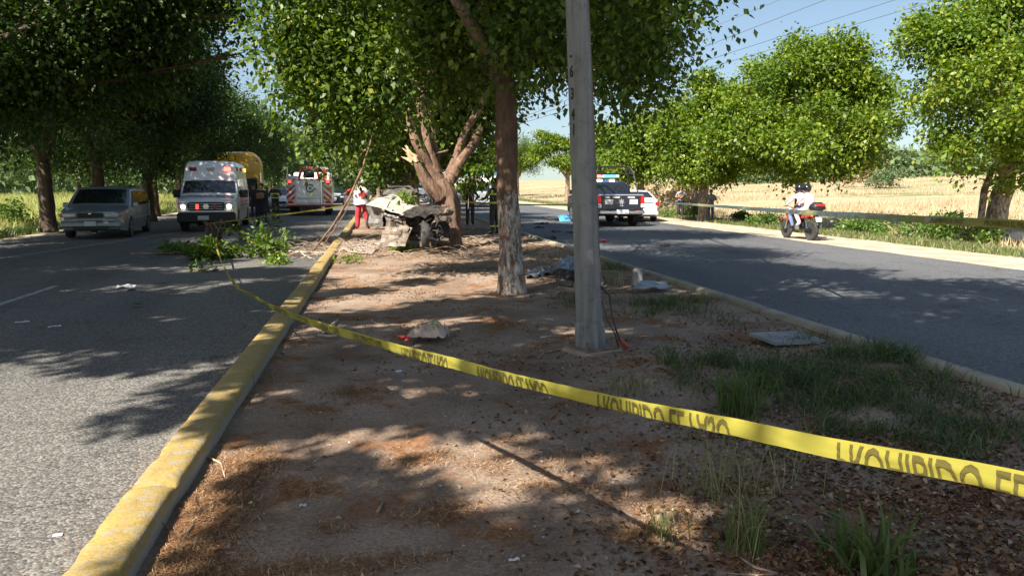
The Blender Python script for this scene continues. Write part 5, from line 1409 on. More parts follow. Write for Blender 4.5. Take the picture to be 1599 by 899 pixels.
# far building glimpsed between trunks
p = at(752, HOR, 150); p.z = 0
t = empty('far_building', p, 8, 'pale low building with a blue band glimpsed left of the whitewashed trunk', 'building')
m = MB(); m.box((0, 0, 1.7), (7, 6, 3.4)); m.build('wall', M['whitedusty'], t)
m = MB(); m.box((0, 0, 3.7), (7.2, 6.2, .6)); m.build('roof_band', pm('blue fascia', (.05, .30, .60), rough=.5), t)
for i in range(3):
    m = MB(); m.box((-2.2 + 2.2 * i, -3.02, 1.6), (1.5, .08, 1.4)); m.build('window', M['glass'], t)
# ================================================================== PEOPLE
def seg_d(p, a, b):
    ab = b - a; t = max(0, min(1, (p - a).dot(ab) / max(1e-9, ab.length_squared))); return (p - a - ab * t).length
BASE = dict(pel=(0, 0, .95), bel=(0, .01, 1.08), che=(0, .0, 1.28), nek=(0, -.01, 1.46), nek2=(0, .005, 1.53), hed=(0, .02, 1.62), top=(0, .01, 1.70),
            lsh=(-.17, 0, 1.40), lel=(-.225, -.02, 1.12), lwr=(-.235, .06, .87), rsh=(.17, 0, 1.40), rel=(.225, -.02, 1.12), rwr=(.235, .06, .87),
            lhi=(-.09, 0, .90), lkn=(-.105, .025, .49), lan=(-.115, -.02, .09), lto=(-.13, .13, .035),
            rhi=(.09, 0, .90), rkn=(.105, .025, .49), ran=(.115, -.02, .09), rto=(.13, .13, .035))
def person(loc, az, label, mats, pose=None, s=1.0, rot=None, fat=1.0, group=None, sleeves=True, hair='hair', leg=1.35):
    """mats: shirt, trousers, shoes"""
    J = {k: Vector(v) for k, v in BASE.items()}
    if pose: J.update({k: Vector(v) for k, v in pose.items()})
    root = empty('person', loc, az, label, 'person', group)
    if rot: root.rotation_euler = rot
    root.scale = (s, s, s)
    V, E, Rr, kind = [], [], [], []
    idx = {}
    def add(k, p, r, kd): idx[k] = len(V); V.append(Vector(p)); Rr.append(r); kind.append(kd)
    f = fat
    for k, r in (('pel', (.150 * f, .115 * f)), ('bel', (.140 * f, .11 * f)), ('che', (.165 * f, .12 * f)), ('nek', (.085, .08)), ('nek2', (.055, .055)), ('hed', (.082, .098)), ('top', (.062, .072)),
                 ('lsh', .066 * f), ('lel', .046), ('lwr', .030), ('rsh', .066 * f), ('rel', .046), ('rwr', .030),
                 ('lhi', .092 * f), ('lkn', .062 * leg), ('lan', .044 * leg), ('lto', .036), ('rhi', .092 * f), ('rkn', .062 * leg), ('ran', .044 * leg), ('rto', .036)):
        add(k, J[k], r, k)
    def e(a, b_): E.append((idx[a], idx[b_]))
    for a_, b_ in [('pel', 'bel'), ('bel', 'che'), ('che', 'nek'), ('nek', 'nek2'), ('nek2', 'hed'), ('hed', 'top'), ('che', 'lsh'), ('lsh', 'lel'), ('lel', 'lwr'), ('che', 'rsh'), ('rsh', 'rel'), ('rel', 'rwr'),
                   ('pel', 'lhi'), ('lhi', 'lkn'), ('lkn', 'lan'), ('lan', 'lto'), ('pel', 'rhi'), ('rhi', 'rkn'), ('rkn', 'ran'), ('ran', 'rto')]: e(a_, b_)
    fd = (J['hed'] - J['nek2']); fwd = Vector((0, 1, 0))
    # nose
    add('nose', J['hed'] + Vector((0, .118, -.01)), .014, 'hed'); e('hed', 'nose')
    for sd, a_ in ((-1, 'l'), (1, 'r')):
        w_, el = J[a_ + 'wr'], J[a_ + 'el']; d = (w_ - el).normalized()
        u = d.cross(Vector((0, 0, 1))); u = u.normalized() if u.length > .1 else Vector((0, 1, 0))
        if abs(d.z) > .8: u = Vector((0, 1, 0)) - d * d.y; u.normalize()
        nrm = d.cross(u).normalized()
        add(a_ + 'pa', w_ + d * .065, .030, 'hand'); e(a_ + 'wr', a_ + 'pa')
        for i, (o_, L) in enumerate([(-.027, .062), (-.009, .075), (.010, .070), (.027, .052)]):
            b0 = w_ + d * .095 + u * o_
            add(f'{a_}f{i}a', b0, .0095, 'hand'); e(a_ + 'pa', f'{a_}f{i}a')
            add(f'{a_}f{i}b', b0 + d * L * .6 + nrm * .008 * sd, .0085, 'hand'); e(f'{a_}f{i}a', f'{a_}f{i}b')
            add(f'{a_}f{i}c', b0 + d * L * .9 + nrm * .03 * sd, .0065, 'hand'); e(f'{a_}f{i}b', f'{a_}f{i}c')
        add(a_ + 'ta', w_ + d * .04 + u * -.04, .011, 'hand'); e(a_ + 'pa', a_ + 'ta')
        add(a_ + 'tb', w_ + d * .085 + u * -.062 + nrm * .01 * sd, .0085, 'hand'); e(a_ + 'ta', a_ + 'tb')
    me = bpy.data.meshes.new('tmp'); me.from_pydata([tuple(v_) for v_ in V], E, [])
    o = bpy.data.objects.new('tmp', me); C.objects.link(o)
    sm = o.modifiers.new('s', 'SKIN'); sm.use_smooth_shade = True
    for i, sv in enumerate(me.skin_vertices[0].data):
        r = Rr[i]; sv.radius = r if isinstance(r, tuple) else (r, r); sv.use_root = (i == 0)
    ss = o.modifiers.new('u', 'SUBSURF'); ss.levels = 1; ss.render_levels = 1
    dg = bpy.context.evaluated_depsgraph_get()
    m2 = bpy.data.meshes.new_from_object(o.evaluated_get(dg)); bpy.data.objects.remove(o)
    m2.name = 'body'
    m2.materials.clear()
    for mt in (M['skin'], M[mats[0]], M[mats[1]], M[mats[2]]): m2.materials.append(mt)
    segs = []
    for a_, b_ in E:
        kb = kind[b_]; ka = kind[a_]
        if 'hand' in (ka, kb): c_ = 0
        elif kb in ('nek2', 'hed', 'top', 'nose') or ka == 'hed': c_ = 0
        elif kb in ('lwr', 'rwr'): c_ = 1 if sleeves else 0
        elif kb in ('lhi', 'rhi', 'lkn', 'rkn', 'lan', 'ran'): c_ = 2
        elif kb in ('lto', 'rto'): c_ = 3
        else: c_ = 1
        segs.append((V[a_], V[b_], c_))
    for pgn in m2.polygons:
        cc = pgn.center; best = min(segs, key=lambda q: seg_d(cc, q[0], q[1])); mi = best[2]
        if mi == 1 and cc.z < J['pel'].z + .0 and abs(cc.x - J['pel'].x) < .25 and not pose_is_seated(pose): mi = 2
        pgn.material_index = mi; pgn.use_smooth = True
    body = bpy.data.objects.new('body', m2); C.objects.link(body); body.parent = root
    h = J['hed']
    for sd in (-1, 1):
        b_ = MB(); b_.ball((h.x + sd * .033, h.y + .092, h.z + .012), .011, 8, 6); b_.build('eye', M['black'], root)
        b_ = MB(); b_.ball((h.x + sd * .083, h.y + .0, h.z - .005), (.012, .022, .032), 8, 6); b_.build('ear', M['skin'], root, smooth=180)
    b_ = MB(); b_.box((h.x, h.y + .098, h.z - .052), (.045, .012, .010), None, 0, .003); b_.build('mouth', pm('lips', (.28, .10, .08), rough=.6) if 'lips' not in M else M['lips'], root)
    if hair:
        b_ = MB(); b_.ball((h.x, h.y - .018, h.z + .04), (.094, .108, .092), 14, 10); b_.build('hair' if hair == 'hair' else 'cap', M[hair], root, smooth=180)
    return root, J
def pose_is_seated(p): return bool(p) and p.get('_seated') is not None
M['lips'] = pm('lips', (.28, .10, .08), rough=.6)
def ring(b, c, rx, ry, z0, z1, n=16, k=1.0):
    b.lathe([(rx, z0), (rx * k, z1)], c, 'z', n, 0, 1.0, ry / rx)

# officer beside the ambulance, holding a brown folder
root, J = person(gp(411, 354), 190, 'man in dark navy uniform with raised arms holding a brown bag beside the ambulance', ('uniform', 'uniform', 'shoe'),
    dict(lel=(-.33, .05, 1.22), lwr=(-.16, .25, 1.30), rel=(.33, .05, 1.22), rwr=(.10, .28, 1.26), lan=(-.16, -.02, .09), lto=(-.2, .13, .035), ran=(.18, .1, .09), rto=(.22, .24, .035), rkn=(.15, .08, .49)), 1.02, fat=1.18)
b = MB(); P = []
for i in range(6):
    z = 1.50 - i * .17; w_ = [.19, .24, .235, .25, .28, .30][i]
    P.append([(w_ * math.cos(q), w_ * .68 * math.sin(q) - .01, z - .05 + .012 * math.sin(3 * q + i)) for q in [2 * math.pi * k_ / 20 for k_ in range(21)]])
b.grid(P); b.build('long_coat', M['uniform'], root, smooth=180)
b = MB(); b.box((-.03, .34, 1.24), (.30, .12, .24), Matrix.Rotation(.1, 3, 'Y'), 0, .04)
finish(b.build('brown_bag', M['tanleather'], None, smooth=40), 'brown bag held at chest height by the man in navy', 'bag')
bag = bpy.data.objects['brown_bag']; bag.matrix_world = Matrix.Translation(root.location) @ Matrix.Rotation(-R(190), 4, 'Z') @ Matrix.Scale(1.02, 4)
# firefighter further back
def bands(root, J, zs=(1.02, 1.22), legs=(.30,), arms=True, f=1.0):
    b = MB()
    for z in zs: ring(b, (0, 0, 0), .205 * f, .15 * f, z, z + .055)
    b.build('reflective_band', M['hivis'], root, smooth=60)
    for sd in 'lr':
        b = MB(); k_, a_ = J[sd + 'kn'], J[sd + 'an']; q = k_.lerp(a_, .5); q2 = k_.lerp(a_, .62); b.tube([q, q2], .085, 12); b.build('trouser_band', M['hivis'], root, smooth=60)
        b = MB(); e_, w_ = J[sd + 'el'], J[sd + 'wr']; q = e_.lerp(w_, .6); q2 = e_.lerp(w_, .78); b.tube([q, q2], .058, 10); b.build('sleeve_band', M['hivis'], root, smooth=60)
root, J = person(gp(431, 343), 175, 'firefighter in dark turnout coat with yellow bands behind the man in navy', ('bunker', 'bunker', 'shoe'), dict(lel=(-.28, .02, 1.15), lwr=(-.12, .22, 1.18), rel=(.28, .02, 1.15), rwr=(.12, .22, 1.16)), 1.02, fat=1.2)
bands(root, J, f=1.08)
root, J = person(gp(398, 341), 170, 'person in dark clothes half hidden between the ambulance and the man in navy', ('darktrouser', 'darktrouser', 'shoe'), None, 1.0)
# red cross worker, back to the viewer
root, J = person(gp(566, 358, .07), -8, 'rescuer in white vest with a red cross and red trousers, back to the viewer', ('redcloth', 'redcloth', 'shoe'),
    dict(lel=(-.42, .10, 1.38), lwr=(-.50, .30, 1.28), rel=(.27, .12, 1.18), rwr=(.12, .30, 1.16), lan=(-.17, -.02, .09), lto=(-.22, .12, .035), lkn=(-.15, .03, .49), ran=(.2, -.02, .09), rto=(.25, .12, .035), rkn=(.16, .03, .49)), 1.05, fat=1.4, hair='hair', leg=1.75)
b = MB(); P = []
for i in range(8):
    t_ = i / 7; z = 1.475 - t_ * .60; w_ = [.13, .255, .29, .28, .275, .275, .28, .29][i]
    P.append([(w_ * math.cos(q), w_ * .74 * math.sin(q) - .01, z + (.012 * math.sin(4 * q + i * 2) if i > 2 else 0)) for q in [2 * math.pi * k_ / 28 for k_ in range(29)]])
b.grid(P); vest = b.build('vest', M['whitecloth'], root, smooth=180)
b = MB(); b.box((0, -.214, 1.235), (.10, .03, .29), None, 0, .003); b.box((0, -.212, 1.235), (.29, .030, .10), None, 0, .003); b.build('red_cross', M['redcloth'], vest)
b = MB(); b.ball((0, .0, 1.675), (.112, .125, .085), 16, 10); b.box((0, .13, 1.66), (.16, .1, .015), None, 0, .005); b.build('helmet', M['helmetwhite'], root, smooth=60)
# firefighter beside the whitewashed trunk
root, J = person(gp(773, 366, .1), -30, 'firefighter in dark gear with yellow bands standing left of the whitewashed trunk', ('bunker', 'bunker', 'shoe'), dict(lel=(-.30, .10, 1.15), lwr=(-.30, .32, 1.10), rel=(.27, .1, 1.15), rwr=(.12, .32, 1.12)), 1.03, fat=1.2)
bands(root, J, (.98, 1.25), f=1.08)
b = MB(); b.ball((0, .0, 1.69), (.125, .15, .10), 16, 10); b.lathe([(.12, 1.655), (.18, 1.64), (.18, 1.648), (.12, 1.67)], (0, -.02, 0), 'z', 18, 0, 1, 1.15); b.build('helmet', M['black'], root, smooth=60)
b = MB(); b.tube([at(771, 304, 24.5), at(760, 313, 24.3), at(746, 324, 24.0)], .016, 6); finish(b.build('pry_bar', M['black']), 'long dark bar held out by the firefighter near the trunk', 'tool')
# figure among hanging leaves
root, J = person(gp(734, 352, .1), 20, 'firefighter in dark coat half screened by hanging leaves right of the broken tree', ('bunker', 'bunker', 'shoe'), dict(lel=(-.33, .0, 1.2), lwr=(-.2, .12, 1.0), rel=(.33, .0, 1.2), rwr=(.2, .1, 1.0)), .98, fat=1.35)
b = MB(); b.ball((0, .0, 1.69), (.125, .15, .10), 14, 10); b.build('helmet', M['bunker'], root, smooth=60)
# onlookers
GO = 'onlookers standing behind the right verge'
for px, sh, tr, lab, sl_ in [(1064, 'greycloth', 'darktrouser', 'onlooker in grey shirt with hands at the chest, leftmost of the three', 'a'), (1088, 'greycloth', 'darktrouser', 'onlooker in grey white shirt directly left of the dappled trunk', 'b'), (1111, 'bluecloth', 'jeans', 'onlooker in pale blue shirt with arms folded right of the dappled trunk', 'c')]:
    q = at(px, HOR, 41); q.z = terrain(q.x, q.y)
    po = dict(lel=(-.29, .03, 1.16), lwr=(-.06, .20, 1.22), rel=(.29, .03, 1.16), rwr=(.08, .22, 1.20))
    root, J = person(q, 205, lab, (sh, tr, 'shoe'), po, .98, sleeves=False, fat=1.15, group=GO)

# ================================================================== MOTORCYCLE AND RIDERS
mp = gp(1247, 373)
mz = -4.0
mo = empty('motorcycle', mp, mz, 'red motorcycle with a black top case riding away on the right road edge', 'motorcycle')
def wheelm(y, r, name, wid=.11):
    m = MB(); m.lathe([(r * .74, -wid * .35), (r * .9, -wid / 2), (r, -wid * .25), (r, wid * .25), (r * .9, wid / 2), (r * .74, wid * .35)], (0, y, r), 'x', 26); o = m.build(name, M['rubber'], mo, smooth=60)
    m = MB(); m.lathe([(r * .76, -.03), (r * .72, -.03), (r * .72, .03), (r * .76, .03), (r * .76, -.03)], (0, y, r), 'x', 24); m.cyl((-.06, y, r), (.06, y, r), .04)
    for k_ in range(6):
        q = k_ * math.pi / 3 + .3; m.box((0, y + math.cos(q) * r * .38, r + math.sin(q) * r * .38), (.03, r * .7, .035), Matrix.Rotation(q, 3, 'X'))
    m.build('rim', M['black'], o); m = MB(); m.lathe([(.05, -.005), (.12, -.004), (.12, .004), (.05, .005)], (-.055, y, r), 'x', 20); m.build('brake_disc', M['chrome'], o)
wheelm(.66, .30, 'front_wheel', .09); wheelm(-.64, .31, 'rear_wheel', .13)
def mb(name, mat, fn, smooth=40):
    m = MB(); fn(m); return m.build(name, M[mat], mo, smooth=smooth)
mb('fork', 'chrome', lambda m: [m.tube([(sd * .075, .66, .30), (sd * .075, .50, .72), (sd * .075, .44, .92)], .022, 8) for sd in (-1, 1)])
mb('frame', 'black', lambda m: [m.tube([(0, .44, .88), (0, .1, .80), (0, -.3, .76), (0, -.75, .82)], .028, 8), m.tube([(0, .46, .78), (0, .2, .38), (0, -.2, .34)], .028, 8), m.tube([(0, -.22, .74), (0, -.2, .34)], .025, 8), m.tube([(.1, -.2, .36), (.1, -.64, .31)], .025, 8), m.tube([(-.1, -.2, .36), (-.1, -.64, .31)], .025, 8)], 60)
mb('engine', 'black', lambda m: [m.box((0, .02, .42), (.26, .36, .24), None, 0, .05), m.box((0, .12, .60), (.16, .18, .2), None, 0, .04)])
mb('engine_cover', 'rim', lambda m: [m.lathe([(.09, -.15), (.10, -.12), (.10, .12), (.09, .15)], (0, -.06, .40), 'x', 16)])
mb('fuel_tank', 'red', lambda m: [m.ball((0, .16, .86), (.14, .27, .13), 16, 10)], 180)
mb('shroud', 'red', lambda m: [m.box((sd * .13, .34, .74), (.05, .32, .26), Matrix.Rotation(-.4, 3, 'X'), 0, .02) for sd in (-1, 1)])
mb('seat', 'black', lambda m: [m.box((0, -.32, .86), (.24, .72, .09), Matrix.Rotation(-.06, 3, 'X'), 0, .04)])
mb('tail_fairing', 'red', lambda m: [m.box((sd * .11, -.52, .76), (.05, .56, .13), Matrix.Rotation(-.16, 3, 'X'), 0, .02) for sd in (-1, 1)])
mb('front_fender', 'red', lambda m: [m.grid([[(x, .66 + .33 * math.sin(q), .30 + .34 * math.cos(q)) for x in (-.06, -.03, .03, .06)] for q in [R(-70 + 14 * i) for i in range(10)]], th=(0, 0, .01))])
mb('rear_fender', 'black', lambda m: [m.box((0, -.92, .62), (.13, .05, .34), Matrix.Rotation(-.45, 3, 'X'), 0, .02)])
mb('tail_lamp', 'redplastic', lambda m: [m.box((0, -.90, .80), (.16, .06, .07), None, 0, .02)])
mb('number_plate', 'plate', lambda m: [m.box((0, -.965, .66), (.20, .012, .15), Matrix.Rotation(-.3, 3, 'X'), 0, .002)])
mb('exhaust', 'chrome', lambda m: [m.tube([(.12, .15, .36), (.14, -.1, .26), (.16, -.4, .30), (.17, -.85, .44)], [.022, .022, .045, .05], 10)], 60)
mb('shock_absorber', 'chrome', lambda m: [m.tube([(sd * .13, -.42, .78), (sd * .13, -.58, .36)], .026, 8) for sd in (-1, 1)])
mb('handlebar', 'black', lambda m: [m.tube([(-.36, .28, 1.06), (-.2, .36, 1.04), (0, .42, .98), (.2, .36, 1.04), (.36, .28, 1.06)], .014, 8)], 60)
mb('headlight', 'lamp_clear', lambda m: [m.ball((0, .58, .90), (.10, .07, .10))], 180)
for sd in (-1, 1): mb('mirror', 'black', lambda m: [m.tube([(sd * .26, .34, 1.05), (sd * .33, .38, 1.24)], .007, 6), m.box((sd * .35, .37, 1.27), (.12, .025, .075), None, 0, .02)])
for sd in (-1, 1): mb('turn_signal', 'orange', lambda m: [m.ball((sd * .16, -.86, .76), .028)])
mb('foot_peg', 'black', lambda m: [m.cyl((-.24, .0, .34), (.24, .0, .34), .014), m.cyl((-.22, -.42, .44), (.22, -.42, .44), .014)])
mb('rack', 'black', lambda m: [m.box((0, -.82, .90), (.22, .36, .03), None, 0, .01)])
m = MB(); m.box((0, -.86, 1.05), (.44, .36, .28), None, 0, .08, .86); tc_ = m.build('top_case', M['black'], mo, smooth=60)
m = MB(); m.box((0, -1.035, 1.10), (.30, .03, .08), None, 0, .01); m.build('reflector', M['redplastic'], tc_)
seat = dict(_seated=(0, 0, 0))
SEAT = lambda dy, lean: dict(pel=(0, dy, .98), bel=(0, dy + .02, 1.10), che=(0, dy + .06 + lean * .5, 1.27), nek=(0, dy + .08 + lean, 1.43), nek2=(0, dy + .10 + lean, 1.49), hed=(0, dy + .13 + lean, 1.58), top=(0, dy + .12 + lean, 1.66))
po = SEAT(-.16, .12); po.update(lsh=(-.17, .0, 1.38), rsh=(.17, .0, 1.38), lel=(-.30, .12, 1.18), lwr=(-.33, .24, 1.09), rel=(.30, .12, 1.18), rwr=(.33, .24, 1.09),
    lhi=(-.10, -.12, .94), lkn=(-.21, .24, .78), lan=(-.22, .02, .42), lto=(-.23, .16, .36), rhi=(.10, -.12, .94), rkn=(.21, .24, .78), ran=(.22, .02, .42), rto=(.23, .16, .36))
po['_seated'] = (0, 0, 0)
rd, J1 = person(mp, mz, 'rider in white long-sleeved shirt, blue jeans and black helmet at the handlebars', ('whitecloth', 'jeans', 'shoe'), po, 1.0, hair=None)
po = SEAT(-.50, .08); po.update(lsh=(-.16, -.38, 1.36), rsh=(.16, -.38, 1.36), lel=(-.27, -.25, 1.16), lwr=(-.18, -.08, 1.10), rel=(.27, -.25, 1.16), rwr=(.18, -.08, 1.10),
    lhi=(-.11, -.46, .96), lkn=(-.25, -.12, .84), lan=(-.24, -.36, .52), lto=(-.26, -.22, .46), rhi=(.11, -.46, .96), rkn=(.25, -.12, .84), ran=(.24, -.36, .52), rto=(.26, -.22, .46))
po['_seated'] = (0, 0, 0)
ps, J2 = person(mp, mz, 'passenger in pink shirt, pale trousers and white shoes sitting behind the rider', ('pinkcloth', 'pinkcloth', 'whiteshoe'), po, 1.0, hair=None, fat=1.15)
for r_, J_ in ((rd, J1), (ps, J2)):
    h = J_['hed']; b = MB(); b.ball((h.x, h.y - .005, h.z + .03), (.135, .155, .145), 18, 12); hl = b.build('helmet', M['helmet'], r_, smooth=180)
    b = MB(); b.ball((h.x, h.y + .05, h.z + .02), (.11, .115, .06), 14, 8); b.build('visor', M['glass'], hl, smooth=180)

# ================================================================== covered figure on the road
bp_ = gp(884, 345)
root, J = person(Vector((bp_.x - 1.05, bp_.y, .11)), 0, 'person lying on the right road mostly under a blue sheet', ('bluecloth', 'darktrouser', 'shoe'), dict(lwr=(-.25, -.02, .87), rwr=(.27, -.02, .87)), .98, rot=(R(90), 0, R(84)))
b = MB(); P = []
for i in range(22):
    u = i / 21; row = []
    for j in range(15):
        w_ = j / 14 * 2 - 1
        x = -.55 + 1.35 * u; prof_ = (.24 + .05 * math.sin(u * 6)) * math.sqrt(max(0, 1 - (w_ * 1.15) ** 2)) if abs(w_) < .86 else .0
        z = .012 + max(prof_ * (1 - .25 * abs(u - .6)), .0) + .02 * abs(noise.noise(Vector((u * 5, w_ * 4, 2))))
        row.append((x, w_ * (.50 + .05 * noise.noise(Vector((u * 3, 1, 5)))), z))
    P.append(row)
b.grid(P, th=(0, 0, -.006)); o = b.build('blue_sheet', pm('blue sheet', (.06, .28, .52), (.08, .34, .60), scale=5, rough=.6, bump=.01, bscale=8), None, smooth=180, loc=(bp_.x + .12, bp_.y + .02, 0))
finish(o, 'bright blue sheet draped over the person lying on the right road', 'sheet')
# ================================================================== WRECKED CAR
wkp = gp(640, 378, .07)
wk = empty('wrecked_car', wkp, 0, 'crushed pale car wrapped round the foot of the broken tree', 'car wreck')
def wl(px, py, d): return at(px, py, d) - wkp
def crumple(name, quad, mat, amp=.08, fr=3.0, seed=0, n=18, th=.012, parent=wk, sharp=True, fold=None):
    a, b_, c, d = [wl(*q) for q in quad]
    nrm = (b_ - a).cross(d - a).normalized(); P = []
    for i in range(n + 1):
        row = []
        for j in range(n + 1):
            u, w_ = i / n, j / n
            q = a.lerp(b_, u).lerp(d.lerp(c, u), w_)
            v_ = Vector((u * fr, w_ * fr, seed * 3.1))
            k_ = abs(noise.noise(v_)) * 1.4 - .4 + .5 * abs(noise.noise(v_ * 2.3)) + .2 * noise.noise(v_ * 5)
            edge = 1.0
            q = q + nrm * amp * k_ * edge + Vector((noise.noise(v_ * 2 + Vector((9, 0, 0))), noise.noise(v_ * 2 + Vector((0, 9, 0))), noise.noise(v_ * 2 + Vector((0, 0, 9))))) * amp * .5
            row.append(q)
        P.append(row)
    m = MB(); m.grid(P, th=nrm * th); return m.build(name, mat, parent, smooth=14)
Wp = pm('scraped white panel', (.56, .53, .48), (.42, .39, .34), scale=6, rough=.4, coat=.2, bump=.008, bscale=12)
Wd = pm('dark torn metal', (.035, .032, .03), (.09, .075, .065), scale=8, rough=.6, metal=.3, bump=.02, bscale=18)
Wt = pm('dusty bent metal', (.085, .065, .05), (.20, .155, .115), scale=5, rough=.55, metal=.2, bump=.01, bscale=12)
Wg = pm('grey scraped panel', (.12, .115, .11), (.24, .22, .20), scale=5, rough=.5, metal=.3, bump=.01, bscale=12)
crumple('hood', [(571, 319, 19.1), (628, 336, 18.5), (662, 322, 19.6), (612, 302, 20.3)], Wp, .07, 1.3, 1, 9)
crumple('fender', [(624, 336, 18.5), (662, 342, 18.8), (700, 322, 19.5), (655, 320, 19.6)], Wd, .10, 2, 2, 6)
crumple('roof_panel', [(596, 304, 20.6), (640, 312, 20.2), (652, 296, 21.3), (606, 292, 21.3)], Wg, .1, 2, 3, 6)
crumple('side_panel', [(574, 354, 19.6), (600, 352, 19.0), (600, 322, 19.0), (575, 317, 19.4)], Wg, .12, 2, 4, 6)
crumple('door_panel', [(598, 368, 18.8), (640, 366, 18.6), (634, 340, 18.8), (604, 342, 19.0)], Wt, .14, 2.0, 5, 6)
crumple('torn_flap', [(618, 380, 18.4), (636, 374, 18.5), (644, 356, 18.7), (628, 354, 18.8)], Wt, .05, 2.5, 6, 12)
crumple('bent_fender', [(672, 348, 19.0), (704, 346, 19.2), (710, 326, 19.4), (688, 326, 19.2)], Wt, .1, 1.8, 7, 6)
crumple('lower_panel', [(674, 376, 19.2), (700, 378, 19.4), (704, 346, 19.4), (676, 348, 19.2)], Wd, .12, 2.5, 8, 7)
crumple('underside', [(640, 372, 18.9), (690, 378, 19.2), (690, 336, 19.3), (640, 336, 19.0)], Wd, .2, 3, 9, 9)
crumple('bulkhead', [(596, 352, 19.4), (660, 360, 19.4), (680, 326, 19.7), (600, 322, 19.6)], Wd, .2, 3, 10, 9)
crumple('sill_panel', [(590, 386, 18.5), (632, 384, 18.3), (640, 362, 18.6), (600, 360, 18.8)], Wt, .08, 2, 21, 6)
crumple('loose_trim', [(600, 332, 18.7), (622, 338, 18.6), (622, 342, 18.6), (600, 336, 18.7)], Wg, .03, 3, 11, 8)
crumple('torn_flap', [(655, 350, 18.5), (672, 372, 18.5), (678, 368, 18.7), (662, 344, 18.7)], Wt, .05, 3, 12, 10)
for k_ in range(26):
    m = MB(); q = wl(random.uniform(600, 695), random.uniform(325, 372), random.uniform(18.7, 19.5)); d_ = Vector((random.uniform(-1, 1), random.uniform(-.5, .5), random.uniform(-.7, .7))).normalized()
    m.tube([q, q + d_ * .15 + Vector((0, 0, .05)), q + d_ * random.uniform(.25, .5)], [.02, .016, .012], 6); m.build('broken_strut', Wd, wk)
for k_ in range(10):
    m = MB(); q = wl(random.uniform(605, 690), random.uniform(345, 372), 19.3); m.box(q, (random.uniform(.15, .4), random.uniform(.2, .4), random.uniform(.1, .3)), Matrix.Rotation(random.uniform(0, 3), 3, Vector((random.random(), random.random(), 1)).normalized()), 0, .03); m.build('engine_piece', Wd, wk)
for k_ in range(9):
    m = MB(); q = wl(random.uniform(575, 700), random.uniform(372, 384), random.uniform(18.6, 19.4)); m.box(q, (random.uniform(.08, .3), random.uniform(.1, .25), .03), Matrix.Rotation(random.uniform(-.6, .6), 3, 'X') @ Matrix.Rotation(random.uniform(0, 3), 3, 'Z'), 0, .01); m.build('loose_scrap', Wt, wk)
m = MB(); c_ = wl(664, 368, 18.4); m.lathe([(.14, -.08), (.28, -.09), (.31, -.04), (.31, .04), (.28, .09), (.14, .08)], tuple(c_), 'x', 20); ty_ = m.build('tyre', M['rubber'], wk, smooth=50); m = MB(); m.lathe([(.03, -.09), (.14, -.07), (.15, .0), (.14, .07), (.03, .09)], tuple(c_), 'x', 14); m.build('rim', M['rim'], ty_)
m = MB(); c_ = wl(612, 300, 21.2); m.tube([wl(600, 300, 21), wl(612, 293, 21.2), wl(640, 292, 21.4), wl(655, 305, 21.2)], .05, 8); m.build('roof_pillar', Wd, wk, smooth=60)
crumple('windshield', [(604, 306, 20.6), (640, 312, 20.5), (648, 298, 21.2), (612, 295, 21.2)], M['glass'], .04, 2, 13, 8)
# leaves dropped on the bonnet
def sprig(name, p, r, h, n, size, mat, label, seed, cat='branch', stems=4, group=None, zr=.4):
    root = empty(name, p, random.uniform(0, 360), label, cat, group); b = MB(); bl = []
    rr = np.random.default_rng(seed)
    for k_ in range(stems):
        a_ = rr.uniform(0, 6.28); e_ = Vector((math.cos(a_) * r * rr.uniform(.5, 1), math.sin(a_) * r * rr.uniform(.5, 1), h * rr.uniform(.3, 1)))
        b.tube([(0, 0, .03), e_ * .5 + Vector((0, 0, h * .1)), e_], [.014, .010, .004], 5); bl.append((e_.x * .7, e_.y * .7, max(.06, e_.z * .8), r * .45, r * .45, max(.05, h * zr)))
    b.build('stem', M['twig'], root)
    obj_of('foliage', crown_mesh('foliage', bl, n, size, M[mat], seed, .16, 10, .1, .5, .7, .5), root)
    return root
FG = 'torn leafy branches scattered by the crash'
sprig('leafy_branch', at(632, 312, 19.6), .35, .15, 160, .13, 'leaf_bright', 'leafy sprig lying on the crumpled pale bonnet', 201, group=FG)
sprig('leafy_branch', gp(668, 383, .08), .35, .45, 260, .12, 'leaf_bright', 'bright green sprig standing against the foot of the wreck', 202, group=FG)
sprig('leafy_branch', gp(630, 392, .08), .6, .16, 420, .09, 'leaf_bright', 'low sunlit green sprig spread on the earth below the wreck', 203, group=FG)
sprig('leafy_branch', gp(548, 408, .08), .55, .14, 240, .07, 'leaf_bright', 'flattened pale green sprig on the earth right of the kerb', 204, group=FG)
sprig('leafy_branch', gp(436, 412, .0), .45, .14, 360, .10, 'leaf_bright', 'sunlit green spray on the road just left of the kerb', 205, group=FG)
for i, (px, py, r, h, n, mt, lab) in enumerate([(350, 402, .8, .4, 900, 'leaf_ficus', 'leafy branch heap on the left road in front of the uprooted stump'), (395, 400, .8, .5, 1100, 'leaf_ficus', 'middle leafy branch heap on the left road'), (430, 396, .6, .6, 800, 'leaf_shrub', 'leafy branch heap with upright sprays nearest the kerb'), (380, 375, .7, .5, 700, 'leaf_ficus', 'leafy branch heap below the ambulance corner'), (268, 395, .6, .22, 420, 'leaf_shrub', 'small low leafy branch at the left end of the debris'), (424, 378, .45, .95, 420, 'leaf_bright', 'upright sunlit leafy spray between the debris and the kerb'), (328, 405, .5, .25, 350, 'leaf_ficus', 'low leafy branch left of the barrier tape end'), (322, 423, .5, .1, 160, 'leaf_shrub', 'flat scrap of foliage on the road nearest the viewer')]):
    sprig('leafy_branch', gp(px, py), r, h, n, .12, mt, lab, 210 + i, group=FG, stems=6)
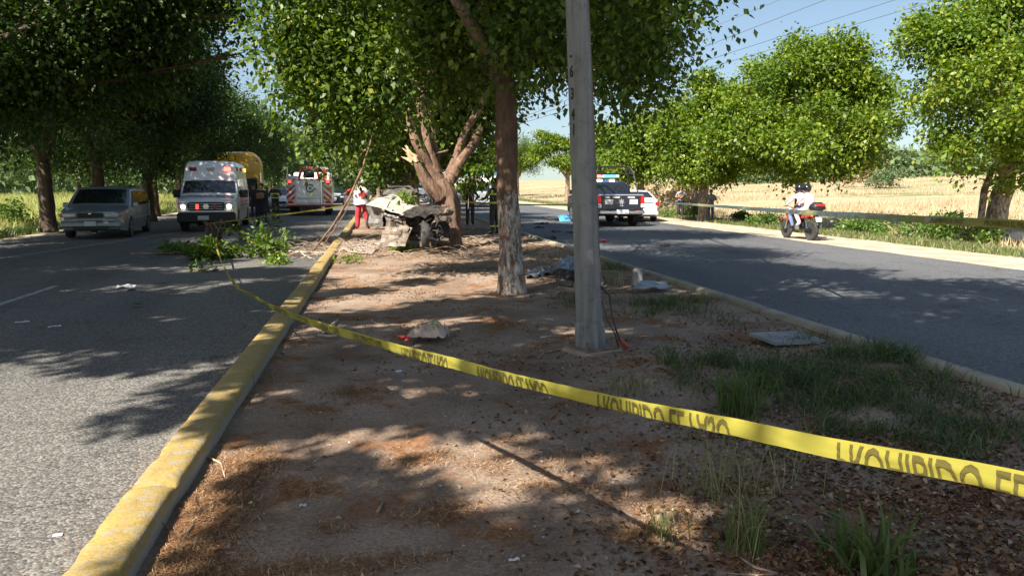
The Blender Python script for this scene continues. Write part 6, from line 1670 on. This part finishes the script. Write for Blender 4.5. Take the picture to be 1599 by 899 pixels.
sprig('leafy_branch', at(742, 268, 20.4), .5, -.5, 420, .13, 'leaf_ficus', 'leafy spray hanging right of the broken tree, above the screened firefighter', 230, group=FG, stems=6)
sprig('leafy_branch', at(732, 292, 22.2), .45, -.7, 520, .13, 'leaf_shrub', 'torn leafy bough hanging in front of the screened firefighter', 231, group=FG, stems=6)
# flat cover and concrete block in front of the wreck
b = MB(); P = []
c0 = [gp(512, 392, .1), gp(580, 396, .1), gp(606, 376, .1), gp(535, 374, .1)]
for i in range(17):
    row = []
    for j in range(13):
        q = c0[0].lerp(c0[1], i / 16).lerp(c0[3].lerp(c0[2], i / 16), j / 12); q.z = medz(q.x, q.y) + .03 + .10 * abs(noise.noise(Vector((i * .25, j * .25, 4)))) + .04 * noise.noise(Vector((i * .7, j * .7, 1)))
        row.append(q)
    P.append(row)
b.grid(P, th=(0, 0, -.012)); finish(b.build('floor_mat', pm('dusty grey liner', (.36, .30, .26), (.46, .40, .35), scale=4, rough=.9, bump=.008, bscale=20), smooth=60), 'dusty grey car liner lying flat on the earth left of the wreck', 'car liner')
b = MB(); c_ = gp(644, 386, .08); b.lathe([(.20, -.1), (.195, .12), (.185, .20), (.17, .34), (.13, .40), (.06, .42)], (0, 0, 0), 'z', 20); finish(b.build('concrete_stub', pm('rough concrete', (.27, .25, .24), (.36, .34, .32), scale=5, rough=.9, bump=.01, bscale=25), smooth=50, loc=c_), 'stubby grey concrete post leaning at the foot of the wreck', 'post')
# broken bits around
for i, (l, r, mt, lab) in enumerate([([(428, 394), (470, 396), (520, 397)], .035, 'paletwig', 'straight pale branch lying across the road edge and kerb'),
     ([(437, 393), (443, 380), (449, 365)], .02, 'paletwig', 'short upright pale branch stub on the debris heap'),
     ([(205, 399), (245, 398), (285, 396)], .02, 'twig', 'thin stick on the left road by the small leafy branch'),
     ([(320, 420), (345, 418), (362, 416)], .022, 'paletwig', 'pale stick on the left road under the barrier tape'),
     ([(450, 402), (480, 392), (520, 388), (560, 392)], .02, 'twig', 'bowed twig reaching over the kerb from the debris'),
     ([(470, 405), (500, 398), (540, 402)], .015, 'twig', 'thin dry twig on the kerb below the bowed one'),
     ([(700, 382), (740, 372), (790, 365)], .028, 'paletwig', 'long pale branch on the earth right of the wreck'),
     ([(710, 372), (735, 362), (752, 352)], .03, 'twig', 'short thick branch right of the wreck'),
     ([(590, 402), (640, 398), (690, 396), (730, 394)], .024, 'twig', 'dark branch lying on the earth below the wreck'),
     ([(540, 378), (560, 372), (590, 376)], .03, 'twig', 'dark branch between the kerb and the wreck'),
     ([(825, 382), (870, 388), (930, 402)], .022, 'twig', 'thin branch beyond the trunk toward the right kerb')]):
    o = twig([Vector((q.x, q.y, q.z + .04)) for q in [gp(px, py, .06) for px, py in l]], r, lab, mt, group='broken branches around the wreck', name='broken_branch', cat='branch')
# tangle of small twigs around kerb and wreck (one mass)
m = MB()
for k_ in range(520):
    px = random.choice((random.gauss(505, 30), random.gauss(590, 60), random.gauss(740, 45), random.gauss(560, 40))); py = random.uniform(372, 402)
    q = gp(px, py, .08); q.z += random.uniform(.0, .08); an = random.uniform(0, 6.28); L = random.uniform(.15, .7)
    d_ = Vector((math.cos(an), math.sin(an), random.uniform(-.05, .3))) * L
    m.tube([q, q + d_ * .5 + Vector((0, 0, random.uniform(0, .06))), q + d_], [.008, .006, .003], 4, 0)
finish(m.build('brushwood', M['twig'], kind='stuff'), 'tangle of snapped twigs strewn round the wreck and kerb', 'brushwood')
# hanging long sticks
m = MB(); m.tube([at(584, 188, 19.4), at(578, 225, 19.3), at(566, 262, 19.2), at(545, 310, 19.0), at(520, 352, 18.9), at(488, 393, 18.8)], [.02, .024, .028, .03, .03, .022], 8, 0, .25)
finish(m.build('hanging_branch', M['barkpale'], smooth=180), 'long bare bough slanting from the canopy down to the kerb', 'branch', 'bare boughs leaning against the canopy')
m = MB(); m.tube([at(558, 288, 19.4), at(540, 330, 19.2), at(520, 362, 19.1), at(503, 384, 19.0)], [.012, .014, .016, .012], 7, 0, .2); m.tube([at(577, 228, 19.4), at(565, 240, 19.3), at(553, 255, 19.2)], [.03, .02, .008], 6)
finish(m.build('hanging_branch', M['barkpale'], smooth=180), 'thinner bare bough beside the long slanting one', 'branch', 'bare boughs leaning against the canopy')
# uprooted stump on the left road
sp = gp(336, 386); st_ = empty('tree_stump', sp, 0, 'dark uprooted stump standing on the left road in front of the ambulance', 'stump')
m = MB(); m.tube([(-.02, 0, -.02), (0, 0, .2), (.02, 0, .45), (.0, 0, .66)], [.21, .18, .17, .15], 14, 0, .9); m.build('stump_wood', pm('dark rotten wood', (.035, .03, .025), (.09, .07, .05), scale=8, rough=.95, bump=.05, bscale=9), st_, smooth=60)
m = MB()
for k_ in range(26):
    an = random.uniform(0, 6.28); z = random.uniform(.05, .68); r = .17
    m.tube([(math.cos(an) * r * .8, math.sin(an) * r * .8, z), (math.cos(an) * r * 1.4, math.sin(an) * r * 1.4, z + random.uniform(-.1, .15)), (math.cos(an + .3) * r * 1.8, math.sin(an + .3) * r * 1.8, z + random.uniform(-.2, .2))], [.03, .018, .005], 5)
m.build('root', M['bark'], st_)

# ================================================================== GREY POLE
pb = gp(922, 541, .09)
po_ = empty('utility_pole', pb, 0, 'tall grey octagonal metal pole with painted numbers, leaning slightly left', 'pole')
Hh = 8.5; tl = math.tan(R(3.0))
xd = Vector((-math.cos(PSI), math.sin(PSI), 0)) * tl
def oct_ring(z, r, off=R(10)):
    return [(xd.x * z + r * math.cos(off + k_ * math.pi / 4), xd.y * z + r * math.sin(off + k_ * math.pi / 4), z) for k_ in range(8)]
def prad(z): return .148 - .0085 * z
m = MB(); P = [oct_ring(z, prad(z)) + [oct_ring(z, prad(z))[0]] for z in [.02, .26, .6, 1.2, 2, 3, 4.5, 6.5, Hh]]
m.grid(P); m.add(P[-1][:8], [tuple(range(8))]); m.build('shaft', M['pole'], po_)
m = MB(); P = [oct_ring(z, r) + [oct_ring(z, r)[0]] for z, r in ((.0, .170), (.02, .168), (.24, .160), (.27, .152))]; m.grid(P); m.build('collar', M['pole'], po_)
m = MB(); m.box((0, 0, .0), (.42, .42, .022), Matrix.Rotation(.35, 3, 'Z'), 0, .004); bpl = m.build('base_plate', M['rustplate'], po_)
for sx in (-1, 1):
    for sy in (-1, 1):
        q = Matrix.Rotation(.35, 3, 'Z') @ Vector((sx * .17, sy * .17, 0)); m = MB(); m.cyl((q.x, q.y, 0), (q.x, q.y, .09), .014, n=8); m.lathe([(.026, .012), (.026, .036)], (q.x, q.y, 0), 'z', 6); m.build('anchor_bolt', M['rustplate'], po_)
m = MB(); m.box((.02, -.02, -.075), (.50, .46, .13), Matrix.Rotation(.35, 3, 'Z'), 0, .03); m.build('footing', M['foundation'], po_, smooth=40)
m = MB(); q_ = Vector((xd.x * .75 + math.cos(R(10) + 5.5 * math.pi / 4) * .131, xd.y * .75 + math.sin(R(10) + 5.5 * math.pi / 4) * .131, .75)); m.box(q_, (.075, .012, .20), Matrix.Rotation(R(10) + 5.5 * math.pi / 4 + math.pi / 2, 3, 'Z'), 0, .004); m.build('access_cover', M['pole'], po_)
m = MB()
# seam strip down the right face
fa = R(10) + 6.5 * math.pi / 4
for (z0, z1) in ((.3, 2.0), (2.0, 4.0), (4.0, 7.0)):
    pts_ = []
    for z in (z0, z1):
        r = prad(z) * math.cos(math.pi / 8) + .003; pts_.append(Vector((xd.x * z + r * math.cos(fa) , xd.y * z + r * math.sin(fa), z)))
    tdir = Vector((-math.sin(fa), math.cos(fa), 0)) 
    m.tube([p_ + tdir * .045 for p_ in pts_], .004, 5)
m.build('weld_seam', M['rustplate'], po_)
fl = R(10) + 4.5 * math.pi / 4       # left-front facet
for i, (ch, py) in enumerate([('6', 118), ('3', 151), ('4', 182), ('1', 205), ('-', 93)]):
    q = at(885, py, 7.7); z = q.z - pb.z
    r = prad(z) * math.cos(math.pi / 8) + .0035
    textmesh(ch, .15, M['blackpaint'], 'painted_number', po_, (xd.x * z + r * math.cos(fl), xd.y * z + r * math.sin(fl), z), (R(90), 0, fl + math.pi / 2), .0015, .62, False, .004)
# cables and broken red plastic at the foot
cb = MB()
cb.tube([at(938, 447, 7.65), at(952, 462, 7.5), at(955, 490, 7.45), at(962, 515, 7.45), at(968, 532, 7.5)], .009, 6); cb.tube([at(940, 470, 7.6), at(948, 500, 7.5), at(960, 520, 7.45), gp(966, 541, .1)], .006, 6); cb.tube([at(938, 452, 7.65), at(946, 440, 7.6), at(942, 430, 7.65)], .006, 6)
finish(cb.build('loose_cable', M['black'], smooth=60), 'loose black cables hanging at the right side of the grey pole foot', 'cable')
cb = MB(); g0 = gp(977, 544, .1); cb.tube([at(966, 528, 7.5), g0 + Vector((0, 0, .02))], [.016, .03], 8); cb.box(g0 + Vector((.02, 0, .02)), (.07, .05, .03), None, 0, .01)
finish(cb.build('red_connector', pm('faded red plastic', (.48, .10, .05), rough=.6), smooth=50), 'faded red plastic connector at the end of the pole cables', 'connector')
cb = MB(); cb.tube([at(898, 428, 12), at(893, 448, 11.6), gp(872, 443, .12), gp(866, 432, .12)], .012, 6); finish(cb.build('black_hose', M['black'], smooth=60), 'black hose curling on the earth behind the grey pole', 'hose')

# ================================================================== DEBRIS
def sheetmetal(name, pts4, mat, amp, lab, cat, n=10, seed=1, th=.012, group=None):
    a_, b_, c_, d_ = pts4; P = []
    nr = (b_ - a_).cross(d_ - a_).normalized()
    for i in range(n + 1):
        P.append([a_.lerp(b_, i / n).lerp(d_.lerp(c_, i / n), j / n) + nr * amp * (noise.noise(Vector((i * .35, j * .3, seed * 5))) + .4 * noise.noise(Vector((i * .9, j * .9, seed)))) for j in range(n + 1)])
    m = MB(); m.grid(P, th=nr * th); return finish(m.build(name, mat, smooth=40), lab, cat, group)
GP_ = pm('grey torn bumper skin', (.13, .14, .16), (.20, .21, .23), scale=4, rough=.4, coat=.2)
sheetmetal('torn_bumper', [gp(822, 432, .12), gp(868, 426, .12), at(866, 416, 14.6), at(824, 422, 14.8)], GP_, .10, 'torn grey bumper strip lying between the trunk and the grey pole', 'car part', 14, 2)
sheetmetal('bodywork_scrap', [at(868, 420, 14.2), at(905, 424, 14.0), at(905, 402, 14.8), at(876, 402, 14.9)], pm('pale blue grey panel', (.24, .28, .34), (.32, .36, .40), scale=3, rough=.35, coat=.3), .10, 'pale blue grey car panel propped behind the grey pole', 'car part', 12, 3)
sheetmetal('bodywork_scrap', [at(868, 434, 13.7), gp(902, 436, .1), at(905, 422, 14.0), at(868, 421, 14.2)], Wd, .08, 'dark torn underside hanging below the pale blue grey panel', 'car part', 10, 4)
q = gp(995, 446, .08); m = MB(); m.box((0, 0, .14), (.16, .12, .30), None, 0, .02, .85); finish(m.build('marker_stub', M['pole'], smooth=40, loc=q), 'short grey stub post standing right of the sunlit tuft', 'post')
sheetmetal('flat_scrap', [gp(985, 452, .14), gp(1045, 450, .12), gp(1040, 440, .15), gp(1000, 440, .2)], GP_, .04, 'flattened grey scrap on the earth right of the stub post', 'scrap', 8, 5)
# concrete slab
c1, c2, c3, c4 = gp(1170, 519, .15), gp(1210, 534, .13), gp(1290, 531, .10), gp(1245, 516, .12)
m = MB(); m.add([c1, c2, c3, c4] + [c + Vector((0, 0, -.035)) for c in (c1, c2, c3, c4)], [(0, 1, 2, 3), (7, 6, 5, 4), (0, 4, 5, 1), (1, 5, 6, 2), (2, 6, 7, 3), (3, 7, 4, 0)])
finish(m.build('concrete_cover', pm('pale concrete cover', (.24, .24, .245), (.32, .32, .32), scale=5, rough=.8, bump=.004, bscale=40)), 'flat pale concrete cover lying tilted in the grass near the right kerb', 'cover slab')
# bag
bc = gp(668, 524, .1); P = []
m = MB()
for i in range(19):
    u = i / 18 * 2 - 1; row = []
    for j in range(15):
        w_ = j / 14 * 2 - 1
        e_ = max(0, 1 - abs(u) ** 3) * max(0, 1 - abs(w_) ** 3)
        z = .015 + .13 * e_ * (.45 + .9 * abs(noise.noise(Vector((u * 2.2, w_ * 2.2, 6))))) * (1.1 + .5 * u) + .03 * noise.noise(Vector((u * 5, w_ * 5, 1)))
        row.append((u * (.21 + .03 * noise.noise(Vector((w_ * 2, 3, 3)))) , w_ * (.16 + .03 * noise.noise(Vector((u * 2, 7, 3)))), max(z, .004)))
    P.append(row)
m.grid(P); bagr = empty('paper_bag', bc, 15, 'crumpled pinkish paper bag with green print lying behind the yellow tape', 'bag')
m.build('bag_skin', pm('crumpled pinkish paper', (.46, .33, .27), (.56, .42, .35), scale=8, rough=.7, bump=.006, bscale=22), bagr, smooth=25)
m = MB(); P2 = [[(p_[0], p_[1], p_[2] + .004) for p_ in row[4:11]] for row in P[10:16]]; m.grid(P2); m.build('green_print', pm('green print', (.20, .26, .10), (.44, .36, .25), scale=26, rough=.7, lo=.48, hi=.52), bagr)
m = MB(); P3 = [gp(703, 524, .1) - bc, at(706, 512, 8.3) - bc, at(700, 503, 8.3) - bc, at(697, 514, 8.3) - bc]; m.tube(P3, .006, 5); m.build('handle', pm('paper', (.5, .4, .34)), bagr)
m = MB()
for k_ in range(9): m.ball((random.uniform(-.05, .05), random.uniform(-.03, .03), random.uniform(.015, .06)), (random.uniform(.015, .04), .02, .018), 7, 5)
finish(m.build('red_plastic_scrap', pm('red plastic', (.55, .06, .05), rough=.4), smooth=60, loc=gp(630, 533, .09)), 'crumpled red plastic scrap at the left end of the paper bag', 'scrap')
# road litter
def scrap(px, py, sx, sy, mat, lab, z=0.0, rot=0, h=.02, name='litter_scrap'):
    q = gp(px, py, z); 
    if z > .05: q.z = medz(q.x, q.y)
    m = MB(); P = [[(sx * (i / 5 - .5), sy * (j / 4 - .5), .006 + h * abs(noise.noise(Vector((i * .8, j * .8, px))))) for j in range(5)] for i in range(6)]
    m.grid(P, th=(0, 0, -.004)); o = m.build(name, mat, loc=q); o.rotation_euler = (0, 0, rot)
    return finish(o, lab, 'litter')
Pl = pm('pale plastic scrap', (.55, .56, .56), rough=.5); Bl = pm('blue white scrap', (.45, .60, .68), rough=.5)
scrap(197, 449, .28, .2, Pl, 'crumpled pale plastic scrap beside dark bits on the left road', h=.09)
scrap(206, 453, .12, .1, M['black'], 'small black fragment right of the pale plastic scrap', h=.04)
scrap(85, 510, .14, .06, Pl, 'thin pale scrap on the left road, right of the smaller one', rot=.6)
scrap(35, 503, .16, .05, Pl, 'thin pale strip on the left road near the picture edge', rot=.3)
scrap(250, 443, .22, .06, M['black'], 'dark flat fragment on the left road right of the crumpled plastic', rot=.2)
scrap(623, 577, .06, .05, Bl, 'tiny blue and white scrap below the barrier tape', .08, rot=.5, h=.02)
scrap(90, 836, .045, .028, Pl, 'tiny pale scrap on the near left road', rot=.2, h=.004)
scrap(473, 783, .035, .03, Pl, 'pale pebble-like scrap on the shaded earth', .08, h=.02)
scrap(803, 876 - 3, .05, .012, Pl, 'bent whitish splinter on the shaded earth at the bottom', .08, h=.02)
scrap(310, 383, .3, .1, M['redplastic'], 'red lamp fragment left of the uprooted stump', h=.04)
for i, (px, py, w_) in enumerate([(845, 350, .7), (870, 362, .6), (895, 364, .5), (842, 356, .4), (943, 377, .35), (1040, 385, .2), (812, 352, .3), (860, 373, .4), (925, 384, .3)]):
    scrap(px, py, w_, .25, M['black'] if i != 4 else M['redplastic'], ['dark fragment on the right road nearest the covered person', 'larger dark fragment on the right road left of the pole', 'flat dark fragment touching the left side of the pole on the right road', 'small dark fragment by the trunk side of the right road', 'small red fragment on the right road just right of the pole', 'small dark fragment on the open part of the right road', 'dark fragment on the right road close to the whitewashed trunk', 'dark flat fragment near the right kerb behind the trunk', 'dark fragment on the right road behind the pole'][i], rot=i, h=.14)

# ================================================================== BARRIER TAPES
TY = leafmat('yellow tape', [(0, (.32, .29, .052)), (1, (.32, .29, .052))], .30, .22)
TK = pm('black tape print', (.085, .070, .018), rough=.3)
TR = leafmat('glossy yellow tape', [(0, (.32, .29, .052)), (1, (.32, .29, .052))], .12, .30)
TR.node_tree.nodes['Principled BSDF'].inputs['Specular IOR Level'].default_value = 1.0
TR.node_tree.nodes['Principled BSDF'].inputs['Coat Weight'].default_value = 1.0
TR.node_tree.nodes['Principled BSDF'].inputs['Coat Roughness'].default_value = .3
def catmull(P, n):
    out = []
    for i in range(len(P) - 1):
        p0, p1, p2, p3 = P[max(i - 1, 0)], P[i], P[i + 1], P[min(i + 2, len(P) - 1)]
        for k_ in range(n):
            t_ = k_ / n
            out.append(.5 * ((2 * p1) + (p2 - p0) * t_ + (2 * p0 - 5 * p1 + 4 * p2 - p3) * t_ ** 2 + (3 * p1 - p0 - 3 * p2 + p3) * t_ ** 3))
    out.append(P[-1]); return out
def tape(name, pts, widths, tilt, label, text='PROHIBIDO EL PASO', period=.62, first=.05, tsize=.058, flipv=True, voff=.0, tn=0, tlen=.42, wave=.004, anchor=None, mat=None):
    """ribbon along pts; across direction is world-up tilted by angle tilt about the path"""
    P = catmull([Vector(p_) for p_ in pts], 24); n = len(P)
    wd_ = [interp([(i / (len(widths) - 1), w_) for i, w_ in enumerate(widths)], k_ / (n - 1)) for k_ in range(n)]
    tt_ = [interp([(i / (len(tilt) - 1), w_) for i, w_ in enumerate(tilt)], k_ / (n - 1)) for k_ in range(n)]
    S = [0]; 
    for i in range(1, n): S.append(S[-1] + (P[i] - P[i - 1]).length)
    def frame(s_):
        i = 0
        lo_, hi_ = 0, n - 2
        while lo_ < hi_:
            mid = (lo_ + hi_ + 1) // 2
            if S[mid] <= s_: lo_ = mid
            else: hi_ = mid - 1
        i = lo_; t_ = (s_ - S[i]) / max(1e-9, S[i + 1] - S[i])
        q = P[i].lerp(P[i + 1], t_); d_ = (P[i + 1] - P[i]).normalized()
        up = Vector((0, 0, 1)) - d_ * d_.z; up = up.normalized() if up.length > .05 else d_.orthogonal().normalized()
        side = d_.cross(up)
        a_ = R(tt_[i] + (tt_[i + 1] - tt_[i]) * t_); up = up * math.cos(a_) + side * math.sin(a_); nrm = d_.cross(up)
        return q, up, nrm, wd_[i] + (wd_[i + 1] - wd_[i]) * t_
    m = MB(); G = []; K = max(40, int(S[-1] / .014))
    def pt(s_, v_):
        q, up, nrm, w_ = frame(s_)
        cup = wave * (1 - (2 * v_ - 1) ** 2) + wave * 1.2 * math.sin(s_ * 3.1 + v_ * 1.5) + .006 * noise.noise(Vector((s_ * 3.5, v_ * 1.6, 2))) + .004 * noise.noise(Vector((s_ * 11 + v_ * 3, v_ * 3, 8)))
        return q + up * w_ * (v_ - .5) + nrm * cup, nrm
    for i in range(K + 1):
        s_ = S[-1] * i / K; G.append([pt(s_, j / 6)[0] for j in range(7)])
    m.grid(G); o = m.build(name, mat or TY, smooth=180); a_ = o.data.attributes.new('var', 'FLOAT', 'FACE')
    finish(o, label, 'barrier tape')
    if text:
        cu = bpy.data.curves.new('t', 'FONT'); cu.body = text; cu.size = 1.0; cu.align_x = 'LEFT'; cu.offset = .012; cu.resolution_u = 3
        ob = bpy.data.objects.new('t', cu); C.objects.link(ob); dg = bpy.context.evaluated_depsgraph_get(); me = bpy.data.meshes.new_from_object(ob.evaluated_get(dg)); bpy.data.objects.remove(ob)
        import bmesh
        bm = bmesh.new(); bm.from_mesh(me); xs_ = [v_.co.x for v_ in bm.verts]; W_ = max(xs_); x0_ = min(xs_)
        if flipv:   # tape folded lengthwise: only the part of the letters nearest the seen edge remains
            bmesh.ops.bisect_plane(bm, geom=bm.verts[:] + bm.edges[:] + bm.faces[:], plane_co=(0, .325, 0), plane_no=(0, 1, 0), clear_outer=True)
        for k_ in range(1, 60): bmesh.ops.bisect_plane(bm, geom=bm.verts[:] + bm.edges[:] + bm.faces[:], plane_co=(W_ * k_ / 60, 0, 0), plane_no=(1, 0, 0))
        for k_ in range(1, 22): bmesh.ops.bisect_plane(bm, geom=bm.verts[:] + bm.edges[:] + bm.faces[:], plane_co=(0, k_ * .035, 0), plane_no=(0, 1, 0))
        bmesh.ops.triangulate(bm, faces=bm.faces[:])
        bv = [(v_.co.x, v_.co.y) for v_ in bm.verts]; bf = [tuple(v_.index for v_ in f_.verts) for f_ in bm.faces]; bm.free()
        s0 = first
        if anchor:   # the repeat starts where the photographed print does
            best = min(range(n), key=lambda i_: abs(W0 / 2 + F0 * (P[i_] - CAM).dot(RT) / (P[i_] - CAM).dot(FW) - anchor)); s0 = S[best] % period
        while s0 + tlen < S[-1]:
            vs = []
            for x, y in bv:
                u = (x - x0_) / (W_ - x0_); s_ = s0 + tlen * u; w_ = frame(s_)[3]
                if flipv: v_ = .84 - (y / .325) * .84
                else: v_ = .22 + y * .8
                v_ = max(0.0, min(1, v_)); q, nr = pt(s_, v_)
                sgn = 1 if nr.dot(CAM - q) > 0 else -1
                vs.append(q + nr * .0028 * sgn)
            mm = MB(); mm.add(vs, bf); mm.build('tape_lettering', TK, o, kind='stuff')
            s0 += period
    return o
_e = at(1900, 860, 1.15); _e = _e + (_e - at(1599, 757, 1.42)) * 7; _e.z = .9
tape('barrier_tape', [_e, at(1900, 860, 1.15), at(1599, 757, 1.42), at(1300, 700, 1.80), at(1154, 668, 2.05), at(950, 626, 2.55), at(800, 592, 3.12), at(700, 565, 3.7), at(600, 538, 4.5), at(500, 508, 5.8), at(430, 481, 7.5), at(372, 450, 9.8)][::-1], [.05, .062, .062, .058, .054, .05, .048, .047, .047, .047, .047, .06], [35, 12, 8, 5, 0, 0, 0, 0, 0, 0, 0, 0],
     'long yellow barrier tape with black letters sagging across the foreground', period=.93, first=.32, tlen=.60, anchor=938)
tape('barrier_tape', [at(372, 450, 9.8), at(356, 428, 12), at(344, 404, 15), at(337, 380, 18), at(340, 365, 20.5), at(345, 350, 21)], [.05, .03, .03, .05, .05, .02], [35, 80, 95, 60, 20, 70], 'twisted yellow tail of barrier tape rising to the stump', text=None)
tape('barrier_tape', [at(322, 349, 21.2), at(370, 344, 22), at(440, 335, 24.5), at(500, 327, 27), at(548, 319, 30)], [.035, .035, .04, .05, .05], [20, 10, 5, 0, 0], 'thin yellow barrier tape stretched in front of the ambulance and fire engine', text=None)
tape('barrier_tape', [at(706, 312, 22), at(760, 318, 26), at(850, 320, 28), at(940, 321, 31.5)], [.07, .06, .05, .05], [0, 10, 5, 0], 'thin yellow barrier tape crossing behind the whitewashed trunk', text=None)
tape('barrier_tape', [at(1036, 316, 29), at(1120, 322, 20), at(1230, 330, 12.5), at(1330, 336, 9.3), at(1450, 343, 7.3), at(1599, 351, 5.8), at(1800, 362, 4.6)], [.07, .072, .075, .075, .072, .07, .07], [-25, -25, -25, -24, -18, 5, 8],
     'barrier tape with black lettering crossing in front of the right trees and motorcycle', period=.93, first=22.0, tlen=.60, flipv=False, mat=TR)

# ================================================================== POWER LINES
for i, (A, B_) in enumerate([((1068, 80), (1297, -8)), ((1075, 98), (1390, -2)), ((1085, 107), (1437, 4)), ((1075, 52), (1205, 0)), ((1361, 76), (1420, 59))]):
    sl_ = (B_[1] - A[1]) / (B_[0] - A[0]); x0, x1 = -150, 2400
    q0 = at(x0, A[1] + (x0 - A[0]) * sl_, 190); q1 = at(x1, A[1] + (x1 - A[0]) * sl_, 46)
    pts_ = []
    for k_ in range(25):
        t_ = k_ / 24; q = q0.lerp(q1, t_); q.z -= 0.6 * math.sin(math.pi * t_); pts_.append(q)
    m = MB(); m.tube(pts_, .022 if i != 3 else .014, 5); finish(m.build('power_line', M['black']), ['power line crossing the sky, second from the top', 'power line crossing the sky, third from the top', 'power line just above the round green trees', 'faint topmost power line beside the dark canopy', 'short stretch of power line between the two right trees'][i], 'power line')
# low rough wall at the right edge
q = gp(1615, 372, 0); m = MB()
for k_ in range(9): m.box((k_ * .42, random.uniform(-.05, .05), .14), (.44, .35, random.uniform(.26, .34)), Matrix.Rotation(random.uniform(-.05, .05), 3, 'Z'), 0, .04)
o = m.build('low_wall', pm('rubble wall', (.36, .35, .34), (.48, .47, .45), scale=4, rough=.9, bump=.02, bscale=12), smooth=40, loc=Vector((q.x - .5, q.y + .8, -.1))); o.rotation_euler = (0, 0, -R(10)); finish(o, 'low rough grey wall right of the large whitewashed trunk', 'wall')
# dust behind the white sedan
